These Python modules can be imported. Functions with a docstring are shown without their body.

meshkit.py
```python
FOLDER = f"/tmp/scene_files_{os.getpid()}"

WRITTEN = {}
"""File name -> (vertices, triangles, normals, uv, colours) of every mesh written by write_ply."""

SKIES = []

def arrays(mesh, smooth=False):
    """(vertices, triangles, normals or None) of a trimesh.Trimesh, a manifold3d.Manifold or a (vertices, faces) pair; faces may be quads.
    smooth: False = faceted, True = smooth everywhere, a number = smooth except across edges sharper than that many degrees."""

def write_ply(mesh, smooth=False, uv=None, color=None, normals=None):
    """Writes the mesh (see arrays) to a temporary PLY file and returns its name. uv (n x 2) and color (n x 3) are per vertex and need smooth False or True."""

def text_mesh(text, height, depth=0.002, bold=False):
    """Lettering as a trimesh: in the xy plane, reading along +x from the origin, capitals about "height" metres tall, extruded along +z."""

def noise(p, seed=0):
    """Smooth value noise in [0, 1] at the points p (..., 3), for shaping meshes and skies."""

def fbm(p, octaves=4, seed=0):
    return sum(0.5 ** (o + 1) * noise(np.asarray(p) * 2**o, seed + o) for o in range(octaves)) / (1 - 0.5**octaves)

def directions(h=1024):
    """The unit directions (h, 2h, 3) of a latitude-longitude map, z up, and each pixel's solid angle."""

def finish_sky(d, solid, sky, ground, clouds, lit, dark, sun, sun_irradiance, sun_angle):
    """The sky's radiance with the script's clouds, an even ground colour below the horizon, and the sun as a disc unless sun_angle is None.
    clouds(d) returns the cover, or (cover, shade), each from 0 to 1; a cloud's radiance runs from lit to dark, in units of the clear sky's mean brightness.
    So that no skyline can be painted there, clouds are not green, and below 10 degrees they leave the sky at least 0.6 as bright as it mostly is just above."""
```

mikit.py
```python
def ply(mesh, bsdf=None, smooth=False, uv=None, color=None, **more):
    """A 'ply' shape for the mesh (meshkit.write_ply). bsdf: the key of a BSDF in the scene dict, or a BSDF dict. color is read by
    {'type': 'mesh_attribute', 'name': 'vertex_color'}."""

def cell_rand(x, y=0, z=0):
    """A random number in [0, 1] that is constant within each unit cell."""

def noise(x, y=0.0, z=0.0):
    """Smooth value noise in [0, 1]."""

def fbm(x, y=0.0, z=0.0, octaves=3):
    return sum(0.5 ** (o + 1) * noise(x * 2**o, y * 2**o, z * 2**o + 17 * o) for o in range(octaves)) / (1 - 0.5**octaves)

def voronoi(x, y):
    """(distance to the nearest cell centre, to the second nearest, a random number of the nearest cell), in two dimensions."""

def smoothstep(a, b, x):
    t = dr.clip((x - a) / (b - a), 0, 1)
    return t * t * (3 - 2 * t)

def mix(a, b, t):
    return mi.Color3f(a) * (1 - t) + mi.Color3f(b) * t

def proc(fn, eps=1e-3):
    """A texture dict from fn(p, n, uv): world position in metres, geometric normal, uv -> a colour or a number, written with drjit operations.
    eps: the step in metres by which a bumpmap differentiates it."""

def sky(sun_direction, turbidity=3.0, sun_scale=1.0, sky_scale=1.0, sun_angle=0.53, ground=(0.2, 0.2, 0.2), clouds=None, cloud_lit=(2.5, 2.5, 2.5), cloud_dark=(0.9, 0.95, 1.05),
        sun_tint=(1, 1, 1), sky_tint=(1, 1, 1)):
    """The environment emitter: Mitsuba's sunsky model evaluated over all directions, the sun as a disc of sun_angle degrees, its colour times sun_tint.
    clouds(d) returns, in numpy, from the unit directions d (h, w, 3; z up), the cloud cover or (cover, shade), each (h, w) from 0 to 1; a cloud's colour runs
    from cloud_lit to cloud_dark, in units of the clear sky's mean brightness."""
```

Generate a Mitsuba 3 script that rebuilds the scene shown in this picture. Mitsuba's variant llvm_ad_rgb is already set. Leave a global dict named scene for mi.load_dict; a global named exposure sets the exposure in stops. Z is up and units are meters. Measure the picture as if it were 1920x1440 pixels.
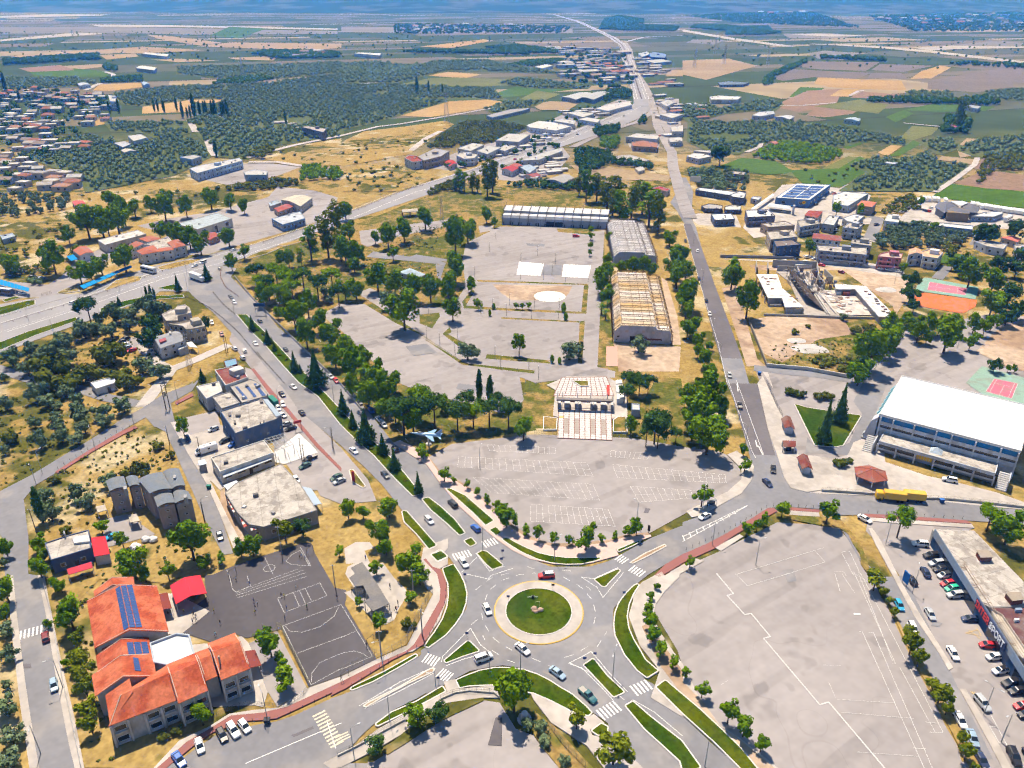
import math,random
import numpy as np,trimesh,mitsuba as mi,drjit as dr
import mikit,meshkit
from mikit import noise,fbm,smoothstep,mix,cell_rand
from shapely.geometry import Polygon,LineString,Point,MultiPoint,box as sbox
from shapely.ops import unary_union
from shapely import affinity
T=mi.ScalarTransform4f
scene,labels={},{}
# ---------------------------------------------------------------- camera, sky, exposure
PITCH=math.radians(26.6)
scene['camera']={'type':'perspective','fov':66.62,'fov_axis':'x','near_clip':1.0,'far_clip':60000.0,
 'to_world':T().look_at(origin=[0,0,145],target=[0,math.cos(PITCH),145-math.sin(PITCH)],up=[0,0,1]),
 'medium':{'type':'ref','id':'air'}}
SUN=np.array([-0.33,1.0,2.25]);SUN=SUN/np.linalg.norm(SUN)
scene['sky']=mikit.sky(SUN.tolist(),turbidity=3,sky_scale=.62,sun_tint=(.93,.98,1.08),ground=(0.2,0.19,0.16))
exposure=2.5
scene['air']={'type':'homogeneous','albedo':{'type':'rgb','value':[0.7,0.94,1.0]},
 'sigma_t':{'type':'rgb','value':[0.6e-5,3.8e-5,1.5e-4]}}
scene['haze']={'type':'cube','to_world':T().translate([0,6500,249]).scale([19000,12000,251]),
 'bsdf':{'type':'null'},'interior':{'type':'ref','id':'air'}}
labels['haze']={'label':'blue summer haze over the plain','category':'haze','kind':'stuff'}
RNG=random.Random(7)
# ---------------------------------------------------------------- materials
def bs(key,d):scene['m_'+key]=d;return key
def rgb(c):return{'type':'rgb','value':[float(x)for x in c]}
def diffuse_proc(key,fn):return bs(key,{'type':'twosided','b':{'type':'diffuse','reflectance':mikit.proc(fn)}})
def f_asphalt(p,n,uv):
 a=fbm(p.x*.03,p.y*.03,3,3);b=fbm(p.x*.6,p.y*.6,1,2);s=fbm(p.x*.03+p.y*.02+9,p.y*.35-p.x*.2,2,3)
 v=.80+.24*a+.16*(b-.5)+.16*(s-.5);st=smoothstep(.66,.74,fbm(p.x*.13,p.y*.13,5,3))
 cr=1-smoothstep(.0,.006,dr.abs(fbm(p.x*.045+4,p.y*.045,2,3)-.5))*noise(p.x*.05,p.y*.05,4);tr=smoothstep(.60,.72,fbm(p.x*.012+p.y*.01,p.y*.16-p.x*.11,6,3))
 return mi.Color3f(.322,.295,.290)*v*(1-.16*st-.10*cr-.12*tr)
def f_road(p,n,uv):
 a=fbm(p.x*.05,p.y*.05,5,3);b=fbm(p.x*.9,p.y*.9,1,2);e=smoothstep(.55,.72,fbm(p.x*.11,p.y*.11,8,2))
 v=.7+.3*a+.15*(b-.5)
 return mix(mi.Color3f(.228,.226,.242)*v,mi.Color3f(.275,.262,.262)*v,e)
def f_highway(p,n,uv):return mi.Color3f(.258,.25,.258)*(.78+.3*fbm(p.x*.05,p.y*.05,5,3)+.15*fbm(p.x*.9,p.y*.9,1,2))
def f_dark(p,n,uv):
 a=fbm(p.x*.06,p.y*.06,5,3);b=fbm(p.x*.8,p.y*.8,1,2)
 v=.7+.45*a+.15*(b-.5)
 return mi.Color3f(.100,.092,.098)*v
def f_conc(p,n,uv):
 a=fbm(p.x*.08,p.y*.08,2,3);b=fbm(p.x*.7,p.y*.7,4,3);c=smoothstep(.5,.75,fbm(p.x*.22,p.y*.22,9,3))
 v=.72+.3*a+.25*(b-.5)
 return mix(mi.Color3f(.46,.42,.385)*v,mi.Color3f(.31,.28,.25)*v,c*.5)
def f_lawn(p,n,uv):
 a=fbm(p.x*.1,p.y*.1,2,3);b=fbm(p.x*1.4,p.y*1.4,4,2);st=noise(p.x*.5+p.y*.2,p.y*.25,7)
 c=mix((.026,.056,.001),(.072,.088,.003),smoothstep(.3,.75,a*.7+.3*st))
 return c*(.6+.8*b)
def f_dry(p,n,uv):
 a=fbm(p.x*.018,p.y*.018,2,3);b=fbm(p.x*.16,p.y*.16,4,3);d=fbm(p.x*1.1,p.y*1.1,6,2)
 c=mix((.235,.155,.044),(.36,.26,.098),b)
 c=mix(c,(.40,.33,.20),smoothstep(.58,.75,fbm(p.x*.05+3,p.y*.05,8,3)))
 c=mix(c,(.085,.085,.018),smoothstep(.51,.64,a*.6+b*.4))
 return c*(.68+.6*d)
def f_soil(p,n,uv):
 a=fbm(p.x*.05,p.y*.05,2,3);b=fbm(p.x*.5,p.y*.5,4,3)
 return mix((.29,.20,.135),(.42,.32,.235),smoothstep(.3,.7,a))*(.68+.6*b)
def f_park(p,n,uv):
 a=fbm(p.x*.04,p.y*.04,2,3);b=fbm(p.x*.3,p.y*.3,4,3);d=fbm(p.x*1.3,p.y*1.3,6,2)
 c=mix((.085,.095,.018),(.26,.175,.06),smoothstep(.38,.66,.5*a+.5*b))
 return c*(.6+.8*d)
def f_plain(p,n,uv):
 far=smoothstep(650,1000,p.y)
 x=p.x*.94+p.y*.34;y=p.y*.94-p.x*.34
 row=dr.floor(y/210);w=260+300*cell_rand(row,3)
 cx=dr.floor((x+900*cell_rand(row,5))/w)
 sub=dr.floor(y/70);k=cell_rand(cx,row);k2=cell_rand(cx,sub,4)
 t=dr.select(cell_rand(cx,row,2)<.5,k,k2)
 c=mix((.10,.10,.065),(.165,.138,.09),t)
 c=dr.select(t<.38,mi.Color3f(.055,.078,.030),c)
 c=dr.select((t>.38)&(t<.62),mi.Color3f(.095,.10,.055),c)
 c=dr.select(t>.9,mi.Color3f(.27,.215,.13),c)
 edge=dr.minimum(dr.abs(y/210-dr.round(y/210))*210,60)
 c=dr.select((edge<7)&(cell_rand(row,dr.floor(x/300),8)<.6),mi.Color3f(.05,.06,.03),c)
 c=c*(.8+.4*fbm(p.x*.02,p.y*.02,6,3))
 return mix(f_dry(p,n,uv),c,far)
def f_field(a,b,fq=.03,st=0.0):
 def fn(p,n,uv):
  k=fbm(p.x*fq,p.y*fq*2,2,3);d=fbm(p.x*.4,p.y*.4,5,2)
  return mix(a,b,k)*(.8+.4*d)
 return fn
def f_roofc(p,n,uv):
 a=fbm(p.x*.3,p.y*.3,2,4);b=fbm(p.x*1.6,p.y*1.6,7,2);c=smoothstep(.45,.68,fbm(p.x*.5+7,p.y*.5,3,4));u=(p.x*.94+p.y*.34)/5.5;w=(p.y*.94-p.x*.34)/7
 seam=dr.minimum(dr.abs(u-dr.round(u))*5.5,dr.abs(w-dr.round(w))*7)
 return mix(mi.Color3f(.39,.36,.325),mi.Color3f(.20,.178,.16),c*.65)*(.6+.5*a+.3*b)*(1-.25*(1-smoothstep(.04,.16,seam)))
def f_tile(p,n,uv):
 a=smoothstep(.3,.7,fbm(p.x*.35,p.y*.35,2,4));b=fbm(p.x*2.5,p.y*2.5,3,2)
 return mix((.34,.072,.036),(.46,.14,.075),a)*(.72+.5*b)
def f_leaf(a,b):
 def fn(p,n,uv):
  t=noise(p.x*.13,p.y*.13,3);k=noise(p.x*.9,p.y*.9,p.z*.9);j=noise(p.x*3.1,p.y*3.1,p.z*3.1)
  return mix(a,b,t*.6+k*.4)*(.45+.75*k+.4*j-.05)
 return fn
for k,fn in dict(asphalt=f_asphalt,road=f_road,dark_asphalt=f_dark,tarmac=lambda p,n,uv:f_dark(p,n,uv)*1.45,highway=f_highway,concrete=f_conc,lawn=f_lawn,dry=f_dry,soil=f_soil,parkgrass=f_park,
     plain=f_plain,roofc=f_roofc,tile=f_tile).items():diffuse_proc(k,fn)
diffuse_proc('leaf_green',f_leaf((.065,.150,.003),(.175,.26,.008)))
diffuse_proc('leaf_dark',f_leaf((.028,.070,.013),(.070,.130,.022)))
diffuse_proc('leaf_lime',f_leaf((.085,.125,.005),(.19,.215,.012)))
diffuse_proc('leaf_olive',f_leaf((.075,.125,.048),(.165,.21,.11)))
diffuse_proc('leaf_shrub',f_leaf((.050,.075,.008),(.135,.14,.022)))
def own(uv):g=dr.floor(uv.x);return mi.Color3f((uv.x-g)/.9,g/255,uv.y)
def f_paint(p,n,uv):return own(uv)
def f_wall(p,n,uv):
 k=.50*smoothstep(.40,.8,fbm(p.x*.45,p.y*.45,p.z*.25,3));j=noise(p.x*3,p.y*3,p.z*1.2)
 return mix(own(uv),mi.Color3f(.22,.20,.175),k)*(.9+.2*j)
diffuse_proc('paint',f_paint);diffuse_proc('wall',f_wall)
bs('gloss',{'type':'twosided','b':{'type':'principled','base_color':mikit.proc(f_paint),'roughness':.35,'specular':.5,'clearcoat':.6,'clearcoat_gloss':.9}})
bs('glass',{'type':'twosided','b':{'type':'principled','base_color':rgb((.018,.026,.036)),'roughness':.12,'specular':.6}})
bs('steel',{'type':'twosided','b':{'type':'principled','base_color':rgb((.30,.31,.32)),'roughness':.45,'metallic':.6}})
bs('rubber',{'type':'twosided','b':{'type':'diffuse','reflectance':rgb((.016,.016,.017))}})
bs('bark',{'type':'twosided','b':{'type':'diffuse','reflectance':rgb((.095,.068,.048))}})
bs('marking',{'type':'twosided','b':{'type':'diffuse','reflectance':rgb((.58,.57,.56))}})
# ---------------------------------------------------------------- helpers
def M(s):
 """points of the site plan in metres: 'x,y x,y' -> list of tuples; further ':' numbers ride along"""
 out=[]
 for t in s.split():
  xy,*ex=t.split(':');x,y=xy.split(',');out.append((float(x),float(y),*[float(e)if e.replace('.','').replace('-','').isdigit()else e for e in ex]))
 return out
def PG(pts):return Polygon([q[:2]for q in pts]).buffer(0)
def LN(pts,w,cap=2):return LineString([q[:2]for q in pts]).buffer(w/2,cap_style=cap,join_style=1)
def soft(pg,r):return pg.buffer(-r,join_style=1).buffer(2*r,join_style=1).buffer(-r,join_style=1)
COUNT={}
def free(key):
 n=COUNT.get(key,0);COUNT[key]=n+1
 return key if n==0 else '%s_%03d'%(key,n)
def tag(key,label=None,cat=None,group=None,kind=None):
 d=labels.setdefault(key,{})
 for a,b in(('label',label),('category',cat),('group',group),('kind',kind)):
  if b:d[a]=b
 return key
def thing(name,label,cat,group=None):return tag(free(name),label,cat,group)
def mk(mesh,mat,col=None,smooth=False,tw=None):
 v,f=mesh if isinstance(mesh,tuple)else(np.asarray(mesh.vertices),np.asarray(mesh.faces))
 uv=None if col is None else np.tile([round(min(col[1],1)*255)+.9*min(col[0],1),min(col[2],1)],(len(v),1))
 d=mikit.ply((v,f),'m_'+mat,smooth if col is None or smooth is True else False,uv=uv)
 if tw is not None:d['to_world']=tw
 return d
def part(parent,name,mesh,mat,col=None,smooth=False,label=None):
 k=free(parent+'__'+name);scene[k]=mk(mesh,mat,col,smooth)
 if label:tag(k,label)
 return k
def obj(name,mesh,mat,col=None,label=None,cat=None,group=None,kind=None,smooth=False):
 k=free(name);scene[k]=mk(mesh,mat,col,smooth);tag(k,label,cat,group,kind);return k
BOXF=np.array([[0,2,1],[0,3,2],[4,5,6],[4,6,7],[0,1,5],[0,5,4],[1,2,6],[1,6,5],[2,3,7],[2,7,6],[3,0,4],[3,4,7]])
def bx(x0,x1,y0,y1,z0,z1):
 return np.array([[x0,y0,z0],[x1,y0,z0],[x1,y1,z0],[x0,y1,z0],[x0,y0,z1],[x1,y0,z1],[x1,y1,z1],[x0,y1,z1]],float),BOXF
def hexa(bot,top):
 return np.vstack([np.array(bot,float),np.array(top,float)]),BOXF
def cat_(ms):
 vs,fs,o=[],[],0
 for v,f in ms:vs.append(v);fs.append(np.asarray(f)+o);o+=len(v)
 return np.vstack(vs),np.vstack(fs)
def tv(m,M4):
 M4=np.asarray(M4);return m[0]@M4[:3,:3].T+M4[:3,3],m[1]
def rotz(a,x=0,y=0,z=0):
 c,s=math.cos(a),math.sin(a);return np.array([[c,-s,0,x],[s,c,0,y],[0,0,1,z],[0,0,0,1.0]])
def twm(M4):return T(np.asarray(M4).tolist())
def bar(p,q,w,n=4):
 p,q=np.array(p,float),np.array(q,float);d=q-p;L=np.linalg.norm(d);d/=max(L,1e-9)
 a=np.cross(d,[0,0,1]if abs(d[2])<.9 else[1,0,0]);a/=np.linalg.norm(a);b=np.cross(d,a)
 r=[(a*math.cos(t)+b*math.sin(t))*w for t in(np.arange(n)+.5)*2*math.pi/n]
 v=np.array([p+k for k in r]+[q+k for k in r]);f=[]
 for i in range(n):
  j=(i+1)%n;f+=[[i,j,n+j],[i,n+j,n+i]]
 for i in range(1,n-1):f+=[[0,i+1,i],[n,n+i,n+i+1]]
 return v,np.array(f)
def cone(x,y,z0,z1,r0,r1,n=8):
 t=np.arange(n)*2*math.pi/n;c,s=np.cos(t),np.sin(t)
 v=np.vstack([np.c_[x+r0*c,y+r0*s,np.full(n,z0)],np.c_[x+r1*c,y+r1*s,np.full(n,z1)]]);f=[]
 for i in range(n):
  j=(i+1)%n;f+=[[i,j,n+j],[i,n+j,n+i]]
 for i in range(1,n-1):f+=[[0,i+1,i],[n,n+i,n+i+1]]
 return v,np.array(f)
def polys(pg):return[g for g in(pg.geoms if hasattr(pg,'geoms')else[pg])if g.geom_type=='Polygon' and g.area>.01]
def flat(pg,z):
 ms=[]
 for g in polys(pg):
  v,f=trimesh.creation.triangulate_polygon(g,engine='earcut');ms.append((np.c_[v,np.full(len(v),z)],f[:,::1]))
 v,f=cat_(ms)
 nz=np.cross(v[f[:,1]]-v[f[:,0]],v[f[:,2]]-v[f[:,0]])[:,2];f=f.copy();f[nz<0]=f[nz<0][:,::-1]
 return v,f
def slab(pg,z0,z1):
 ms=[]
 for g in polys(pg):
  m=trimesh.creation.extrude_polygon(g,z1-z0,engine='earcut');ms.append((np.asarray(m.vertices)+[0,0,z0],np.asarray(m.faces)))
 return cat_(ms)
ZL=[0.02]
def nz():
 ZL[0]+=.0021;return ZL[0]
def sheet(name,pg,mat,col=None,z=None):
 return obj(name,flat(pg,nz()if z is None else z),mat,col,kind='structure')
def raised(name,pg,top,kerb=.34,r=.6,col=None,h=.13,kc=(.50,.47,.43),mat='lawn',lift=.02):
 """kerbed island: stone rim with a filling"""
 if r:pg=soft(pg,r)
 k=free(name);tag(k,kind='structure')
 z0=.02;inner=pg.buffer(-kerb)
 scene[k+'__kerb']=mk(slab(pg.difference(inner),z0,ZTOP+h),'paint',kc)
 if not inner.is_empty:scene[k+'__'+top]=mk(flat(inner,ZTOP+h-lift),mat,col)
 return k
ZTOP=.25
# ================================================================ setting: ground, fields, lots, roads
g=20000.0
obj('ground',(np.array([[-g,-300,0],[g,-300,0],[g,15500,0],[-g,15500,0]]),np.array([[0,1,2],[0,2,3]])),'plain',kind='structure')
def mountain():
 xs,ts=np.meshgrid(np.linspace(-15000,15000,150),np.linspace(0,1,26));x,t=xs.ravel(),ts.ravel();o=np.zeros_like(x)
 n_=meshkit.fbm(np.c_[x/1900,t*2.2,o+3.1],5,3);m_=meshkit.fbm(np.c_[x/420,t*7,o+1.7],4,8)
 y0=7600-900*meshkit.fbm(np.c_[x/2600,o,o],3,5)+1100*np.maximum(0,-x/9000)-500*np.clip(x/3500,0,1)
 V=np.c_[x,y0+t*5200,-2+t**1.25*(330+240*n_)*(.55+.9*m_)*np.minimum(1,t*3+.25)]
 xs=xs[0];ys=ts[:,0]
 n=len(xs);F=[]
 for j in range(len(ys)-1):
  for i in range(n-1):a=j*n+i;F+=[[a,a+1,a+n+1],[a,a+n+1,a+n]]
 return np.array(V),np.array(F)
def f_mount(p,n,uv):
 a=fbm(p.x*.004,p.y*.004,p.z*.01,4);return mix((.03,.05,.03),(.075,.08,.055),smoothstep(.4,.7,a))
diffuse_proc('hillside',f_mount)
obj('mountain',mountain(),'hillside',kind='structure',smooth=True)
# ---- far fields
FZ=[.03]
FIELDS=dict(tan=((.23,.17,.10),(.32,.24,.145)),gold=((.29,.185,.07),(.38,.26,.12)),green=((.05,.10,.015),(.08,.13,.025)),grey=((.135,.115,.095),(.18,.15,.125)),
 brown=((.19,.125,.085),(.25,.17,.115)),olive=((.10,.115,.035),(.16,.16,.055)),grove=((.060,.088,.030),(.115,.125,.05)),pale=((.30,.27,.22),(.38,.34,.28)),crop=((.045,.095,.006),(.075,.13,.012)),dark=((.045,.06,.03),(.075,.09,.045)),mud=((.15,.14,.12),(.205,.19,.165)))
for k_,(a_,b_)in FIELDS.items():diffuse_proc('field_'+k_,f_field(a_,b_,.008 if k_!='crop' else .05))
def field(kind,*ps):
 for s in ps:FZ[0]+=.006;sheet('field',PG(s),'field_'+kind,z=FZ[0])
field('mud',M("-2077,3463 -1682,3543 -1256,3386 -707,3463 -757,3715 -2000,4228 -2527,4228"),M("-725,3627 -188,3463 251,3543 283,4007 -842,4228"))
field('pale',M("-3464,5822 -3063,6398 -3137,6731 -3708,6972 -3741,6295"),M("-1750,2906 -1715,3148 -1659,3494 -1823,3560 -1818,3022"),M("-2035,4228 -1632,4182 -783,3846 -816,4007 -1836,4474 -2233,4526"))
field('tan',M("-1280,2106 -1307,2266 -1241,2233 -1187,2020"),M("-1238,2374 -1136,2605 -885,2436 -1007,2301"),M("-1453,3386 -1347,3312 -962,2820 -985,2670 -1260,3047"),M("-979,2623 -604,2436 -511,2535 -556,2768 -939,2841"),M("-1091,2233 -1027,2301 -965,2180 -1000,2077"),M("-890,2077 -836,2106 -709,2048 -792,1993"),M("-1012,1881 -953,1941 -905,1891 -928,1777"),M("-721,2136 -612,2200 -580,2048 -680,2077"),M("-661,1844 -564,1901 -542,1853 -612,1790"))
field('green',M("-1001,1735 -950,1821 -839,1747 -792,1630 -935,1637"),M("-1395,4228 -1149,4007 -993,3109 -1174,3312"),M("-23,1360 33,1534 135,1502 136,1442 40,1335 -17,1287"),M("436,1298 501,1442 539,1428 460,1287"),M("545,1141 628,1220 695,1180 654,1132 588,1123"))
field('brown',M("-1074,1821 -1030,1915 -928,1777 -999,1735"),M("373,1180 494,1386 564,1414 465,1180 393,1123"),M("391,1088 441,1183 499,1170 461,1105 411,1071"),M("527,1287 581,1373 640,1310 605,1264"),M("379.2,673.9 436,730 458,707 420.8,643.6 394,653.4"),M("428,735 465,787 472,778 440,726"))
field('gold',M("546,1502 594,1619 656,1584 725,1550 661,1386 594,1414 550,1442"),M("757,1584 858,1755 970,1901 966,1844 806,1601"),M("505,1310 553,1400 594,1414 529,1298"),M("-284,2605 -101,3022 -62,2952 -181,2535"),M("-173,1656 -133,1735 -61,1683 -89,1601"),M("-204,1853 -170,1915 -151,1881 -184,1807"))
field('gold',M("-702,1386 -738,1487 -678,1518 -643,1442 -670,1381"),M("-547,1039 -525,1055 -503,1024 -515,987"),M("-499,1264 -450,1322 -380,1298 -407,1231 -462,1220"),M("-503,1231 -491,1264 -439,1123 -500,1105 -531,1180"))
field('grey',M("637,1867 709,2020 872,1993 742,1755 657,1798"),M("499,1601 603,1798 736,1714 656,1584 587,1619 503,1550"),M("683,1601 736,1714 798,1714 754,1584"),M("850,1941 953,1891 811,1735 762,1777"),M("709,1414 775,1550 966,1735 934,1550 871,1442 763,1360"),M("981,1755 1140,1867 925,1502 936,1601"))
field('tan',M("342,1675 415,2048 542,2106 553,1891 365,1567"));field('mud',M("1096,3463 1298,3543 1353,3312 1207,3109 1013,3109"),M("578,2820 644,3022 749,2987 649,2718"),M("1311,2605 1641,2906 1699,2820 1562,2605"),M("804,2301 892,2413 949,2301 805,2048 765,2106"))
field('olive',M("-205,1471 -157,1601 -110,1619 40,1550 13,1471 -80,1442 -166,1436"),M("11,1264 42,1386 78,1335 46,1242"),M("434,1180 534,1264 550,1200 495,1105"))
field('gold',M("-156,1088 -97,1242 -38,1264 -11,1231 -40,1160 -107,1071"),M("373,816 420,880 433,880 374,796"))
field('dark',M("951,2718 1109,2605 1102,2452 1036,2518 900,2552"),M("480,2233 691,2155 672,2094 482,2155"),M("897,2820 890,2670 781,2642"))
field('pale',M("962,2768 1130,2642 1197,2413 1230,2020 1183,1941 1153,2301 1099,2518"),M("1202,2535 1362,2642 1573,2605 1532,2535 1315,2485 1195,2420"),M("779,3905 805,3109 855,2578 830,2605 770,3022 731,3662"),M("1101,3386 1241,3463 1388,3312 1219,3228"))
field('green',M("190,739 226,787 255,773 257,715 229,707 205,726"),M("349,847 392,909 397,891 350,836"),M("376,796 444,891 441,868 386,796"),M("490,1071 545,1141 543,1105 483,1024"))
field('olive',M("246,681 335,796 352,787 333,726 272.5,653.4"),M("242,707 270,735 297,726 261.3,681"),M("434,903 490,995 516,980 481,927 444,891"))
field('crop',M("349.1,640.4 374.4,670.4 393.3,652.1 418.9,640.4 386.3,584.9 360.8,599.7 335.6,623.1 368.4,666.1"))
field('tan',M("415,778 429,796 454,778 437,751"),M("469,847 509,903 529,891 486,816 442,787"),M("300,1637 340,1777 362,1777 335,1637"))
for s_ in(M("-186,880 -174,953 -126,995 -86,1039 -71,1009 -90,891 -104,806 -160,743"),M("-156,726 -140,751 -111,751 -65.8,695.5 -91.6,640.4 -139.6,640.4"),M("-263,787 -245,836 -191,903 -161,751 -196,743 -239,778")):FZ[0]+=.006;sheet('dry_meadow',PG(s_),'dry',z=FZ[0])
field('tan',M("26,1200 59,1242 100,1220 79,1141 40,1141"),M("54,751 74,751 141,703 135.3,681 68.3,688.2"))
# ---- closer patches
def patch(mat,*ps):
 for s in ps:sheet({'dry':'dry_meadow','soil':'bare_ground','parkgrass':'meadow','concrete':'paved_yard','asphalt':'paved_yard','lawn':'lawn','road':'path'}.get(mat,'patch'),PG(s),mat)
patch('parkgrass',M("-111.9,536.6 -73,615.7 -58.7,646.9 -39.2,666.9 65.8,660.1 78.7,604 76.9,555.8 62.2,514.1 39.9,303.3 -20.3,310.5 -57.1,351.4 -89.4,365.4 -116.5,419.6 -123.8,489.2"),
  M("-169,445.3 -156.1,473.8 -118.2,518.5 -85.8,365.4 -115,367.8 -127.5,380.4 -156.6,425.8"),M("6.1,299.7 18.2,299.7 20.1,279.9 16,253.9 2.6,251.2"),M("124.2,365.4 166.2,365.4 203.3,380.4 183.1,329.9 146.5,303.3 111.5,306.8 116.8,351.4"),
  M("-56.5,346.9 -26.3,306.8 2.8,270.8 9.2,251.2 -21.8,242.2 -30,233.7 -56.9,259.3 -97.5,306.8 -119,338.2"),M("47.3,263.5 61.7,296.3 71.2,294.6 67.2,263.5 58.9,231.4 47.4,237.3"))
patch('asphalt',M("-271.6,389.6 -243.3,395 -241.1,407.7 -242,438.6 -248,470 -262.2,481.4 -265.1,455.6 -258.9,429 -258.9,413.6 -289.2,419.6"),M("-262.2,536.6 -248.7,555.8 -222.4,576.4 -195.5,621.7 -190.3,634.1 -171.6,640.4 -154.6,604 -137.7,576.4 -130.5,560.9 -151.2,525.1 -165.1,505.6 -189.3,470 -200.8,468.2 -217,505.6"),
  M("-193.2,604 -197.3,660.1 -164.4,646.9 -138.8,621.7 -131.6,565.9"),M("-290,703 -277,726 -256,760 -236,764 -198,743 -209,703 -241.4,666.9"))
patch('soil',M("141.4,448.7 180.2,447 218,438.6 224.9,419.6 209.9,390.9 194.1,367.8 197.8,380.4 194,438.6 143.9,438.6"),M("118.4,360.6 128.7,365.4 165.3,363 162.6,342.5 143.4,336.1 118.8,310.5 112.7,321.9"),M("27,305 41.6,305 40.5,295.4 26.3,295.4"),M("47,332 77.6,327.9 71.7,301.5 45.8,301.5"),M("115.6,407.7 125,413.6 108.9,314.2 110.7,306.8 102.2,306.8"),
  M("-95.2,211.8 -92.6,212.8 -77,185.9 -78.9,181.8 -89.4,194.6"),M("87.4,419.6 83.1,365.4 78,329.9 73.9,329.9 85.4,425.8"))
patch('dry',M("131.5,541.3 161.6,532 158.6,511.9 125.7,514.1"),M("124.3,507.7 166.3,501.4 161.6,462.7 126.4,466.4"),M("146,615.7 187.7,604 180.4,587.1 143.9,592.7"),M("129.7,563.4 137.3,568.5 134.8,550.9 129.2,548.5"),M("187.1,320.9 202,314.2 184,289.6 171.6,296.3"))
patch('concrete',M("129.2,548.5 131.6,565.9 137.9,571.1 164.1,565.9 159.1,532 131,538.9"),M("178.9,581.7 202.2,615.7 229.3,666.9 285.9,681 288.6,627.8 255.3,565.9 214.6,532 160.4,505.6 160.3,532"),M("271.5,544.3 322.1,618.3 330.9,605.8 362.4,602.7 379.7,573.6 350.9,524.6 336.7,529.4 334.4,544.3 321,534.3 276.3,534.3"),M("215,550.9 267.5,560.9 237.2,497.3 230.2,497.3 253,541.3 212.1,532"),
  M("126.3,460.9 216.2,452.1 228.3,433.7 222.7,425.8 182.9,448.7 142.7,457.4"))
patch('asphalt',M("110.7,306.8 116.6,303.3 142.3,294.6 181.2,342.5 196.6,365.4 187.1,327.9 222.7,360.6 239,367.8 257.3,365.4 201.8,270.8 159.8,259.3 131.3,246 119.1,231.4 96.7,231.4 105.3,306.8"),M("210.1,321.9 246.6,360.6 251.8,355.9 220.8,303.3 210.9,316.1"))
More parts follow.
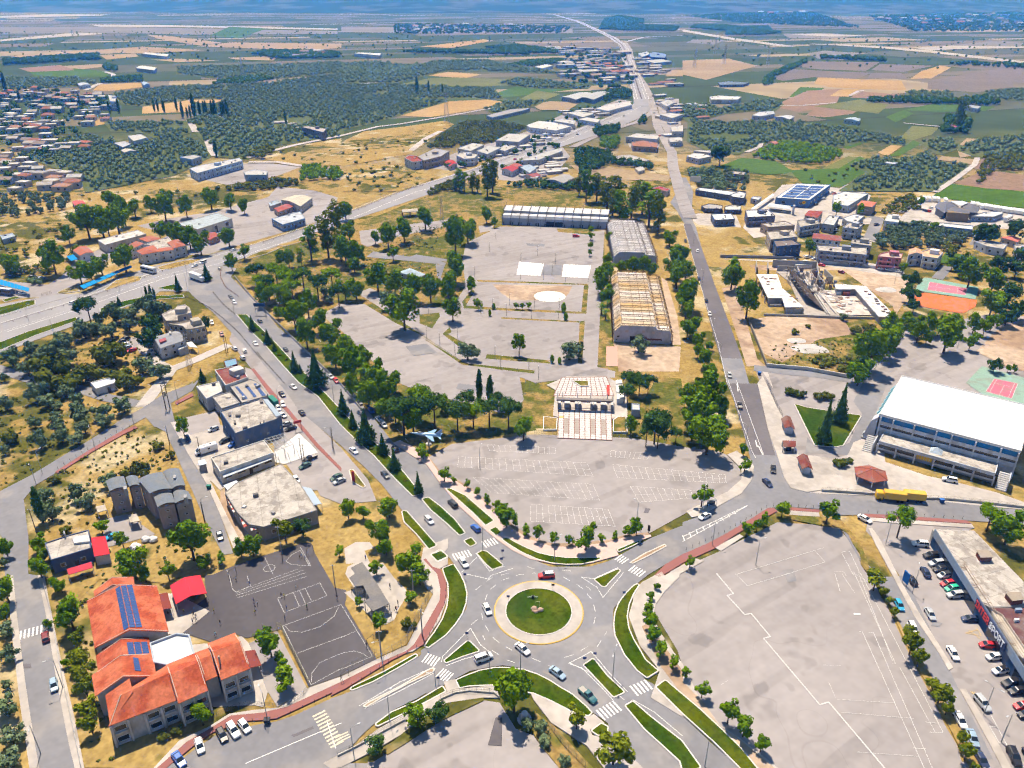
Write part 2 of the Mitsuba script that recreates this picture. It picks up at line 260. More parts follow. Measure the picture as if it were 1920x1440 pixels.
patch('asphalt',M("-81,739 -58,816 -16,885 17,953 70,1105 109,1141 164,1264 182,1242 123,1088 82,1009 72,960 44,913 7,841 -28,778 -52,726"),M("-13,735 7,773 53,852 58,796 42,726 21.7,688.2 0,681 -12.4,688.2"),M("222,1264 258,1275 186,880 173,880 185,1009"),M("129,915 169,940 156,847 124,847"))
field('green',M("254,726 303,735 347,796 339,743 278,660.1 245.9,653.4"),M("272,473.8 281.5,466.4 266.3,445.3 256.9,452.1"))
patch('asphalt',M("-183.1,337.2 -175.9,339.9 -164.2,325.9 -153.6,309.6 -158.3,309.6 -172.8,326.9 -176.3,321.9"))
patch('asphalt',M("-8.7,534.3 28.5,534.3 34.5,532 51.7,516.3 53.3,520.7 63.4,525.1 37.1,305.9 44.3,301.5 43.5,295.4 25.5,294.6 9.6,290.4 -4.6,303.3 -20.3,309.6 -44.2,343.6 -70.2,380.4 -83.7,399.2 -78.4,407.7 -49.6,377.8 -31.2,377.8 -25.6,410.7 -30.2,455.6 -30,493.2"),
  M("-97,367.8 -89.2,383 -77.2,383 -57.9,357.1 -43.9,342.3 -20.3,309.4 3,299.7 4.7,275.3 1,265.5 -4.1,264.2 -23.4,275.3 -34.5,279.9 -49.1,292.1 -64.2,316.1 -82.2,346.9"),M("-104.5,522.9 -87.6,532 -70.1,541.3 -41,555.8 -49.3,532 -65.1,518.5 -74.9,509.8 -92.2,485.3 -98.1,493.2"),M("-23.6,536.6 -13.7,536.6 -12.2,525.1 -21.7,518.5"))
patch('parkgrass',M("30.7,529.7 52.4,525.1 50.9,514.1 31.5,520.7"),M("-26.2,385.6 -22,406.3 -20.3,402 -24,380.4 -2.7,376.5 -3.6,373.3 -24.7,376.5"),M("-3.2,376.5 21.8,373.3 35.3,371.5 40.1,412.1 42.7,413.6 37.7,369 33.3,369 -3.6,373.3"),
  M("-20.1,421.2 42.2,414.2 41.6,412.4 -19,418.1"),M("-5.3,364.2 33.4,358.7 36.1,359.4 30.8,309.6 28.9,310.1 33.3,357.1 -5.3,362"),M("-11.2,319.4 17.3,312.4 16.4,309.4 -11.8,314.6"),M("-33,342.5 -30.3,351.4 -28.9,344.7 -30.5,342.5 -14.5,321.9 -15.2,319 -24.5,327.9"),M("-46.7,367.8 -37,370.3 -36.2,365.4 -38.8,349.6 -45.5,355.9"),
  M("47.5,375.3 49.8,355.9 46.8,329.9 47.8,324.9 45.7,306.8 38.2,305.9"),M("-43.8,340.4 -20.3,309.6 9.6,302.4 9.5,299.4 1.5,301.5 -21.8,308.3"))
patch('soil',M("-10.9,413.6 33.5,410.7 30.8,399.2 26.3,388.2 0,388.2 -5.8,399.2"))
patch('road',M("-89.9,464.5 -87.2,475.7 -43.1,455.6 -39.6,452.1 -40.1,445.3 -44.8,450.4"),M("-45.9,450.4 -40.1,445.3 -40.7,425.8 -35.7,413.6 -39.4,410.7 -43,429"),M("-63,464.5 -59.7,469.3 -39.1,459.2 -39.8,454.9 -60.8,459.9"))
white=(.68,.67,.65)
for s in(M("4.3,454.6 19.2,450.4 16.4,428.3 2.6,430.2"),M("30.9,449.7 47.2,447 43.6,424.3 28.5,426.4")):sheet('white_court',PG(s),'paint',white)
q=M("20.2,394.2");sheet('white_circle',Point(q[0][:2]).buffer(8.5),'paint',(.60,.56,.50))
sheet('pink_court',PG(M("43.3,327.9 48.4,327.9 46.1,306.8 41,306.8")),'paint',(.55,.30,.24))
patch('lawn',M("111.3,266.4 133.9,261.4 118.8,240.4 115.7,239.1 108.5,240.4"))
patch('road',M("181.2,342.5 184.4,323.9 187.9,320.9 170.8,296.3 164,292.9 148.6,287.9 147.6,292.9 135.7,273.8 135.1,263.5 122,242.2 116.8,238.5 108.3,239.7 107.9,246 103.5,234.9 118.1,233.7 131.1,248.6 155.9,289.6 167.9,299.7"))
patch('concrete',M("106.9,272.3 107.4,292.9 107.4,303.3 110.2,305 103.8,262.1 101.4,246 100.6,233.7 106,233.1 112.9,231.4 118.1,233.7 123.3,242.2 131.8,247.3 134.8,243.5 129.2,229.1 139.8,220.2 144.7,218 157.3,210.8 164.7,203.9 162.9,200.8 130.9,206.3 118.2,208.6 99.2,210 95.5,211 91.6,213.3 91.4,220.2 93.7,233.7 95.8,251.2 101.6,283.1 104.7,265"))
sheet('fairground_car_park',PG(M("-21.7,241.1 -4.9,245.2 7.8,247.9 25.4,246.8 44.7,245.2 62.8,238.5 72.8,236.3 75.4,233.8 77.8,225.2 76.6,217.1 69.9,210.9 54.5,199.5 41.4,189.3 33.3,186.8 28.4,185 18,183.5 11,183.5 4.8,186.8 0,191.9 -4.6,198.7 -7.4,202.9 -12.5,211.2 -18.4,216.5 -24,220.6 -29.8,231.4")),'asphalt')
sheet('great_car_park',PG(M("81.3,194.6 93.9,193.3 99.2,191.9 100.1,183 99,172.4 99.1,171.6 99.6,167.9 99.4,159.5 98.5,151 97.1,138 96.8,128.4 95.9,120.1 96,115.5 93.8,107 55,107 53,112.9 49.5,117.1 46.1,120.3 43.2,127.4 41.9,132.5 41.1,137.1 40.8,142.5 38.4,151.6 37.3,156.1 38.8,162.2 42.1,167.2 50.1,173.1 54,177 60.8,181 68,185.9 73.9,189.7")),'asphalt')
sheet('corner_car_park',PG(M("-31.9,109.1 -28.6,111.8 -22.4,116.4 -18.1,120.1 -13.6,123 -6.5,127.3 -2.8,126.6 0.8,119.6 4.7,117.8 6.5,114.7 10.4,109.1")),'asphalt')
sheet('store_car_park',PG(M("109.4,195.5 140.3,191.9 129.7,185.9 131.7,170.1 121.8,170.1 117.5,127.4 105.5,107 100.8,107 103.1,127.9 107.9,170.1 107.8,185.1 106.7,190.2")),'asphalt')
sheet('schoolyard',PG(M("-83.3,170.6 -80.2,173.3 -71.3,178.9 -61.8,184.5 -59.4,184.7 -48.5,165.3 -45.1,164.3 -44.4,161.3 -44.3,158.5 -32.9,139.6 -40.6,134.5 -47.4,131.1 -58.8,149.7 -66.7,146.6 -69.8,147.9 -75,145.2 -83.9,148.5 -87.5,155.5 -84.2,157.5 -82,161.5 -85.7,170.1")),'dark_asphalt')
sheet('playground',PG(M("-59,184.2 -41.3,184.6 -35.1,185 -32.6,173.3 -29.2,164.6 -21.4,163.6 -21.5,162 -26.3,144.4 -33,140.1 -44.3,158.6 -44.4,161.4 -45.1,164.2 -48.4,165.2 -57.1,179.8")),'dry')
patch('concrete',M("-49,182 -46.2,185 -42.1,185 -40.2,182.3 -42.9,180.9 -39.6,173.7 -36.9,175.8 -32.5,168.9 -29.1,164.9 -28.1,162.6 -29.8,157 -30.4,153.1 -32.6,151.1 -35.8,153.1 -45.4,163.3 -42.8,164.6 -46.6,170.9 -46.5,174 -44.7,175.4 -47.2,175.1"))
sheet('courtyard',PG(M("-90.8,162.9 -79.3,156.1 -83.7,147.9 -89.1,147.9 -84.7,143.7 -75.4,144.9 -68.2,147.3 -60.8,140.2 -57.9,133.1 -56.7,130.4 -56.5,125.4 -58.7,125.9 -67.9,125.4 -69.4,127.4 -89.1,147.9 -96.6,162.9")),'concrete')
patch('asphalt',M("-65.7,144.9 -59.7,149.1 -47.6,130.4 -53.3,125.4 -57.2,130.4"),M("-126.9,195.6 -119.9,198.8 -106.9,188.7 -113.7,184.7 -118.4,182.8 -122.4,189.3"))
sheet('roadside_frontage',PG(M("-137.9,360.6 -106.3,305 -83.5,268.6 -60.9,238.2 -48,218 -43.3,205.8 -54.2,204.1 -62,208.8 -75.7,236.7 -82.9,253.9 -94.3,277.6 -113.3,305 -131.9,334")),'asphalt')
patch('concrete',M("-120.7,252.5 -109.7,255.2 -98.3,248.6 -85.6,231.4 -80.9,227.9 -70.8,237.3 -80.3,249.9 -89,243.5 -93,215.9 -95.2,211.8 -112.9,231.4 -125.2,253.9"))
patch('asphalt',M("-127.3,259.3 -114.8,266.4 -109.2,253.9 -118.1,247.3"),M("-128.4,169.4 -114.7,176.2 -113.3,173.1 -121.3,167.2 -124,165.8"))
patch('dry',M("-131.8,173.1 -116.2,179.4 -100.5,176.2 -96.9,167.2 -114.2,168.6 -116.1,158.8 -108,149.7 -99,134.7 -91.5,122.5 -83.4,109.9 -89.4,109.9 -95.6,117.8 -107.4,134.7 -125.2,161.5"))
patch('asphalt',M("-116,305.6 -112.5,303.7 -90.1,273.5 -59.7,231.9 -55.7,211.8 -67.7,211.8 -78.4,228.7 -84.2,236.4 -98.7,276.8 -111.7,294.3"))
# ---- roads
road=lambda name,pg,mat='road':sheet(name,pg,mat)
road('hamlet_lane',LN(M("-225.5,305.9 -202.5,293.7 -187.6,287.9 -177.1,284.7 -162.7,277.1 -147.4,271.5"),5.5))
road('dirt_track',LN(M("-145.1,269.3 -146.7,298 -147.2,303.3 -140.1,313.3 -130.6,329.9"),5.5),'concrete')
road('dirt_track',LN(M("-161.8,336.1 -170.8,329.9 -156.3,310.5 -147.2,303.3"),5),'concrete')
road('side_street',PG(M("-167.6,206.8 -166.8,211.3 -162,220.4 -156.3,236.3 -152.9,245 -148.2,260.7 -144.6,268.1 -141.1,280.2 -133,289.6 -134.2,292.5 -132.4,289.3 -131.4,295.4 -130.9,287.9 -130.6,283.1 -135.1,272.3 -127.3,256.6 -133.6,253.2 -140.1,260.7 -143.6,253.2 -149.1,237.1 -154.4,221.8 -157.1,214.7 -156.5,206.8 -143.9,186.8 -134.3,169.4 -140.7,169.4 -152.4,187.6 -160.3,194.6")))
road('west_street',PG(M("-141.3,170.9 -135.4,170.9 -132,170.1 -120.3,152.9 -107.1,132.5 -95.6,115.5 -91,109.1 -98.4,109.1 -104.5,117.8 -114.5,132.5 -127.9,152.9 -139.1,170.1")))
road('back_lane',PG(M("-134.6,254.4 -129.2,257.2 -113.7,233.7 -101.2,215.9 -90.6,198.2 -80.7,179.8 -83.4,179 -94.9,196.4 -104.4,211.8 -116.6,231.4 -128.3,249.9")))
road('hall_drive',LN(M("104.8,305 116,301.5 130,298 143.2,292.9"),6))
road('suburb_street',LN(M("261,560.9 264.1,555.8 235.4,501.4"),8));road('suburb_street',LN(M("298,489.2 328.1,532"),6));road('suburb_street',LN(M("241.5,422.7 258.9,445.3"),6))
road('highway_service_road',PG(M("-269.8,380.4 -253.7,391.5 -244.3,397 -232.6,398.6 -223.1,429 -213.4,445.3 -199.6,459.2 -188.7,468.2 -178.6,481.4 -171.6,470 -182.8,445.3 -184.2,429 -176.2,402 -191.7,402 -192.1,393.7 -204.9,367.8 -214.5,351.4 -230.7,320 -233.2,316.1")),"highway")
road('highway',PG(M("-254.6,354.8 -238.4,380.4 -222.6,397.8 -206.6,433.7 -185,460.9 -162.8,497.3 -130.3,553.4 -125.1,565.9 -91.8,641.7 -62.5,693.3 -36,736 7,838 44,911 97,1012 145,1112 176,1200 197,1287 199,1264 213,1264 197,1160 174,1080 113,953 53,852 7,773 -13,739 -40.4,688.2 -63.7,637.2 -125.8,532 -139.7,507.7 -156.6,475.7 -172.8,447 -173.4,427.4 -187.6,416.6 -211.1,402 -228,360.6 -239.5,335.1 -242.6,332")),"highway")
FAR=[.62]
def far_road(name,s,w,mat='highway'):
 FAR[0]+=.01;sheet(name,LN(s,w),mat,z=FAR[0])
far_road('motorway',M("189,1180 202,1287 216,1414 237,1601 262,1844 283,2048 316,2301 352,2670 370,3109 380,3808 387,5061 326,6731"),26)
far_road('old_road',M("128.5,555.8 132.1,595.5 139.9,660.1 150,739 163,816 169,891 176,980 193,1105 202,1180 222,1335 238,1502 253,1675 274,1891 308,2168 343,2452 378,2820"),10,'asphalt')
far_road('service_road',M("64,847 108,947 157,1024 187,1105 210,1200 229,1264"),8,'asphalt')
far_road('link_road',M("385,2873 490,3174 663,3312"),12,'concrete');far_road('bypass',M("686,4474 760,3808 805,3109 863,2605"),16,'concrete')
far_road('farm_track',M("-197,915 -164,987 -139,1009 -85,1080 -15,1180"),6,'concrete');far_road('farm_track',M("-303,1442 -247,1518"),7,'concrete');far_road('farm_track',M("-104,826 -96,903 -84,953"),7,'concrete')
far_road('farm_track',M("-261,787 -250,816 -233,857 -195,921"),7,'concrete');far_road('farm_track',M("-253,764 -225,764 -199,747 -156,722"),7,'concrete');far_road('farm_track',M("-337,891 -310,826 -296,796"),7,'concrete');far_road('farm_track',M("-411,1039 -370,947"),8,'concrete')
far_road('farm_track',M("239,816 261,847 269,868"),5,'concrete');far_road('farm_track',M("344.6,637.2 381.3,681 437,751 459,787"),5,'concrete');far_road('farm_track',M("386,1189 422,1189 480,1220"),6,'concrete');far_road('farm_track',M("489,1017 523,987"),5,'concrete');far_road('farm_track',M("536,1310 574,1373 589,1386"),6,'concrete')
far_road('farm_track',M("-714,1386 -737,1471 -742,1502"),9,'concrete');far_road('farm_track',M("-844,1735 -799,1675 -773,1619"),9,'concrete')
road('north_road',PG(M("56,196.4 58.5,197.8 65.2,202.9 74.3,209.8 80,218 82.8,225.7 83.1,231.4 86.3,255.2 88.3,273.8 89.4,289.6 89.2,288.7 93.2,318 98.8,355.9 106.1,413.6 112.2,466.4 120.9,532 123.1,576.4 122.8,604 139.2,653.4 144.2,695.5 153.6,695.5 148.4,640.4 129.9,560.9 127.7,532 120.1,477.6 113.5,419.6 108.7,375.3 104,332 101.6,310.5 98.6,289.6 102,289.6 100.9,283.1 97.5,266.4 95.1,251.2 93.1,233.7 91.1,219.1 91.4,212.8 95.4,210.8 96.4,202 88.8,202.9 80.7,202")))
sheet('new_tarmac',PG(M("90,289.6 102,289.6 95.1,251.2 92.4,233.1 84.4,233.7 86.1,255.2 88.3,273.8")),'tarmac')
sheet('new_tarmac',PG(M("120.7,540.3 125.9,541.3 120.3,477.6 113.7,419.6 108.9,375.3 104.2,332 102.2,314.2 92.7,315.2 97.5,355.9 105.1,413.6 112.8,477.6")),'tarmac')
road('east_street',PG(M("89.5,215.9 91.4,212.8 95.4,210.8 99.1,209.8 118,208.3 131.1,206.8 149.5,202.9 164.6,199.9 160.3,192.8 141,195.3 117.5,197.8 108.9,198.4 101.6,198.1 100.1,177.8 102.7,169.4 109.4,170.1 103.9,129.4 101.2,107 95.3,107 97.3,122.9 99.5,143.1 99.9,156.1 101,170.1 99.5,176.2 99.9,196.4 96.2,201.5 87.5,202.5")))
road('fairground_road',PG(M("10.8,173.4 22.1,173.9 27.3,176.1 30.7,178.6 41.3,186.8 52,193 52.3,194.6 58.5,197.8 65.2,202.9 89.2,207.8 83.7,202.7 80.7,202 74.9,197.3 64.6,189.1 57.6,184.1 49.3,179.2 38.8,171.1 34.4,167.7 28.4,161 18,163.8")))
road('boulevard',PG(M("-176.2,402 -185.1,425.8 -173.9,429 -172.8,447 -162.7,441.9 -160.7,425.8 -141.6,396.4 -128.6,377.8 -114.2,351.4 -96.4,327.9 -84.8,308.7 -70.9,289.6 -70.9,289.6 -57.9,269.3 -43,242.2 -34.9,232.6 -29.3,226.8 -23.5,214.9 -16.9,202.9 -8.6,191.1 -4.2,185.5 0,181 5.1,177 -1,173.4 -14.1,170.9 -12.9,170.1 -17.4,177.8 -22,184.2 -26.9,191.1 -34.6,201 -42.8,214.9 -50.5,225.7 -61.2,239.7 -72.7,253.9 -83,266.4 -90.6,279.9 -113.4,316.1 -122.6,327.9 -136.1,346.9 -151.8,370.3 -168.3,390.9")))
road('south_west_road',PG(M("-10,152.8 -21.1,142.7 -22.6,140.6 -26.9,136.9 -32.6,132.5 -38.7,129.1 -41.3,127.9 -49.1,122.9 -52.6,121.4 -55.3,120.9 -57.5,120.3 -60.7,119.4 -64.6,118 -67.9,114.4 -71.7,109.5 -41.4,108.7 -38.4,112 -36.4,113.2 -34.5,115.1 -33,117.6 -31.1,120.2 -27.3,124.2 -21.7,127.9 -15.9,132.5 -12,135.4 -3.7,137.5")))
road('south_east_road',PG(M("-2.6,137.7 1.7,136.9 10,132.5 18.2,123.9 21.3,121 21.4,117.8 24.3,113.3 27.4,109.1 38.6,109.1 48.2,109.1 42.8,116.2 38.3,122.9 31.8,132.5 27.9,141.4 25.9,149.7 14.7,139.1")))
q=M("7,155.4")[0];RX,RY=7.0,156.0
road('roundabout',PG(M("-26.5,190.5 -2.9,190.5 1,180.6 10.8,173.8 22.1,173.8 32.6,178.5 40,172.4 32.7,165.2 26.7,157 25.2,146.6 29.6,134.6 33.4,131.8 32.4,125.8 15.2,126.5 7.4,134.3 -0.9,137.9 -9.3,136.4 -19.8,129.1 -22.5,142.4 -15.7,148.6 -12,157 -12.1,163.8 -14.8,171.9 -17.8,177.4 -25.6,189.3")))
for m_,s_ in(('asphalt',M("55.9,111.8 99,111.2 93.3,66 71.3,66")),('road',M("26.9,110.6 49.3,110.6 65.3,66 44.1,66")),('asphalt',M("-30.4,111.2 12.3,110.6 17,66 -30.5,66")),('road',M("-73,110.9 -30.3,110.9 -33.9,66 -73,66")),('asphalt',M("99.9,111.8 130.5,111.2 116.2,66 94.2,66")),('road',M("-99.4,110.9 -91.2,110.9 -67.4,66 -74.2,66"))):sheet('road_continuation',PG(s_),m_)
# ---- repaired and stained spots in the surfacing
for m_,s_ in(('tarmac',M("-3.7,122.5 -2.2,122.5 -2.2,115.1 -5.2,115.3")),('road',M("76,172.4 79.2,173.1 78.5,167.9 75.8,167.2")),('tarmac',M("42,202 43.6,201.5 42.4,199.2 41.1,199.4")),('road',M("9.2,493.2 21.3,491.2 20.5,486.1 9.7,488.4")),('road',M("19.1,447 29.7,448 28.1,429 16.9,429.6")),('road',M("95,207.8 99.2,206.8 97.2,202.9 93.1,203.9")),('tarmac',M("10,149.7 12.6,148.5 12.1,147.6 9.5,148.8")),('tarmac',M("-48.2,117.8 -44,120.1 -43.7,119.5 -47.6,117.2")),('road',M("108.9,152.6 110.7,151.6 109.2,150.4 107.3,150.7")),('tarmac',M("-77.8,245 -71.8,237.7 -72.4,237 -78.1,244.4")),('asphalt',M("7.5,136.1 10.7,133.9 10.4,133.4 7.2,135.5")),('tarmac',M("-118.6,138 -116.4,138.2 -115.5,136.9 -117.6,136.6")),('road',M("-49,327.9 -39.5,330.9 -33.7,320.7 -44.1,317.3")),('road',M("-22.2,289.6 -6.6,285.6 -7.6,280.9 -23,284.7"))):sheet('surface_repair',PG(s_),m_)
# ---- pavements
def pavement(name,s,mat='concrete',col=None,w=None,h=.10):
 pg=PG(s)if w is None else LN(s,w);k=free(name);tag(k,kind='structure');scene[k]=mk(slab(pg,.02,ZTOP+h),mat,col);return k
PK=(.50,.37,.33);RED=(.25,.11,.098)
pavement('pavement',M("-42.9,241.6 -40.6,243.5 -30.1,234.3 -23.9,220.2 -18.9,217.5 -12.7,211.3 -7.3,202.9 -4.4,198.2 0,191.8 4.8,186.6 11.5,183 17.7,182.8 28.4,184.8 34,187.4 41.5,188.5 41.6,187.4 30.3,181.4 30.8,178.7 22.3,175.3 12.1,174.8 5.1,177.1 0,181.1 -4.2,185.7 -8.6,191.2 -16.9,203.1 -23.5,215.1 -29.3,227 -34.9,232.8"),'paint',PK)
pavement('soil_strip',M("-30,233.7 -23.9,220.2 -18.9,217.2 -12.7,211 -7.3,202.6 -4.4,198 0,191.5 4.8,186.3 11.5,182.8 17.7,182.5 28.3,184.6 33.9,187.2 41.5,188.2 41.1,189.3 34.6,188.5 28.5,185.9 17.8,184.1 11.5,184.2 5.3,187.6 0.5,192.8 -3.9,198.7 -6.8,203.4 -12.5,211.8 -18.4,218 -23.4,221.3"),'soil',h=.12)
pavement('pavement',M("54.5,200.1 70,210.8 76.5,218 78.2,224.6 75.6,233.7 79.4,236.1 82.8,230.2 82.8,225.7 80,218 74.3,209.8 65.2,202.9 58.5,197.8 55.5,196.9"),'concrete')
pavement('pavement',M("102,289.6 106.1,296.3 105.7,289.6 102.9,259.3 97.6,242.2 95.6,233.7 100,233.7 98.4,218 101,211.8 95.9,210.6 91.4,212.8 91.1,219.1 93.1,233.7 95.1,251.2 100.9,283.1"),'concrete')
pavement('cycle_path',M("49.3,179.2 57.6,184.1 64.6,189.1 74.8,197.1 80.6,201.8 82.8,201.8 82.9,200.1 76.6,195.5 67.1,188.5 59.2,181.8 48.6,175.4 45,172.4 41,169.4 39.6,170.1 43.4,174.6"),'paint',RED)
pavement('kerb_bay',M("59.3,182.2 68.2,188.5 69,187.4 60.7,180.6"),'concrete');pavement('kerb_bay',M("44.3,171.6 52.5,177.4 54.8,176.2 46.6,170.5"),'concrete')
pavement('cycle_path',M("86.9,202.3 96.5,200.8 95.8,199.5 86.9,200.6"),'paint',RED);pavement('pavement',M("86.9,200.5 95.7,199.4 95.3,197.3 86.1,197.8"),'concrete')
pavement('cycle_path',M("109.4,198.8 118.2,198.1 139.9,195.3 140.2,193.7 117.4,196.2 108.7,197.1"),'paint',RED);pavement('pavement',M("110.5,196.8 117.3,196.1 140.3,193.4 140.1,191.5 116.5,194.1 110.3,195"),'concrete')
pavement('median_kerb',M("108,191.5 109.1,191.5 109.2,185.9 107.1,167.2 106.4,154.2 106.1,141.4 106,136.9 104.5,136 104.8,141.4 104.6,154.2 105.8,168.6 106.9,184.2"),'concrete');pavement('median_kerb',M("104.2,130.4 105.6,130.4 105.1,116.9 104.4,109.5 102.5,109.5 103.1,116"),'concrete')
pavement('soil_strip',M("86.2,198.2 95.2,197.1 100.9,197.8 102.7,184.2 101.2,175.4 99.7,169.4 98.9,174.6 100.7,179.4 100.3,183.4 100.7,188.5 99.2,191.8 93.7,192.8 85.5,196"),'parkgrass',h=.12)
pavement('soil_strip',M("99.8,167.2 100.7,163.6 99.6,150.4 99.5,135.8 98.8,119.6 97.9,109.1 95.6,109.1 96.2,116 96.7,122.5 97.3,133.1 98.3,145.5 99.3,154.8 99.2,162.2"),'dry',h=.12)
pavement('pavement',M("35.3,166.6 38.8,171.1 35.7,167.2 41.9,171.6 42.8,168.6 36.6,163.6 31.5,154.2 32.7,143.7 35.2,135.5 39.7,129.9 38.2,122.5 31.9,127.9 35.3,135.8 31.8,143.7 30.3,154.2 33.8,164.3"),'concrete')
pavement('pavement',M("32.6,162.2 39.1,167.2 48.4,174.6 48.6,175.4 47.6,173.1 46.4,169.4 41.4,163.6 38.2,158.8 36.4,153.5 37.8,147.9 39.5,142.5 41.2,138 41.2,137.7 42.3,132.5 43.2,127.4 46.1,120.3 49.5,117.1 53,112.9 55.7,109.5 51.3,109.5 49.3,114.7 46.6,119.2 42.7,124.9 39.5,129.1 36.1,133.3 35.2,135.5 32.7,143.7 31.5,154.2"),'concrete',h=.09)
pavement('soil_strip',M("33.2,150.4 34.8,151.6 36.4,147.9 38.2,142.5 40.8,135.8 40.2,132.5 42,129.4 43.8,126.4 45.9,119.9 49.4,116.7 52.5,112.7 55,109.5 51.6,109.5 49.5,114.2 46.4,118.7 43,124.4 39.5,128.9 38.8,129.9 35.9,136.9"),'soil',h=.11)
pavement('footpath',M("-25.9,182 -23.9,183.5 -19,186.5 -18.7,182 -21.6,176.5 -18.4,177.6 -18.2,174.7 -20.2,173 -17.9,164.6 -17.4,160.1 -18.7,152.6 -22.1,144.4 -24.4,142 -32.9,139.4 -26.1,143.8 -21.3,162.6 -23.5,165.2 -26,171.6"),'concrete')
pavement('cycle_path',M("-25.4,176.8 -24.7,177.2 -22.5,173.7 -20.1,172.6 -18.1,167.2 -17.5,162 -17.9,158.3 -20.3,149.4 -22.1,144.1 -24.5,142.5 -29.3,139.1 -38.9,130.4 -39.7,129.9 -41.8,128.4 -41.6,129.4 -49.4,124.2 -52.5,122.2 -55.5,121.7 -58.6,121.5 -62.1,120.1 -65.5,118.5 -68.5,115.1 -72.4,109.5 -74.3,109.5 -70.4,116 -66.6,119.4 -63,122.9 -56.1,123.7 -50.9,125.4 -40.2,132.5 -40.2,132.5 -32.6,138 -25.9,142.2 -24.3,144.4 -22.1,151.1 -19.3,160.1 -19.5,164.6 -20.9,170.6"),'paint',RED,h=.11)
pavement('pavement',M("-75,109.5 -72.1,116.4 -66.8,120.1 -63.6,123.4 -58.7,124.4 -52.8,125.1 -48.1,130.4 -40.5,134.1 -40.5,134.1 -32.9,139.4 -26.5,143.7 -25.6,142.2 -32.6,138 -40.2,132.5 -40.1,132.3 -50.9,125.3 -56,123.6 -63,122.8 -66.5,119.3 -70.4,115.9 -73.9,109.5"),'concrete')
pavement('pavement',M("-16.1,132.5 -13.4,133.3 -12.2,130.4 -3.7,131.5 -2.9,127.9 -6.5,127.9 -13.7,125.4 -22,119.6 -29,114.2 -35.7,109.9 -37.9,109.5 -39.7,110.8 -33.7,115.1 -29.7,119.2 -24.7,122.9 -19.9,126.6 -15.1,129.7"),'concrete')
pavement('pavement',M("4.1,129.7 13.2,124.2 17.3,122.7 18.4,123.4 20.5,121 17.2,119.2 17.5,117.8 20.9,116.7 21.9,115.5 25,112.9 27.5,109.5 19.3,109.5 16.1,115.1 8.7,121 4.9,127.4"),'concrete')
pavement('soil_bed',M("-15,126.4 -6.5,127.9 -6.5,127.1 -13.6,122.9 -18.1,119.9 -22.3,116.2 -26.5,112.9 -27.8,113.8 -22.7,119.6"),'dry',h=.12);pavement('soil_bed',M("5.2,123.9 9.4,120.1 12.7,115.5 17.1,109.5 10,109.5 6.5,114.7 4.7,118.2"),'parkgrass',h=.12)
pavement('pavement',M("-138.9,170.1 -127.9,152.9 -114.5,132.5 -104.5,117.8 -98.4,109.1 -100.5,109.1 -113,127.4 -129.4,152.3 -140.4,170.1"),'concrete',h=.08);pavement('pavement',M("-132,170.1 -120.3,152.9 -107.1,132.5 -95.6,115.5 -91,109.1 -89,109.1 -97.9,122.5 -108.7,138 -120.9,156.1 -130.2,170.1"),'concrete',h=.08)
pavement('cycle_path',M("-154.7,222.4 -149.5,237.9 -144.4,250.5 -141.3,254.1 -139.6,252.5 -142.9,247.3 -148.3,235.5 -153.2,221.8"),'paint',RED);pavement('cycle_path',M("-133.6,273 -129.7,280.7 -128.2,278.4 -132.4,270.8"),'paint',RED)
pavement('pavement',M("-128.9,256.6 -127.2,257.2 -111.9,233.7 -99.5,215.9 -88.1,197.3 -79.6,184.2 -80.4,180.2 -90.6,198.2 -101.2,215.9 -113.7,233.7"),'concrete')
pavement('cycle_path',M("-112.7,303.7 -111.6,304.2 -98.2,283.6 -87.5,267.9 -69.8,241 -58.3,225.1 -57.8,222.7 -69.6,238.3 -88.2,266.3 -99.3,281.9"),'paint',RED,h=.06)
pavement('pavement',M("-208.3,435.4 -192.5,457.4 -189.6,458.4 -190.5,452.1 -205.8,437 -209.4,441.9"),'concrete')
# ---- kerbed islands
I_=lambda nm,s,top='lawn',**k:raised(nm,PG(s),top,**k)
GI='grass_verge'
I_(GI,M("-3.2,186.5 -1.4,187.2 1,184.9 4.4,182.2 7.7,180 11.1,178.7 15.7,177.8 20.1,177.7 24.1,177.8 26.7,178.3 26.9,177.7 23.9,176 19.8,174.7 15.5,174.5 10.9,175.2 7,176.9 3,179.7 -0.4,182.9 -2.8,185.5"))
I_(GI,M("35.5,166.8 33.1,162.8 31.2,158.4 30.1,154 30,149.9 30.7,145.9 31.7,142.7 32.6,139.4 35.3,135.8 31.9,133.4 29.8,135.8 27.4,140.8 25.8,147.3 25.9,151.1 26.7,155.3 28.2,159.2 30.5,162.8 33.2,166.1 34.8,167"))
I_(GI,M("-19.8,173.1 -16.5,175.1 -14.4,170.9 -12.9,167 -12,162.8 -12,159.2 -12.8,154.9 -14.4,151.1 -16.5,147.4 -19,144.7 -20.7,142.9 -21.9,143.7 -20.9,146.4 -19.9,148.4 -18.2,153.2 -17.4,157.5 -17.3,161.9 -17.8,166.6 -18.9,169.9"))
I_(GI,M("-13.5,133.1 -11.1,134.5 -7.9,136.1 -4.2,137 -0.9,137 2.8,136.4 6.1,135 9,133.1 11.7,130.8 14,129.1 17,125.6 18.3,123.7 17.2,122.6 13.2,124 8.9,126.8 4.9,129 0,129.8 -3.7,131.4 -10,131.1 -12.3,130.4"))
I_('grass_median',M("-14.6,185.4 -12,187.2 -10.2,184 -12.3,182.3"));I_(GI,M("-23.7,179 -20.4,181.2 -18.1,177.9 -21.3,175.5"))
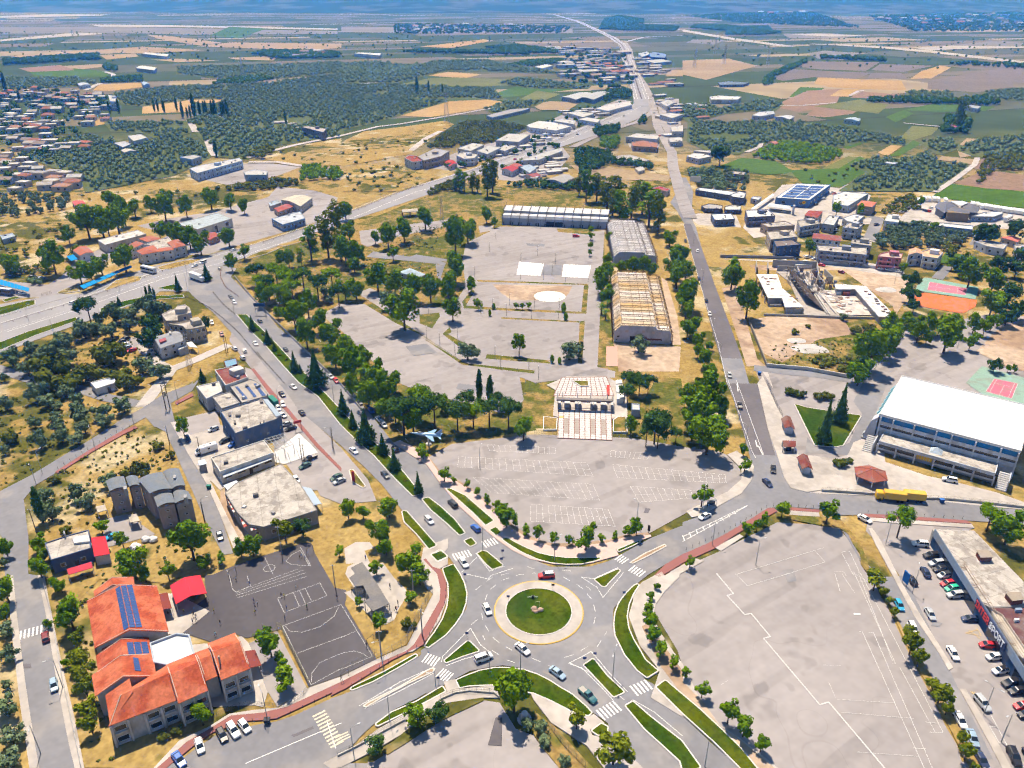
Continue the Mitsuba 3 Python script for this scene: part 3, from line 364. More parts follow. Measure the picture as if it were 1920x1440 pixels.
I_('grass_median',M("-10.4,179.5 -8.7,181.1 -7.2,180.6 -4.4,177.2 -2.1,174.1 -5.6,172.2 -7.7,174.9"));I_('grass_median',M("22.4,168.4 29.9,173 30.7,172 25.6,165.2 24.5,165.3"));I_('grass_median',M("-16.8,139 -11.2,145.8 -10.4,145.5 -7.9,142.4 -7.8,142 -12.3,140 -16,138"))
I_('grass_median',M("16.9,137.7 19.6,139.9 20.2,139.5 22.7,134.6 26.3,129.6 25.9,129.1 23.3,127.7 19.6,133.5"))
I_('grass_median',M("25.4,125.7 27.7,127.2 31.1,122.9 37,116.4 39.8,109.7 35.3,107.9 35.2,111.2 32.2,115.1 29,119.2"))
I_(GI,M("33.3,131 36.2,133.4 39.5,129 42.7,124.8 46.5,119.1 49.3,114.6 51.7,109.1 47.8,109.1 43.8,115.5 38.3,123.2"))
I_(GI,M("-38.6,129.6 -37.4,131.2 -30.6,135.8 -23.6,141.5 -22.7,140.5 -26.9,136.9 -32.6,132.4 -37.2,129.8"));I_(GI,M("-31.1,120.1 -27.3,124 -22,127 -16.2,131.6 -15.1,129.7 -19.9,126.3 -25.1,122.8 -29.5,120"))
I_('soil_median',M("-34,125.5 -32.9,126.7 -26.2,131.3 -19.6,136.7 -18.3,136.7 -18.7,135.4 -24.2,131.9 -29.8,127.8 -33.1,125"),'soil',mat='soil',r=.2);I_('soil_median',M("33.3,175.4 38.1,179.5 45,184 45.4,182.8 38.9,178 34.3,174.9"),'soil',mat='soil',r=.2)
I_(GI,M("-34.8,200.6 -32.8,200.3 -21.8,183.2 -24.3,181.2 -28.8,188.5 -33.3,194.6"));I_(GI,M("-23.7,179 -21,181.5 -18.1,178.2 -21.3,175.7"))
I_(GI,M("-22.2,212.8 -20.4,213 -14.9,208.8 -5.3,195.3 -8.1,192.5 -12.2,199 -18.3,207.6"));I_(GI,M("-7.1,190.6 -4.9,192.5 -2.8,189.3 -4.8,187.6"));I_(GI,M("30.2,181.2 39.2,186.9 41.8,187.6 35.4,182.8 30.9,180"))
I_('grass_median',M("-29.2,206.8 -26.9,208 -22.5,202.9 -17.5,196 -13.8,189.1 -15.7,187.6 -20.1,193.7 -25.7,200.8"))
I_('grass_median',M("-139.4,367.8 -134,367.8 -121.4,349.6 -108.5,330.3 -97.4,312.7 -87.4,298.2 -74.9,279.9 -63.5,262.1 -52.8,246.8 -49.5,242.2 -41.4,230.7 -35.4,220.6 -29.2,209.4 -32.1,208.2 -37,215.2 -41.4,221.6 -48.7,233.1 -56.4,243 -64.8,255.1 -78,277.6 -88.8,290.1 -99.4,306.1 -112.8,327.3 -127.2,348.2"),r=.2)
I_(GI,M("17,118.9 19.8,121.1 21.4,120.1 20.9,116.9 18.6,117.6"))
I_(GI,M("-212,375.3 -204.4,386.9 -195.9,393.7 -177,396.4 -174.5,392.3 -186.7,389.6 -199.6,380.4 -207.6,367.8"));I_(GI,M("-238.7,330.9 -232.4,344.7 -218.3,364.2 -215.1,359.4 -225.8,340.4 -232.4,322.9"));I_(GI,M("-265.7,376.5 -255.9,386.9 -252,388.2 -248.4,381.7 -254.8,370.3 -259.1,365.4"));I_(GI,M("-269.8,388.2 -265.7,394.2 -261.8,392.3 -266.1,385.1"))
I_('dirt_island',M("-210.1,443.6 -204.9,450.4 -196.8,457.4 -188.3,460.9 -192.1,450.4 -200.9,440.3 -206.5,438.6"),'soil',mat='dry');I_('dirt_island',M("-222.7,402 -223.9,419.6 -220.3,427.4 -211.8,426.4 -209.9,419.6 -215.6,412.1"),'soil',mat='dry');I_('dirt_island',M("-246.4,399.2 -245.2,406.3 -239.8,409.2 -235.3,402 -244.7,397.8"),'soil',mat='dry')
I_('dirt_island',M("-163.8,462.7 -157.1,477.6 -148.1,481.4 -152.8,470 -160.8,459.9"),'soil',mat='dry',r=.3);I_('dirt_island',M("-151.3,489.2 -144.2,497.3 -131.2,511.9 -137.2,497.3 -145.9,486.1"),'soil',mat='dry',r=.3);I_('grass_median',M("-195.4,406.3 -188.5,413.6 -179.8,406.3 -186.5,403.4"))
I_('hall_lawn',M("111.3,271.5 112.5,271.1 115.5,268.6 134.4,262.1 118.8,239.7 115.5,238.5 108.3,239.7"))
I_('dirt_island',M("-167.3,223.5 -167.2,223.4 -167.2,223.4"),r=0)if False else None
I_('dry_island',M("-55.7,224 -53.9,224 -47.9,213.9 -48.9,212.8 -53.1,216.5"),'soil',mat='dry')
I_('small_roundabout_island',M("128.4,582.8 132.9,585.5 136.8,581.7 132.4,576.4 128,577.4"),r=.3)
k=free('central_island');tag(k,kind='structure');C_=Point(RX,RY)
scene[k+'__apron']=mk(slab(C_.buffer(11.45,48).difference(C_.buffer(8.75,48)),.02,ZTOP+.14),'concrete')
scene[k+'__painted_kerb']=mk(slab(C_.buffer(11.75,48).difference(C_.buffer(11.45,48)),.02,ZTOP+.13),'paint',(.58,.36,.08))
scene[k+'__kerb']=mk(slab(C_.buffer(8.75,48).difference(C_.buffer(8.5,48)),.02,ZTOP+.26),'paint',(.5,.47,.43))
scene[k+'__lawn']=mk(flat(C_.buffer(8.5,48),ZTOP+.2),'lawn')
# ---- painted markings (thin sheets, one per road or lot)
MZ=.2465
def marks(name,pgs,mat='marking',col=None,z=MZ):
 return obj(name,flat(unary_union(pgs),z),mat,col,kind='structure')
def seg(s,w=.13):return[LN(s,w)]
def dashes(s,on,off,w=.13):
 l=LineString([q[:2]for q in s]);o,d=[],0
 while d<l.length:o.append(LineString([l.interpolate(d),l.interpolate(min(d+on,l.length))]).buffer(w/2,cap_style=2));d+=on+off
 return o
def zebra(a,b,w,n):
 (x0,y0),(x1,y1)=a[:2],b[:2];L=math.hypot(x1-x0,y1-y0);ux,uy=(x1-x0)/L,(y1-y0)/L;o=[]
 for i in range(n):
  t=(i+.5)*L/n;px,py=x0+ux*t,y0+uy*t;o.append(LineString([(px-uy*w/2,py+ux*w/2),(px+uy*w/2,py-ux*w/2)]).buffer(L/n*.25,cap_style=2))
 return o
def zeb(s,w,n):a,b=s;return zebra(a,b,w,n)
ml=[]
for s_,n_ in((M("-8.6,183.5 -4.5,185.7"),8),(M("-17,177.7 -11.9,180"),9),(M("30.3,178.2 32.6,175.9"),7),(M("33.4,173.4 36.7,170.4"),8),(M("-21.2,139.9 -17.9,138.5"),0),(M("-20.9,140.7 -18.1,138.6"),0),(M("-17.5,135.5 -14.5,133.6"),8),(M("27.9,129.7 32.4,132"),8),(M("19.5,122.9 24.3,125.9"),9)):
 if n_:ml+=zeb(s_,3.2,n_-3)
ml+=zeb(M("-21.5,140.2 -17.9,138.5"),3.2,5)
ml+=zeb(M("-124.5,147.3 -119.5,149.7"),3.4,6)
for s_ in(M("-14.1,171.1 -6.2,168.5"),M("-14.1,171.4 -10.1,177.9"),M("0.3,173.1 -5.6,170.2 -6.7,168.7"),M("19.2,169.5 22.6,168.7 29.9,173.4"),M("19.2,169.5 23.2,165.2 24.4,161.2 26.2,163.8 31.3,171.4"),M("-10.6,149.9 -16.9,140.5 -17.1,138.6"),M("-10.6,149.9 -7.9,144.3 -5.2,141.6"),M("-5.2,142 -12.2,139.4 -15.8,137.5"),M("13.7,138.2 19.5,142 20.2,140.5"),M("13.7,138.2 16.8,136.8 20.5,131.5 23.2,127.3"),M("19.6,142 23.1,135.4 26.8,129.6"),
   M("25.7,127.4 19.5,134.7 13.8,138.5"),M("37.2,117.6 32.1,123.9 27.7,127.4"),M("-10.5,179.8 -6.3,171.9 -2.2,173.9"),M("-33.4,124.9 -26,129.9 -18.7,135.2"),M("-34.8,125.6 -26.4,132.5 -18.8,137.1")):ml+=seg(s_,.16)
for s_ in(M("-7.2,160.1 -6.4,163.8 -2.9,168 1.6,170.4 6.5,171.1"),M("-8,155.3 -7.2,151.5 -4.4,145.9 -0,142.4"),M("14.2,169.4 18.8,165.6 21.5,160.1 21.9,154.9 20.5,149.5"),M("-4.9,142.4 -1.5,139.4 0.8,138.4"),M("4.8,139.9 8.4,137.9 10.9,136.1"),M("12.8,140.1 16,141.4 19.4,144.3"),M("21.1,143.5 24,148.6"),M("-9.9,164.2 -5.6,169.4 -1,170.9"),M("-10.5,151.1 -8.8,153.2"),M("20.4,165.6 21.5,163.8"),M("-7.4,147.4 -6.8,145.9"),M("4.2,173.9 8.8,171.4"),M("14.1,172.4 16.6,171.9")):ml+=dashes(s_,2.4,2.2,.14)
marks('roundabout_marking',ml)
hm=[]
for s_ in(M("199,1264 212,1386 236,1601 262,1867 287,2106 316,2337 350,2718 371,3174 376,3846 387,5061"),):
 for o_ in(-11,-6,6,11):l_=LineString([q[:2]for q in s_]).offset_curve(o_);marks('motorway_line',[l_.buffer(.3,cap_style=2)],z=.84)
 marks('motorway_median',[LineString([q[:2]for q in s_]).buffer(1.1,cap_style=2)],'paint',(.11,.09,.085),z=.83)
for s_ in(M("-247.8,349.1 -227.3,380.4 -204,427.4 -182.6,453.9 -160.5,489.2 -128.5,545.1 -87.1,639.1 -36,720 47,880 142,1088 188,1210"),):
 for o_ in(-7,7):marks('highway_line',[LineString([q[:2]for q in s_]).offset_curve(o_).buffer(.22,cap_style=2)])
for s_ in(M("-35,213.3 -64.7,257.9 -114.5,334"),M("-9.8,193.3 -44,253.9 -74,305 -107.8,367.8")):hm+=dashes(s_,3,5,.13)
for s_ in(M("90.6,292.9 85,236.1 85,231.4"),M("94,292.9 88.4,233.7"),M("120.4,538.9 112.8,477.6 103.6,402 95.3,329.9 89.4,289.6")):hm+=seg(s_,.16)
for s_ in(M("-244.9,344.3 -225.4,376.5"),M("-219.4,390.9 -202,427.4 -191.9,438.6 -160.5,489.2 -127.3,538.9"),M("-257.3,365.4 -234,393.7 -226.7,406.3 -206.7,429"),M("50.5,185.1 74.2,202.9"),M("50.9,187.4 59,192.8 74.6,203.4"),M("-37.9,121 -56.1,110.8"),M("-41.2,121.5 -37.8,114.4")):hm+=seg(s_,.2)
for t in range(9):
 a_,b_=M("51.1,185.5 69.7,198.7"),M("51,188 69.4,199.4");f_=t/8
 hm+=[LineString([(a_[0][0]+(a_[1][0]-a_[0][0])*f_,a_[0][1]+(a_[1][1]-a_[0][1])*f_),(b_[0][0]+(b_[1][0]-b_[0][0])*f_,b_[0][1]+(b_[1][1]-b_[0][1])*f_)]).buffer(.18,cap_style=2)]
for s_ in(M("88.3,243.5 87.6,238.5"),M("93.5,289.6 92.1,282.3"),M("88.3,239.7 88.1,233.7")):hm+=seg(s_,.4)
marks('road_marking',hm)
ym=zeb(M("-43.7,123.9 -37.5,115.1"),3.0,11)+zeb(M("-37.4,118.2 -36.3,116.4"),3,3)
marks('worn_crossing',ym,'paint',(.52,.46,.36))
def stalls(a,b,c,d,n,mid=True,diag=False):
 A,B,C,D=[np.array(q[:2])for q in(a,b,c,d)];o=[]
 ln=lambda p,q:LineString([p,q]).buffer(.05,cap_style=3)
 o+=[ln(A,B),ln(D,C)]+([ln((A+D)/2,(B+C)/2)]if mid else[])
 for i in range(n+1):t=i/n;o.append(ln(A+(B-A)*t,D+(C-D)*t))
 return o
pm=[]
for s_,n_,mid in((M("-8.9,240.4 15.5,238.3 15.3,234.1 -7.9,236.3"),12,False),(M("-18.7,232.3 25.8,228.3 27.2,220 -18.6,225.7"),19,True),(M("-13.1,219.3 26.7,215.2 28,206.2 -6.6,210.3"),17,True),(M("5.9,203.9 30.2,201.2 31.4,192.5 5.6,195"),13,True),
  (M("35,236.3 48.8,234.3 47,230.5 34.5,232.3"),8,False),(M("34.4,227.4 71.8,220.7 70.9,215.9 35.4,219.1"),17,True),(M("38.9,213.9 62.6,211.3 61.8,207.8 40.5,205.1"),11,True)):pm+=stalls(*s_,n_,mid)
marks('stall_marking',pm,'paint',(.58,.56,.545))
gm=[]
for s_ in(M("57.1,170.9 59.8,162.7 57.9,162 60.7,154.7 62.5,155.2 65.1,147 63.2,146.4 70.1,126 72.4,126.7 78,109.5"),):gm+=seg(s_,.32)
for s_ in(M("62.3,170.9 64.4,165.8 75.3,170.1"),M("62.5,170.5 91,182.2"),M("75.3,170.1 89.2,175.8 88.1,180.6"),M("90.2,170.9 88.9,163.5"),M("92.1,170.9 92.6,163.1"),M("95.4,180.2 98.1,180.6 97.2,170.5"),M("95.5,179.8 95.1,170.1"),M("95.7,171.6 92.7,138.1 92.1,138.2"),M("96.9,171.6 92.4,139.1"),M("97.4,170.9 94.5,118.5 91.5,118.6"),M("88.1,148.8 88.9,148.6 86.2,109.5"),M("90.4,148.4 91.6,148.5 87.9,109.5"),M("93.2,136.9 92.8,118.5"),M("91.8,121.3 94.6,120.9"),M("86.1,114.6 88.7,114.4"),M("95.4,170.9 98,167.6 95.4,167.8")):gm+=seg(s_,.14)
for s_ in(M("75.1,137.7 79.3,137.5"),M("74.5,127.5 87.3,126.5"),M("74.2,123.9 89.8,122.2"),M("73.7,113.6 86.5,112.5"),M("49,131.7 51,133"),M("74.5,132.5 74.4,127.9"),M("90.2,171.6 92.9,171.6 93,169.7")):gm+=seg(s_,.09)
marks('car_park_marking',gm,'paint',(.50,.485,.475))
sheet('white_patch',PG(M("89.3,155.4 91.1,155.2 90.9,154.7 89.1,154.7")),'marking',z=MZ)
sm=[]
for s_ in(M("-78.7,170.1 -75.9,164.3 -74.6,163.3 -71.5,165.8 -73.8,170.1"),M("-74.8,163.3 -59.2,173.5"),M("-74.5,162.7 -58.5,172.4"),M("-74.2,162 -57.7,171.2"),M("-73.6,161.1 -56.9,169.7"),M("-62.8,160.9 -52.8,167 -49.8,161.9 -59.6,155.5 -62.8,160.9"),M("-59.1,163.1 -56.2,157.8"),M("-57.7,164 -54.8,158.8"),M("-56.3,164.8 -53.3,159.5"),
   M("-58.8,150.7 -45.3,158.5"),M("-58.8,150.7 -47.1,131.7 -40.6,136.9"),M("-52.8,141.4 -42.6,147"),M("-45.3,158.5 -34.1,140.5 -40.9,136.3"),M("-42.9,146.7 -39.8,148.8"),M("-71,177.8 -66.4,170.1"),M("-80.2,172.4 -78.7,170.1"),M("-64.5,176.2 -63.6,179 -61.6,181 -57.4,174.3 -62.5,174.6 -64.5,176.2"),M("-62,182.6 -56.8,173.9"),M("-58.1,150.7 -56.5,148.8 -53.2,148.5 -49.1,150.4 -46.3,154.2 -45.8,157.5"),M("-47.1,132.5 -47.7,135.2 -46.5,138.5 -41.9,141.4"),M("-41.9,141.4 -39,142.2 -36.7,141.4 -35.2,140.2")):sm+=seg(s_,.09)
q=M("-68.4,173.1")[0];sm+=[Point(q[:2]).buffer(1.6).difference(Point(q[:2]).buffer(1.5))]
marks('court_marking',sm)
om=[]
for s_ in(M("114.9,148.2 118.4,147.3"),M("116.2,149.4 117.5,146.4"),M("118.6,150.1 118.4,147.3"),M("114.9,148.2 118.7,149.4"),M("106.3,129.7 107.7,128.1"),M("106.8,129.9 106.7,128.9"),M("107.3,129.7 107,128.4"),M("107.6,129.1 107.5,128.1")):om+=seg(s_,.12)
marks('bay_marking',om,'paint',(.62,.42,.12))
wm=[]
for s_ in(M("106.3,128.3 108.3,128.4"),M("108.1,128.1 106.6,114.7"),M("105.6,120.2 105.3,115.8"),M("105.5,120 106.9,120"),M("105.3,115.8 106.8,115.8")):wm+=seg(s_,.13)
marks('lot_marking',wm)
TZ=.232
for nm,s_,c in(('clay_court',M("217.8,398.8 220.3,401.4 245.8,388.2 240.4,379.2 229.7,370 225.9,370.5 209.3,380.4"),(.62,.15,.05)),('hard_court_surround',M("229.6,418.9 236,425.2 257.4,408.7 255.2,404 245.6,389.4 222.4,402.1 220,402.7"),(.20,.34,.28)),('hard_court',M("234.8,417.5 250.3,406.7 243.7,395.7 227.1,404"),(.50,.16,.22)),('hard_court_surround',M("189,290.3 204.3,306.6 216,294.9 201.8,270.9 191.1,270.9"),(.22,.33,.27)),('hard_court',M("203,294.2 210.2,289.6 199.9,276.1 192.9,282.3"),(.46,.13,.18))):
 sheet(nm,PG(s_),'wall',c,z=(TZ:=TZ+.003))
tm=[]
for s_ in(M("234.8,417.5 250.3,406.7 243.7,395.7 227.1,404 234.8,417.5"),M("230.9,410.7 247,401.2"),M("238,415 230.9,402.5"),M("246.7,409.3 240,397.6"),M("203,294.2 210.2,289.6 199.9,276.1 192.9,282.3 203,294.2"),M("203.7,293.6 193.7,281.1"),M("209.1,290 198.9,276.8"),M("201.1,289.6 206.6,285.9"),M("203.5,287.8 196.6,279.1")):tm+=seg(s_,.12)
marks('tennis_marking',tm,z=.25)
sheet('sand_pitch',PG(M("210.1,321.9 247.3,361.8 252.5,357.1 257.6,346.9 227.6,298 215.5,303.3")),'soil',z=.241)
# ================================================================ buildings
CAM=np.array([0,0.0])
WHITE,CREAM,GREYW,BLUEW,PINKW=(.56,.55,.53),(.50,.43,.33),(.30,.29,.29),(.12,.18,.30),(.46,.24,.22)
ROOFW,MET,METB,REDM,MAROON=(.60,.58,.56),(.26,.28,.31),(.33,.40,.48),(.42,.035,.035),(.20,.055,.045)
def ccw(p):p=[q[:2]for q in p];return p if Polygon(p).exterior.is_ccw else p[::-1]
def window(parent,c,d,w,h,z,col=(.60,.60,.58),deep=True):
 """framed window; c = middle on the wall (xy), d = unit direction along the wall, wall's outside to the right of d"""
 n=np.array([d[1],-d[0]]);c=np.array(c);d=np.array(d)
 def b(u0,u1,v0,v1,o0,o1):
  q=[c+d*u0+n*o0,c+d*u1+n*o0,c+d*u1+n*o1,c+d*u0+n*o1]
  return hexa([(*k,v0)for k in q],[(*k,v1)for k in q])
 if deep:
  f=.09;k=part(parent,'window',cat_([b(-w/2,w/2,z,z+f,.005,.07),b(-w/2,w/2,z+h-f,z+h,.005,.07),b(-w/2,-w/2+f,z+f,z+h-f,.005,.07),b(w/2-f,w/2,z+f,z+h-f,.005,.07)]),'paint',col)
  if k.count('__')<2:scene[k+'__pane']=mk(b(-w/2+f,w/2-f,z+f,z+h-f,.002,.03),'glass')
 else:part(parent,'window',b(-w/2,w/2,z,z+h,.002,.05),'glass')
def facade(parent,pts,h,floors,z0=0,step=3.2,w=1.3,wh=1.35,deep=True,minlen=2.6,pf=None,skip=()):
 p=ccw(pts)
 for i in range(len(p)):
  if i in skip:continue
  a,b=np.array(p[i]),np.array(p[(i+1)%len(p)]);L=np.linalg.norm(b-a)
  if L<minlen:continue
  d=(b-a)/L;n=np.array([d[1],-d[0]]);m=(a+b)/2
  if n@(CAM-m)/np.linalg.norm(CAM-m)<.06:continue
  k=max(1,int(L/step));fh=h/floors
  for f in range(floors):
   for j in range(k):
    window(parent,a+d*L*(j+.5)/k,d,min(w,L/k*.7),min(wh,fh*.5),z0+f*fh+fh*.34,deep=deep)
def flatroof(parent,pts,h,col=None,par=.35,wcol=WHITE,mat='roofc',w=.28):
 pg=PG(pts);inn=pg.buffer(-w,join_style=2)
 part(parent,'parapet',slab(pg.difference(inn),h,h+par),'wall',wcol)
 if inn.is_empty:return
 part(parent,'roof',slab(inn,h-.05,h+.05),mat if col is None else 'wall',col);x0,y0,x1,y1=inn.bounds;r=random.Random(int(x0*7+y0));m=0
 while pg.area>50 and m<2+pg.area/160 and m<9:
  x,y,a=r.uniform(x0,x1),r.uniform(y0,y1),r.uniform(.4,1.0);m+=1
  if inn.contains(Point(x,y).buffer(1.2)):part(parent,'roof_unit',tv(bx(-a,a,-.5,.5,h+.05,h+r.uniform(.5,1.2)),rotz(r.choice([0,.4,1.2]),x,y)),'wall',r.choice([(.5,.5,.5),(.3,.3,.32),(.42,.38,.34),(.12,.12,.13)]))
def ridge_roof(q,h,hr,over=.3,hip=0.0,th=.14):
 """q: four eave corners A B C D, the eaves being AB and CD; returns (shell, height function)"""
 A,B,C,D=[np.array(p[:2],float)for p in q];mid=(A+B+C+D)/4
 k=lambda p:p+(p-mid)/np.linalg.norm(p-mid)*over
 A,B,C,D=k(A),k(B),k(C),k(D);R0,R1=(A+D)/2,(B+C)/2;e=R1-R0;R0,R1=R0+e*hip,R1-e*hip
 V=[(*A,h),(*B,h),(*C,h),(*D,h),(*R0,h+hr),(*R1,h+hr)];V=V+[(x,y,z-th)for x,y,z in V]
 F=[[0,1,5],[0,5,4],[2,3,4],[2,4,5],[6,11,7],[6,10,11],[8,10,9],[8,11,10]]
 if hip:F+=[[3,0,4],[1,2,5],[9,10,6],[7,11,8]]
 for a,b in((0,1),(2,3)):F+=[[a,a+6,b+6],[a,b+6,b]]
 for a,b in((1,5),(5,2),(3,4),(4,0))if not hip else((1,2),(3,0)):F+=[[a,a+6,b+6],[a,b+6,b]]
 VV=np.array(V)
 def zf(x,y):
  best=h
  for f in F[:2]+F[2:4]:
   a,b,c=VV[f];m_=np.array([[b[0]-a[0],c[0]-a[0]],[b[1]-a[1],c[1]-a[1]]]);u,w=np.linalg.solve(m_,[x-a[0],y-a[1]])
   if u>-.02 and w>-.02 and u+w<1.02:best=max(best,a[2]+u*(b[2]-a[2])+w*(c[2]-a[2]))
  return best
 return(np.array(V),np.array(F)),zf
def gable_wall(q,h,hr,th=.14):
 A,B,C,D=[np.array(p[:2],float)for p in q];R0,R1=(A+D)/2,(B+C)/2
 return np.array([(*A,0),(*B,0),(*C,0),(*D,0),(*A,h-th),(*B,h-th),(*C,h-th),(*D,h-th),(*R0,h+hr-th),(*R1,h+hr-th)]),  np.array([[0,1,5],[0,5,4],[2,3,7],[2,7,6],[1,2,6],[1,6,5],[5,6,9],[3,0,4],[3,4,7],[7,4,8],[0,2,1],[0,3,2]])
def order(q):
 p=ccw(q);a,b=math.dist(p[0],p[1]),math.dist(p[1],p[2]);return p if a>=b else p[1:]+p[:1]
def building(label,pts,h,wc=WHITE,floors=1,roof='flat',rc=None,hr=1.8,cat='building',name='building',group=None,deep=True,w=1.3,wh=1.35,step=3.4,par=.35,rmat='roofc',win=True,door=True,q=None):
 t=thing(name,label,cat,group);p=ccw(pts)
 if roof=='flat':
  part(t,'wall',slab(PG(p),0,h),'wall',wc);flatroof(t,p,h,rc,par,wc,rmat)
 else:
  o=q or order(p);o=o if len(o)==4 else order(list(PG(o).minimum_rotated_rectangle.exterior.coords)[:4]);m,zf=ridge_roof(o,h,hr,hip={'hip':.28,'gable':0}[roof])
  part(t,'wall',gable_wall(o,h,hr if roof=='gable' else 0),'wall',wc);part(t,'roof',m,'tile' if rc is None else 'wall',rc)
 if win:facade(t,p,h,floors,deep=deep,w=w,wh=wh,step=step)
 if door:
  best=None
  for i in range(len(p)):
   a,b=np.array(p[i]),np.array(p[(i+1)%len(p)]);L=np.linalg.norm(b-a);d=(b-a)/max(L,.1);n=np.array([d[1],-d[0]])
   if n@(CAM-(a+b)/2)>0 and L>2 and(best is None or L>best[0]):best=(L,a,b,d,n)
  if best:
   L,a,b,d,n=best;c=a+d*L*.5+d*.8
   qd=[c-d*.55+n*.01,c+d*.55+n*.01,c+d*.55+n*.09,c-d*.55+n*.09]
   part(t,'door',hexa([(*k,.02)for k in qd],[(*k,2.25)for k in qd]),'paint',(.10,.075,.06))
 if floors>1 and h>5.8 and win and 'office' not in label:
  for i in range(len(p)):
   a,b=np.array(p[i]),np.array(p[(i+1)%len(p)]);L=np.linalg.norm(b-a);d=(b-a)/max(L,.1);n=np.array([d[1],-d[0]]);m_=(a+b)/2
   if L<6 or n@(CAM-m_)/np.linalg.norm(m_)<.5:continue
   for f in range(1,floors):
    z=h*f/floors+.1;r=random.Random(int(L*9+f));u0,u1=r.choice([(.05,.95),(.05,.6),(.35,.95)]);q_=[a+d*L*u0+n*.02,a+d*L*u1+n*.02,a+d*L*u1+n*1.4,a+d*L*u0+n*1.4];e_=[q_[0]+n*1.28,q_[1]+n*1.28,q_[2],q_[3]]
    part(t,'balcony',cat_([hexa([(*k,z)for k in q_],[(*k,z+.16)for k in q_]),hexa([(*k,z+.16)for k in e_],[(*k,z+.95)for k in e_])]),'wall',tuple(min(.6,v*1.25+.04)for v in wc))
  if roof=='flat' and PG(p).area>90:
   c=PG(p).centroid;part(t,'roof_room',tv(bx(-2.4,2.4,-2,2,h+.05,h+2.4),rotz(math.atan2(p[1][1]-p[0][1],p[1][0]-p[0][0]),c.x+2,c.y+1)),'wall',wc)
 return t
def panels(parent,a,b,c,d,nu,nv,zf,gap=.06,name='solar_panel',lift=.14,mat='gloss'):
 """photovoltaic modules between four corners (a-b one edge, d-c the other)"""
 a,b,c,d=[np.array(k[:2])for k in(a,b,c,d)];P=lambda u,v:(a*(1-u)+b*u)*(1-v)+(d*(1-u)+c*u)*v
 for i in range(nu):
  for j in range(nv):
   u0,u1,v0,v1=(i+gap)/nu,(i+1-gap)/nu,(j+gap)/nv,(j+1-gap)/nv
   q_=[P(u0,v0),P(u1,v0),P(u1,v1),P(u0,v1)]
   part(parent,name,hexa([(*k,zf(*k)+lift-.04)for k in q_],[(*k,zf(*k)+lift)for k in q_]),mat,(.030,.065,.20))
def box_on(parent,name,pts,z0,z1,mat='wall',col=WHITE,label=None):return part(parent,name,slab(PG(pts),z0,z1),mat,col,label=label)
def posts(parent,pts,z0,z1,r=.1,name='post',mat='paint',col=(.5,.5,.5)):
 for p in pts:part(parent,name,cone(p[0],p[1],z0,z1,r,r,6),mat,col)
# ---- the school
t=thing('school','two storey school with orange tiled roofs and blue solar panels','school')
SEC=[(M("-107.8,152.4 -98.3,136.8 -83.5,142 -92.8,157.8"),7.0,3.0),(M("-108.3,157 -107.2,155.2 -99,158.3 -101,162.1"),6.3,2.2),(M("-97.5,138.3 -96.5,136.5 -87.9,140.6 -89.3,143.1"),6.0,2.0),(M("-96.9,134.6 -94.1,129.7 -84.7,134.9 -87.6,139.9"),6.6,2.4),
  (M("-94.9,128.4 -91.5,122.9 -81,128.2 -84.4,134.7"),6.8,2.8),(M("-85.1,115.2 -73.7,121.9 -79.4,131.5 -84.1,125.6"),6.6,2.8),(M("-72.5,120.6 -67.6,124 -74,134.3 -79.1,130.9"),7.2,2.8),(M("-69.2,127.6 -67.1,129 -71.7,136.7 -74.2,135.3"),6.4,2.2),(M("-65.3,126.9 -60.1,130.1 -66.7,140.6 -71.8,137.3"),7.4,2.8)]
zfs=[]
for i,(q,h_,hr_)in enumerate(SEC):
 m,zf=ridge_roof(q,h_,hr_,over=.45);zfs.append(zf)
 part(t,'wall',gable_wall(q,h_,hr_),'wall',(.40,.38,.36));part(t,'roof',m,'tile')
 A,B,C,D=[np.array(k[:2])for k in q]
 for a,b in((B,C),(D,A)):
  r=(a+b)/2;zr=h_+hr_+.06
  part(t,'verge',cat_([bar((*a,h_+.06),(*r,zr),.11),bar((*r,zr),(*b,h_+.06),.11)]),'paint',(.46,.36,.30))
q=SEC[5][0];A,B,C,D=[np.array(k[:2])for k in q]
hipc=M("-89.7,122.9")[0];rj=M("-82.4,121.6")[0];r2=M("-84.7,125.1")[0];l0=M("-91.4,122.8")[0]
part(t,'roof',(np.array([(*hipc,6.75),(*A,6.62),(*rj,9.42),(*r2,9.5),(*hipc,6.5),(*A,6.4)]),np.array([[0,1,2],[0,2,3],[4,5,1],[4,1,0]])),'tile')
part(t,'wall',slab(PG([hipc,A,rj,r2]).buffer(-.3),0,6.5),'wall',(.40,.38,.36))
fr=M("-86.3,138.2 -81.1,141.5 -77.8,141 -74.2,134.7 -79.4,131.4 -82.9,132.2");part(t,'wall',slab(PG(fr),0,6.3),'wall',(.45,.43,.42));part(t,'flat_roof',slab(PG(fr).buffer(-.35),6.28,6.36),'paint',(.52,.54,.55));part(t,'parapet',slab(PG(fr).difference(PG(fr).buffer(-.35)),6.3,6.95),'paint',(.34,.38,.44))
panels(t,*(M("-100.9,153.8 -92.4,139.4")+M("-88.7,141.1 -97.7,156.2")),16,3,zfs[0]);panels(t,*(M("-90.7,136.6 -88.1,132")+M("-84.3,134 -86.9,138.6")),8,3,zfs[3]);panels(t,*M("-87.2,132 -85.1,128.1 -83.7,128.4 -86,132.2"),6,1,zfs[4])
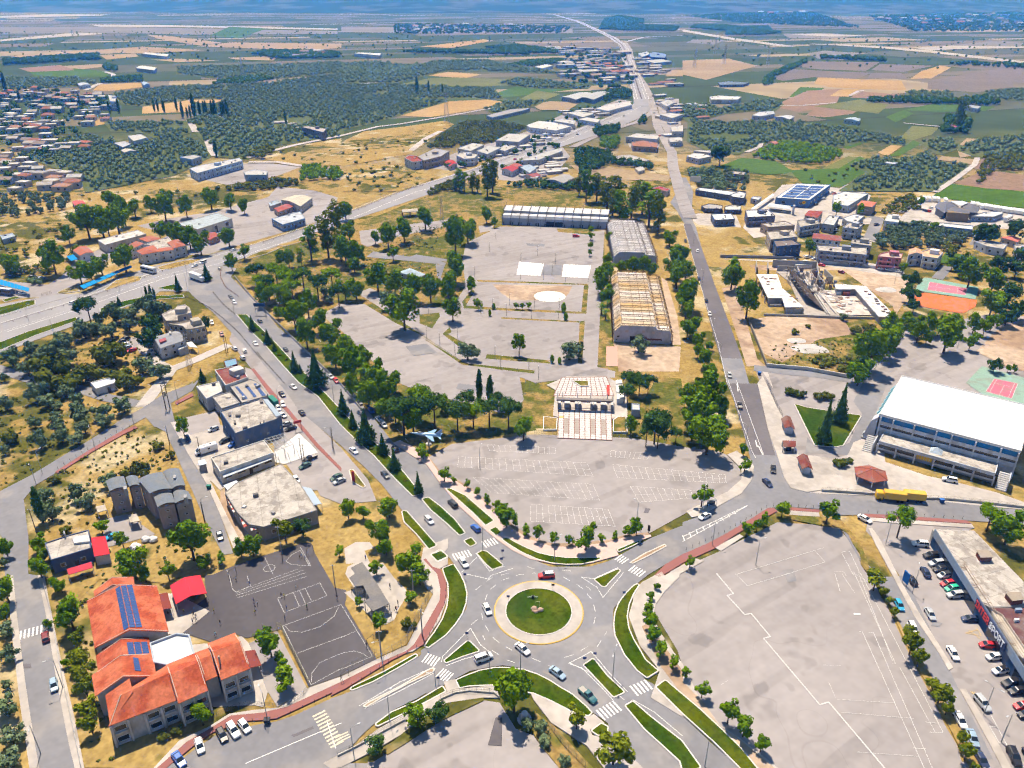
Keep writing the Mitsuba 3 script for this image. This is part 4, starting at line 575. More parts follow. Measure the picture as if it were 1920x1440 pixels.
for i in(5,6,8):
 q,h_,_=SEC[i];a,b=np.array(q[0][:2]),np.array(q[1][:2]);L=np.linalg.norm(b-a);d=(b-a)/L;n=np.array([d[1],-d[0]])
 nb=4 if i==5 else 2 if i==6 else 2
 for f in range(2):
  for j in range(nb):
   if i==5 and j==1:continue
   window(t,a+d*L*(j+.5)/nb,d,L/nb*.72,1.5,.9+f*3.1)
   c=a+d*L*(j+.5)/nb;w_=L/nb*.4;qd=[c-d*w_+n*.02,c+d*w_+n*.02,c+d*w_+n*.5,c-d*w_+n*.5]
   part(t,'ledge',hexa([(*k,.55+f*3.1)for k in qd],[(*k,.75+f*3.1)for k in qd]),'wall',(.46,.44,.42))
 for j in range(nb+1):
  c=a+d*L*j/nb;part(t,'pillar',cone(c[0]+n[0]*.2,c[1]+n[1]*.2,0,h_-.3,.3,.3,4),'wall',(.50,.47,.44))
for a,b in((SEC[0][0][3],SEC[0][0][2]),(SEC[0][0][0],SEC[0][0][1])):pass
box_on(t,'chimney',M("-66.6,130.3 -66.3,130.3 -66.1,129.8 -66.5,129.8"),8,11,'wall',(.4,.3,.25))
for s_,nm in((M("-93.6,159.2 -91.4,160 -87.9,154.1 -90,153.5"),'maroon awning over the school side door'),(M("-64.5,139.3 -62.2,139.8 -59.2,134.9 -61.6,134.1"),'maroon awning at the right end of the school')):
 k=thing('awning',nm,'awning');part(k,'cover',slab(PG(s_),3.0,3.12),'paint',MAROON);posts(k,[tuple(np.array(v[:2])*.98+np.array(PG(s_).centroid.coords[0])*.02)for v in s_],.3,3.0,.07)
k=thing('canopy','bright red pitched canopy at the edge of the schoolyard','canopy');q=M("-91.4,162.3 -87.2,155.4 -80.8,159.4 -85,166.4")
m,_=ridge_roof(q,3.4,1.0,.2);part(k,'cover',m,'paint',(.55,.045,.06));posts(k,[(q[i][0]*(1-f)+q[j][0]*f,q[i][1]*(1-f)+q[j][1]*f)for i,j in((0,1),(3,2))for f in(.03,.35,.66,.97)],.3,3.4,.09)
part(k,'back_wall',slab(LN([q[0],q[3]],.2),0,3.3),'wall',(.3,.08,.08))
# ---- playground shelter
k=thing('pavilion','grey flat roofed pavilion in the playground beside the schoolyard','pavilion');fp=M("-41.8,172.2 -44.5,169.8 -42.9,167.4 -44.2,165.7 -41.8,162.1 -39.9,162.6 -38.6,159.9 -37.4,157.7 -38.5,156.5 -35.7,152.8 -31.9,155.6 -36.4,163.5")
part(k,'roof',slab(PG(fp),3.0,3.25),'wall',(.155,.15,.15));posts(k,fp[::2],.3,3.0,.12);part(k,'core',slab(PG(fp).buffer(-2.2),0,3.0),'wall',(.24,.22,.2))
for s_ in(M("-42,162.8 -40.1,163.2 -39.4,160.4 -41,159.4 -43.3,162.9"),M("-35.8,153.3 -32.4,155.6 -31.1,153.2 -35.3,150.4 -38,154.5")):
 pg=PG(s_);x0,y0,x1,y1=pg.bounds;ms=[bar((*c0,2.6),(*c1,2.6),.07)for ln in[LineString([(x0,y0+(y1-y0)*f),(x1,y0+(y1-y0)*f)]).intersection(pg)for f in np.linspace(.08,.92,7)]+[LineString([(x0+(x1-x0)*f,y0),(x0+(x1-x0)*f,y1)]).intersection(pg)for f in np.linspace(.1,.9,7)]if ln.geom_type=='LineString' and not ln.is_empty for c0,c1 in[ln.coords]]
 part(k,'pergola',cat_(ms),'paint',(.10,.095,.09));posts(k,s_,.3,2.6,.08,'pergola_post',col=(.1,.095,.09))
# ---- apartment house with curved metal roofs
k=thing('apartment_building','grey pink apartment house with curved dark metal roofs','apartment building')
for s_,h_ in((M("-126.9,204 -122.6,207 -118.7,200.7 -123.1,198.4"),8.6),(M("-122,206.7 -118.6,207.6 -115.2,202.3 -118.5,201.5"),8.2),(M("-116.6,203.8 -110.8,208.2 -104,198.9 -109.7,196.1"),9.4),(M("-110.9,208.8 -106.5,210.8 -100.8,201.1 -104.3,199.2"),9.0),(M("-108.7,196 -104.3,198.7 -101.2,193.3 -105.4,190.7"),8.2),(M("-104.2,199.3 -99.6,199.5 -96.6,195.2 -101.1,193"),8.0)):
 A,B,C,D=[np.array(v[:2])for v in s_];part(k,'wall',slab(PG(s_).buffer(-.25),0,h_-.3),'wall',(.31,.25,.235)if h_>8.1 else(.27,.255,.26))
 V,F=[],[]
 for i in range(9):
  f=i/8;z=h_+.9*math.sin(math.pi*min(1,f*.8+.12));a,b=A+(B-A)*f,D+(C-D)*f;V+=[(*a,z),(*b,z),(*a,z-.16),(*b,z-.16)]
 for i in range(8):
  o=i*4;F+=[[o,o+1,o+5],[o,o+5,o+4],[o+2,o+7,o+3],[o+2,o+6,o+7],[o,o+4,o+6],[o,o+6,o+2],[o+1,o+3,o+7],[o+1,o+7,o+5]]
 part(k,'roof',(np.array(V),np.array(F)),'wall',(.155,.175,.205),smooth=False)
 part(k,'wall',slab(PG(s_).buffer(-.6),h_-.3,h_+.1),'wall',(.45,.27,.18))
 facade(k,s_,h_-.4,3,step=5.5,w=.9,wh=.8)
for s_ in(M("-118.3,198.6 -117.9,198.6 -117.4,197.5 -117.7,197.4"),M("-105.4,204.7 -105.2,204.7 -104.8,203.6 -105,203.5"),M("-98.2,194.1 -97.9,194.1 -97.5,193 -97.8,193")):box_on(k,'chimney',PG(s_).buffer(.3).exterior.coords[:-1],8,10.6,'paint',(.3,.3,.3))
for i in range(4):
 q=M("-113.6,201.9 -112.4,203 -111.2,201.3 -112.4,200.2")
 part(k,'balcony',cat_([slab(PG(q),1.2+i*2.1,1.35+i*2.1)]+[bar((*a[:2],2.2+i*2.1),(*b[:2],2.2+i*2.1),.04)for a,b in zip(q,q[1:]+q[:1])]),'paint',(.5,.46,.42))
for s_,nm in((M("-129.1,199.1 -126.9,200.2 -124.9,197.4 -127.1,196.1"),'small square carport at the left of the grey apartment house'),(M("-117.1,194.7 -114.9,195.4 -112.3,191.8 -114.9,191"),'concrete pergola roof before the grey apartment house')):
 a_=thing('carport',nm,'carport');part(a_,'roof',slab(PG(s_),2.6,2.8),'wall',(.45,.40,.33));posts(a_,s_,.3,2.6,.12)
# ---- small house with red annexes
k=building('flat roofed dark blue house with weathered grey roof and red annexes',M("-133.4,178.5 -127.5,182.7 -123.8,184.7 -119,176.2 -127.6,170.9"),4.6,(.07,.10,.19),1,name='house',cat='house',step=5)
q=M("-122.5,182.7 -118.7,183.5 -113.6,175.3 -117.5,174.2");part(k,'annex_wall',slab(PG(q).buffer(-.15),0,3.4),'wall',(.4,.4,.42));part(k,'annex_roof',slab(PG(q),3.4,3.55),'paint',(.45,.04,.05),label='bright red annex roof')
q=M("-126.6,180.7 -122.5,182 -120.5,178.8 -124.6,177.9");part(k,'roof_hatch',slab(PG(q),4.6,5.3),'wall',(.5,.5,.52))
q=M("-123.3,170 -118,173.1 -116.4,170.6 -121.6,167.6");part(k,'lean_to',slab(PG(q),2.45,2.6),'paint',(.42,.05,.07));posts(k,q,.1,2.45,.08)
box_on(k,'chimney',M("-129.8,182.4 -129.3,182.4 -128.5,181 -128.9,181"),4.6,6.2,'wall',(.3,.3,.3))
# ---- shops and workshops along the boulevard
k=building('white workshop with rust red roof at the top of the shop row',M("-122.5,289.6 -118.1,292.1 -112.9,293.5 -106.7,282.8 -113.4,275.5"),6.2,WHITE,2,rc=(.19,.06,.05),step=4)
k=building('dark red kiosk house with blue glass roof',M("-122.9,301.3 -118.5,304.3 -116,298.4 -119.7,294.4"),5.0,(.13,.05,.05),1,rc=(.16,.30,.42),win=False,par=.15)
k=building('low white flat building behind the shop row',M("-125.3,276.2 -117.9,280.7 -113.5,272 -117.6,265.6"),5.4,(.48,.48,.50),1,rc=(.50,.47,.43),step=4)
k=building('round cornered shop with three rows of solar panels on its flat roof',M("-112.8,277.7 -106.9,283.7 -103.7,282 -101,279.4 -95.5,270.8 -95.2,268.3 -103.1,262.8"),5.2,(.38,.36,.34),1,rc=(.34,.31,.28),step=5)
for s_ in(M("-110,276.2 -102.7,265.6 -101.9,266.3 -109.3,276.8"),M("-106.8,277.9 -99.9,267.3 -99,268 -105.9,278.5"),M("-103.5,279 -96.9,268.1 -95.6,268.8 -102.6,279.3")):panels(k,*s_,7,2,lambda x,y:5.35,.03)
k=building('middle workshop with stained flat roof in the shop row',M("-116.2,267.9 -110.9,272.2 -104,263.1 -109.4,258.5"),5.0,(.34,.33,.33),1,step=5)
k=building('large blue walled showroom with stained flat roof',M("-107.9,252.9 -95.8,262.9 -93.8,263 -84.6,250.3 -85.4,247.1 -97.1,236.7"),6.8,(.075,.115,.20),1,step=7,w=.8,wh=.6)
box_on(k,'metal_strip',M("-94.6,262.1 -92.9,262.4 -84.5,249.8 -86,248.6"),6.8,7.3,'paint',(.30,.36,.42))
for s_ in(M("-104.3,250.9 -103.3,251.3 -102.6,249.4 -103.4,248.8"),M("-100.4,245.5 -99.8,245.7 -98.9,243.4 -99.6,243.2"),M("-100.2,260.7 -99.5,260.9 -99,259.6 -99.7,259.3"),M("-96,261.9 -95.1,262.7 -93.8,259.6 -94.8,259.2"),M("-89.8,245.5 -89.4,245.7 -89,244.6 -89.5,244.4"),M("-95.8,240.6 -94.4,241.6 -94,240.8 -95.4,239.7"),M("-90.8,244.4 -90.4,244.6 -90.1,243.9 -90.4,243.6")):box_on(k,'vent',s_,6.8,7.5,'paint',(.16,.15,.15))
k=building('long white workshop with patched flat roof beside the steel frame',M("-101.8,224.4 -87.2,235.9 -81.5,227.5 -95.8,215.6"),4.6,WHITE,1,step=4,w=2.8,wh=1.2)
q=M("-95.9,216.8 -83,227.7 -81.7,225.7 -94.4,214.3");part(k,'canopy',slab(PG(q),3.2,3.4),'paint',(.40,.43,.48))
k=building('wide warehouse with large mottled grey flat roof',M("-90.2,203.6 -88.5,208.8 -77,220.4 -67.4,208.1 -59.1,194.2 -73,185.9 -77.6,187.1 -83.2,193.3"),4.8,(.26,.25,.24),1,step=5,rmat='roofc',par=.2)
q=M("-70.1,187.1 -67.4,188.6");d_=np.array(q[1][:2])-np.array(q[0][:2]);L_=np.linalg.norm(d_);a_=math.atan2(d_[1],d_[0])
tm_=meshkit.text_mesh('LELAR',1.15,.12,True);v=np.asarray(tm_.vertices).copy();w_=np.ptp(v[:,0]);v[:,0]*=L_/w_
part(k,'sign_letters',(np.c_[q[0][0]+v[:,0]*math.cos(a_)+(v[:,2]+.3)*math.sin(a_),q[0][1]+v[:,0]*math.sin(a_)-(v[:,2]+.3)*math.cos(a_),3.7+v[:,1]],np.asarray(tm_.faces)),'paint',(.75,.75,.75))
for s_,n_ in((M("-90.9,204.8 -90,205.6 -83.9,195 -84.8,194.4"),9),(M("-82.3,192.3 -81.5,193 -78.3,187.9 -79.2,186.8"),4),(M("-77.8,187.9 -74.5,190.3 -73.1,187.1 -76.7,185.4"),7)):
 A,B,C,D=[np.array(v[:2])for v in s_]
 for i in range(n_):
  f0,f1=i/n_,(i+1)/n_;qd=[A+(B-A)*f0,A+(B-A)*f1,D+(C-D)*f1,D+(C-D)*f0]if n_==7 else[A+(D-A)*f0,A+(D-A)*f1,B+(C-B)*f1,B+(C-B)*f0]
  part(k,'awning_strip',slab(PG(qd),3.9,4.0),'paint',(.33,.09,.07)if i%2 else(.6,.55,.52))
q=M("-68.1,209.7 -64.4,208.3 -59.2,199.9 -61.7,199.1");part(k,'side_canopy',slab(PG(q),3.2,3.35),'paint',METB);posts(k,q,.2,3.2,.08)
k=thing('shed','white sheet metal shed before the long workshop','shed');q=M("-93.2,210.2 -89.9,213.2 -87.2,209.9 -90.1,206.6");part(k,'roof',slab(PG(q),3.0,3.15),'paint',(.55,.58,.62));part(k,'wall',slab(PG(q).buffer(-.2),0,3.0),'wall',(.4,.4,.4))
k=thing('kiosk','small white kiosk at the corner of the gravel yard','kiosk');q=M("-106.9,225.2 -104.9,226.3 -103.1,223.4 -105.2,222.2");part(k,'roof',slab(PG(q),2.9,3.05),'paint',(.48,.54,.62));part(k,'wall',slab(PG(q).buffer(-.25),0,2.9),'wall',(.3,.3,.32));facade(k,q,2.9,1,step=2)
k=thing('steel_frame','bare steel frame of an unfinished shed on a white slab','frame')
fa=M("-87.5,237.6 -81.8,241.3 -77,235.6 -74.2,225.8 -77.6,223.3 -81.9,228.9");fb=M("-85.7,238.3 -76.4,232.5");part(k,'slab',slab(PG(M("-84.2,235.1 -78.6,248.5 -72.6,241 -68.5,235.1 -78.4,227.5 -81.8,228.7")),0,ZTOP+.06),'paint',(.58,.57,.55))
A,B,C,D=[np.array(v[:2])for v in M("-87.5,237.6 -81.8,241.3 -76.4,234 -81.7,229.5")]
for i in range(6):
 f=i/5;part(k,'rafter',bar((*(A+(B-A)*f),4.2),(*(D+(C-D)*f),4.2),.12),'steel');part(k,'purlin',bar((*(A+(D-A)*f),4.3),(*(B+(C-B)*f),4.3),.1),'steel')
for p_ in(A,B,C,D,(A+B)/2,(C+D)/2):part(k,'column',cone(*p_,0,4.2,.14,.14,6),'steel')
E0,E1=C+(C-B)*.55,D+(D-A)*.55
for a_,b_ in((D,E1),(C,E0),((C+D)/2,(E0+E1)/2)):part(k,'arch',cat_([bar((*a_,4.2),(*((a_+b_)/2),3.6),.1),bar((*((a_+b_)/2),3.6),(*b_,.3),.1)]),'steel')
# ---- modern houses by the junction
building('pale concrete house with roof terrace nearest the junction',M("-168.4,349.9 -166.4,355.8 -164,358 -165.2,361.1 -162.2,363.4 -157.8,358 -155,352.1 -160.1,347.8 -157.7,342.1 -162.9,341.4"),7.0,(.40,.37,.35),2,name='house',cat='house',step=4)
k=building('yellowish concrete house with glazed balconies by the frontage',M("-160.5,337.9 -154.5,339.3 -150.3,343.5 -146.4,342.1 -142.3,335.2 -146.1,332.5 -149.7,331.2 -152.7,335.2"),7.0,(.36,.33,.28),2,name='house',cat='house',step=2.2,w=1.6,wh=1.8)
k=thing('house','white villa with curved grey roof and red skylight','house');q=M("-163.4,325.3 -155.7,333.1 -147.1,322.8 -154.7,313.5")
m,_=ridge_roof(q,5.6,1.6,.2);part(k,'wall',gable_wall(q,5.6,1.6),'wall',(.42,.44,.48));part(k,'roof',m,'wall',(.26,.27,.30));facade(k,q,5.6,2,step=3.5)
part(k,'skylight',slab(PG(M("-157.6,319.6 -155.4,321.8 -154,319.3 -155.8,316.5")),6.5,7.1),'gloss',(.28,.06,.07));box_on(k,'chimney',M("-155.8,327.1 -154.8,327.1 -153.8,324.6 -154.8,324.6"),6.2,8.0,'wall',(.4,.4,.4))
part(k,'terrace',slab(PG(M("-152.2,325.9 -149.8,328.4 -145.8,320.9 -148.6,317.2")),0,3.2),'wall',(.36,.38,.42));q=M("-148.5,325.7 -146.3,327 -141.1,320.1 -145.1,321");part(k,'porch_roof',slab(PG(q),2.8,3.0),'paint',(.55,.56,.56));posts(k,q,.1,2.8,.1)
building('small white shed roof among the olive trees left of the shops',M("-171.9,284.4 -165.1,290.2 -161.4,284.4 -167,278.8"),3,WHITE,1,name='shed',cat='shed',rc=(.5,.54,.58),win=False)
# ---- bus station block across the highway
k=thing('bus_station','white bus station with several red tiled roofs','building')
for s_,h_,hr_,rf in((M("-226.3,455.8 -221.4,468.4 -212,454.7 -219.8,448.6"),6.4,1.4,1),(M("-237.2,463.8 -236.2,478 -228.9,472.1 -231.7,460.1"),6.2,1.3,1),(M("-214.5,472.7 -210.7,480.6 -200.7,467 -206.1,461"),6.6,1.4,1),(M("-237.1,483.8 -232.1,490.8 -222.4,483.8 -228.5,476.7"),6,1.0,1),(M("-215.6,461.5 -208.7,466 -205.4,459 -212.5,455.3"),6.2,.5,1),(M("-227.8,469.7 -220.4,488.6 -208.5,469.7 -212.8,458.5 -224.5,469.7"),5.8,0,0)):
 if rf:m,_=ridge_roof(order(s_),h_,hr_,.25,.2);part(k,'wall',slab(PG(s_),0,h_-.05),'wall',(.50,.50,.52));part(k,'roof',m,'wall',(.36,.12,.08))
 else:part(k,'wall',slab(PG(s_),0,h_),'wall',(.5,.5,.52));flatroof(k,s_,h_,None,.4)
 facade(k,s_,h_,2,step=3.4,w=1.2,wh=1.3)
building('small white annex with red roof beside the blue carport',M("-269.6,464.5 -266.5,474.3 -254.9,460.1 -259.8,453.6"),4.2,(.5,.5,.52),1,'gable',(.36,.12,.08),1.0,step=3)
building('long low flat roofed depot behind the bus station',M("-263.1,483.3 -247.8,507 -238.2,497.2 -253.4,472.4"),5,(.46,.44,.42),1,rc=(.50,.48,.46),step=6)
building('white wholesale warehouse with bluish flat roof by the highway',M("-227.2,519.5 -209.7,550.1 -194.1,534.4 -207.7,506.2"),5.6,(.52,.48,.40),1,rc=(.33,.38,.42),step=8,w=3,wh=2.6)
building('blue glazed shop pavilion by the highway yard',M("-167.6,537.3 -152.8,558.1 -144.5,538.2 -155.7,521.4"),4.6,(.18,.27,.42),1,rc=(.40,.43,.48),step=3,w=2,wh=2)
building('open front warehouse with cream roof at the end of the yard',M("-175.3,591.2 -168.7,605.2 -153,597 -155.4,570.2"),5.5,(.40,.37,.34),1,'gable',(.46,.42,.34),1.2,step=5)
building('red roofed snack bar in the highway yard',M("-175.6,571.5 -169.3,589 -161.7,579 -169.5,561"),3.6,(.4,.3,.26),1,'gable',(.32,.09,.08),.8,step=4)
building('small blue roofed shed left of the snack bar',M("-184.7,589.8 -180.2,598.4 -174.9,588.7 -180,577.7"),3.4,(.4,.42,.46),1,rc=(.30,.36,.44),win=False)
building('red roofed cafe among trees below the wholesale warehouse',M("-202.1,499.9 -197.4,508.5 -190.9,497.8 -194.4,489.6"),3.4,(.36,.22,.18),1,'gable',(.30,.08,.06),.8,step=4)
building('tiny red roofed hut in the dry field at upper left',M("-336,594.3 -329.8,598.3 -323,588.7 -328.3,583.1"),3,(.46,.42,.38),1,'gable',(.45,.09,.09),.8,win=False)
building('blue grey shed roof at the left edge below the olive trees',M("-336.3,501.4 -331.3,506.9 -325.2,499.3 -328.5,491"),3,(.35,.4,.46),1,rc=(.30,.36,.42),win=False)
for i,(s_,lb)in enumerate(((M("-234.8,402.2 -225.1,432.8 -222.3,429 -230.3,397.3"),'long bright blue bus shelter roof along the access road'),(M("-225.5,431.5 -222.8,438.1 -220.3,434.8 -222.1,428.3"),'short blue shelter roof next to the long one'),(M("-287.5,414.9 -260.2,398.7 -257.5,393.1 -282.2,405.9"),'blue shelter roof at the left edge of the photo'),(M("-269.2,455.6 -266.7,459.2 -259.8,450.3 -261.7,446.1"),'small blue carport beside the red roofed annex'))):
 k=thing('bus_shelter',lb,'shelter');A,B,C,D=[np.array(v[:2])for v in s_];n_=9 if i in(0,2)else 3
 for j in range(n_):
  f0,f1=j/n_+.004,(j+1)/n_-.004;qd=[A+(B-A)*f0,A+(B-A)*f1,D+(C-D)*f1,D+(C-D)*f0];part(k,'roof_panel',slab(PG(qd),3.1,3.22),'paint',(.02,.22,.50));c_=(qd[0]+qd[3])/2;part(k,'post',cone(*c_,.2,3.1,.08,.08,5),'paint',(.3,.3,.3))
# ---- exhibition halls: sheet metal sheds hung under outside trusses
def truss_hall(label,p0,p1,depth,prof,bays,roofcols,steelcol,step_at=None,endcol=(.36,.38,.46),openings=()):
 """p0,p1: front ground corners; prof: (u,z) front outline; the hall runs 'depth' metres back"""
 k=thing('exhibition_hall',label,'hall');p0,p1=np.array(p0[:2]),np.array(p1[:2]);L=np.linalg.norm(p1-p0);d=(p1-p0)/L;n=np.array([-d[1],d[0]])
 loc=lambda u,v,z:(*(p0+d*u+n*v),z)
 pr=[(u*L,z)for u,z in prof]
 for v0,nm in((0,'front_wall'),(depth,'back_wall')):
  f=trimesh.creation.triangulate_polygon(Polygon(pr),engine='earcut');V=[loc(u,v0,z)for u,z in f[0]]+[loc(u,v0+(.25 if v0==0 else-.25),z)for u,z in f[0]];m_=len(f[0])
  F=np.vstack([f[1],f[1][:,::-1]+m_]);part(k,nm,(np.array(V),F),'wall',endcol)
 for a,b in zip(pr[:-1],pr[1:]):
  wall_=abs(a[0]-b[0])<.02*L
  for j in range(bays):
   v0,v1=depth*j/bays+.1,depth*(j+1)/bays-.1;e=.12;V=[loc(a[0],v0,a[1]),loc(b[0],v0,b[1]),loc(b[0],v1,b[1]),loc(a[0],v1,a[1])];W=[(x,y,z-e)for x,y,z in V]
   c=roofcols[(j*7+int(a[0]*3))%len(roofcols)]if not wall_ else endcol
   part(k,'wall_panel' if wall_ else 'roof_panel',hexa(W,V),'wall',c)
 for j in range(bays+1):
  v=depth*j/bays;ms=[]
  for(a,b)in zip(pr[:-1],pr[1:]):
   s=math.hypot(b[0]-a[0],b[1]-a[1]);nx,nz_=-(b[1]-a[1])/s,(b[0]-a[0])/s;o=.9 if nz_>.3 else .7
   if nz_<0:nx,nz_=-nx,-nz_
   if abs(nz_)<.05:nx=-1 if a[0]<L/2 else 1
   A=(a[0]+nx*o,a[1]+nz_*o);B=(b[0]+nx*o,b[1]+nz_*o);ms.append(bar(loc(A[0],v,A[1]),loc(B[0],v,B[1]),.17));m_=max(1,int(s/1.6))
   for i in range(m_):
    f0,f1,f2=i/m_,(i+.5)/m_,(i+1)/m_;q0=(a[0]+(b[0]-a[0])*f0,a[1]+(b[1]-a[1])*f0);q2=(a[0]+(b[0]-a[0])*f2,a[1]+(b[1]-a[1])*f2);qm=(A[0]+(B[0]-A[0])*f1,A[1]+(B[1]-A[1])*f1)
    ms+=[bar(loc(q0[0],v,q0[1]),loc(qm[0],v,qm[1]),.10,3),bar(loc(qm[0],v,qm[1]),loc(q2[0],v,q2[1]),.10,3)]
  part(k,'truss',cat_(ms),'paint',steelcol)
 for u in(.12,.35,.5,.64,.78,.93):
  uu=u*L;z=np.interp(uu,[q[0]for q in pr],[q[1]for q in pr])+.95;part(k,'purlin',bar(loc(uu,0,z),loc(uu,depth,z),.14),'paint',steelcol)
 for(u0,u1,z0,z1,nm,c)in openings:
  V=[loc(u0*L,-.06,z0),loc(u1*L,-.06,z0),loc(u1*L,.02,z0),loc(u0*L,.02,z0)];part(k,nm,hexa(V,[(x,y,z1)for x,y,_ in V]),'paint' if nm!='window' else 'glass',c if nm!='window' else None)
 return k
q=M("47.4,333 73.3,330.6");bk=M("60.2,408.9")[0];fr_=M("50.5,332.2")[0]
prof3=[(0,0),(0,5.6),(.12,8.6),(.72,8.5),(.745,6.9),(.965,6.7),(1,5.2),(1,0)]
truss_hall('exhibition hall with rust stained roof panels under outside trusses',q[0],q[1],math.dist(bk[:2],fr_[:2]),prof3,13,[(.50,.38,.23),(.55,.48,.39),(.50,.34,.16),(.57,.51,.45),(.53,.42,.29)],(.12,.065,.035),endcol=(.40,.39,.43),
   openings=[(.28,.42,0,3.4,'gateway',(.035,.035,.035)),(.42,.57,1.5,3.4,'rust_sheet',(.16,.07,.04)),(.57,.84,1.7,2.5,'rust_strip',(.13,.06,.045)),(.05,.09,2.6,3.4,'window',0),(.03,.06,1.2,1.8,'window',0),(.19,.24,5.3,6.4,'vent',(.45,.33,.28)),(.48,.53,5.2,6.3,'vent',(.45,.33,.28)),(.66,.71,4.9,6.0,'vent',(.45,.35,.3)),(.78,.82,4.8,5.9,'vent',(.45,.35,.3))])
q=M("60.5,447.1 85.6,445.7");bk=M("71.4,520.2")[0];fr_=M("63.2,447")[0]
truss_hall('white roofed exhibition hall farther back with blue shaded front',q[0],q[1],math.dist(bk[:2],fr_[:2]),prof3,14,[(.56,.54,.55),(.60,.58,.58),(.52,.51,.53)],(.13,.10,.09),endcol=(.26,.31,.42),
   openings=[(.27,.41,0,3.6,'gateway',(.02,.03,.05)),(.41,.56,.4,3.2,'window',0),(.56,.82,.5,2.2,'window',0),(.2,.25,5.0,6.0,'vent',(.3,.3,.33)),(.46,.51,5.0,6,'vent',(.3,.3,.33)),(.7,.75,4.9,5.9,'vent',(.3,.3,.33))])
k=thing('exhibition_hall','long white exhibition hall with twelve bays at the far plaza edge','hall')
p0,p1=[np.array(v[:2])for v in M("-6.8,540 65.8,527.5")];L=np.linalg.norm(p1-p0);d=(p1-p0)/L;n=np.array([-d[1],d[0]]);loc=lambda u,v,z:(*(p0+d*u+n*v),z)
PRF=[(0,0,(.28,.32,.40)),(0,5.0,(.40,.41,.44)),(1.2,6.6,(.56,.55,.56)),(5.5,7.2,(.34,.34,.36)),(5.6,8.8,(.58,.57,.57)),(16,9.8,(.5,.5,.5)),(17,0,0)]
for j in range(12):
 u0,u1=L*j/12,L*(j+1)/12
 for(a,za,c),(b,zb,_)in zip(PRF[:-1],PRF[1:]):
  V=[loc(u0+.1,a,za),loc(u1-.1,a,za),loc(u1-.1,b,zb),loc(u0+.1,b,zb)];nn=np.cross(np.subtract(V[1],V[0]),np.subtract(V[3],V[0]));nn=nn/np.linalg.norm(nn)*.12
  part(k,'front_panel' if zb-za>3 else 'roof_panel' if b>a+1 else 'clerestory',hexa([tuple(np.array(x)-nn)for x in V],V),'wall',c)
 if j in(5,6):part(k,'gateway',hexa([loc(u0+.3,-.15,0),loc(u1-.3,-.15,0),loc(u1-.3,-.02,0),loc(u0+.3,-.02,0)],[loc(u0+.3,-.15,3.4),loc(u1-.3,-.15,3.4),loc(u1-.3,-.02,3.4),loc(u0+.3,-.02,3.4)]),'paint',(.03,.035,.05))
 else:
  for f in(.12,.84):part(k,'door',hexa([loc(u0+L/12*f,-.1,0),loc(u0+L/12*f+.7,-.1,0),loc(u0+L/12*f+.7,-.01,0),loc(u0+L/12*f,-.01,0)],[loc(u0+L/12*f,-.1,2.1),loc(u0+L/12*f+.7,-.1,2.1),loc(u0+L/12*f+.7,-.01,2.1),loc(u0+L/12*f,-.01,2.1)]),'paint',(.04,.05,.06))
for j in range(13):
 u=L*j/12;pts=[(-.25,0),(-.25,5.4),(1.0,7.2),(5.4,8.0),(5.5,9.6),(16,10.7),(17.4,12)];ms=[bar(loc(u,a,z),loc(u,b,y),.16)for(a,z),(b,y)in zip(pts[:-1],pts[1:])];part(k,'truss',cat_(ms),'paint',(.085,.07,.06))
for u in(0,L):part(k,'end_wall',(np.array([loc(u,0,0),loc(u,0,5),loc(u,1.2,6.6),loc(u,5.5,7.2),loc(u,5.6,8.8),loc(u,16,9.8),loc(u,17,0)]),np.array([[0,1,2],[0,2,3],[0,3,6],[3,4,5],[3,5,6]])),'wall',(.5,.5,.5))
# ---- fairground gate and its terrace
k=thing('gateway','wide fairground entrance gate of concrete beam and ticket boxes','gate')
q=M("17.3,268.4 39.2,266.7 38.6,265.1 17.2,266.5");part(k,'beam',slab(PG(q),4.3,4.9),'wall',(.19,.17,.16))
A,B,C,D=[np.array(v[:2])for v in M("17.8,267.5 39.2,266 39.7,270 18,271.5")]
for f0,f1 in((0,.055),(.125,.225),(.31,.36),(.375,.42),(.59,.635),(.65,.70),(.775,.88),(.955,1)):
 qd=[A+(B-A)*f0,A+(B-A)*f1,D+(C-D)*f1,D+(C-D)*f0];part(k,'ticket_box',slab(PG(qd),0,2.6),'wall',(.22,.22,.25));part(k,'box_roof',slab(PG(qd),2.6,2.75),'paint',(.48,.47,.46))
for f in(.0,.09,.36,.60,.9,1.0):
 c=D+(C-D)*f+(D-A)*.6;part(k,'column',cone(*c,0,4.3,.16,.16,4),'wall',(.28,.27,.28))
 a_=A+(B-A)*f+(A-D)*.35;part(k,'flag_arm',cat_([bar((*c,4.8),(*a_,3.0),.07),bar((*a_,3.0),(*(a_+(A-D)*.4),1.2),.07)]),'paint',(.25,.26,.3))
part(k,'crossbar',cat_([bar((*(A+(B-A)*a_+(D-A)*.45),2.7),(*(A+(B-A)*b_+(D-A)*.45),2.7),.25)for a_,b_ in((.055,.125),(.225,.31),(.42,.59),(.70,.775),(.88,.955))]),'paint',(.10,.05,.05))
tp=free('entrance_terrace');tag(tp,kind='structure')
ft=M("14.3,288.1 23.3,296.3 39.9,296.3 46.9,286.3 44.2,260.7 37.9,259.3 36.4,243.5 16.6,245.1 17.7,260.7 15.7,261.8 17.2,278 21.2,279.1");scene[tp]=mk(slab(PG(ft),.02,.34),'concrete');scene[tp+'__joint_bed']=mk(slab(PG(M("16.7,244.9 18.1,266.8 38.6,265.5 36.3,243.3")).union(PG(M("16.5,278.1 20.8,294.9 40,295.8 41.3,278.1"))),.30,.385),'paint',(.24,.12,.10))
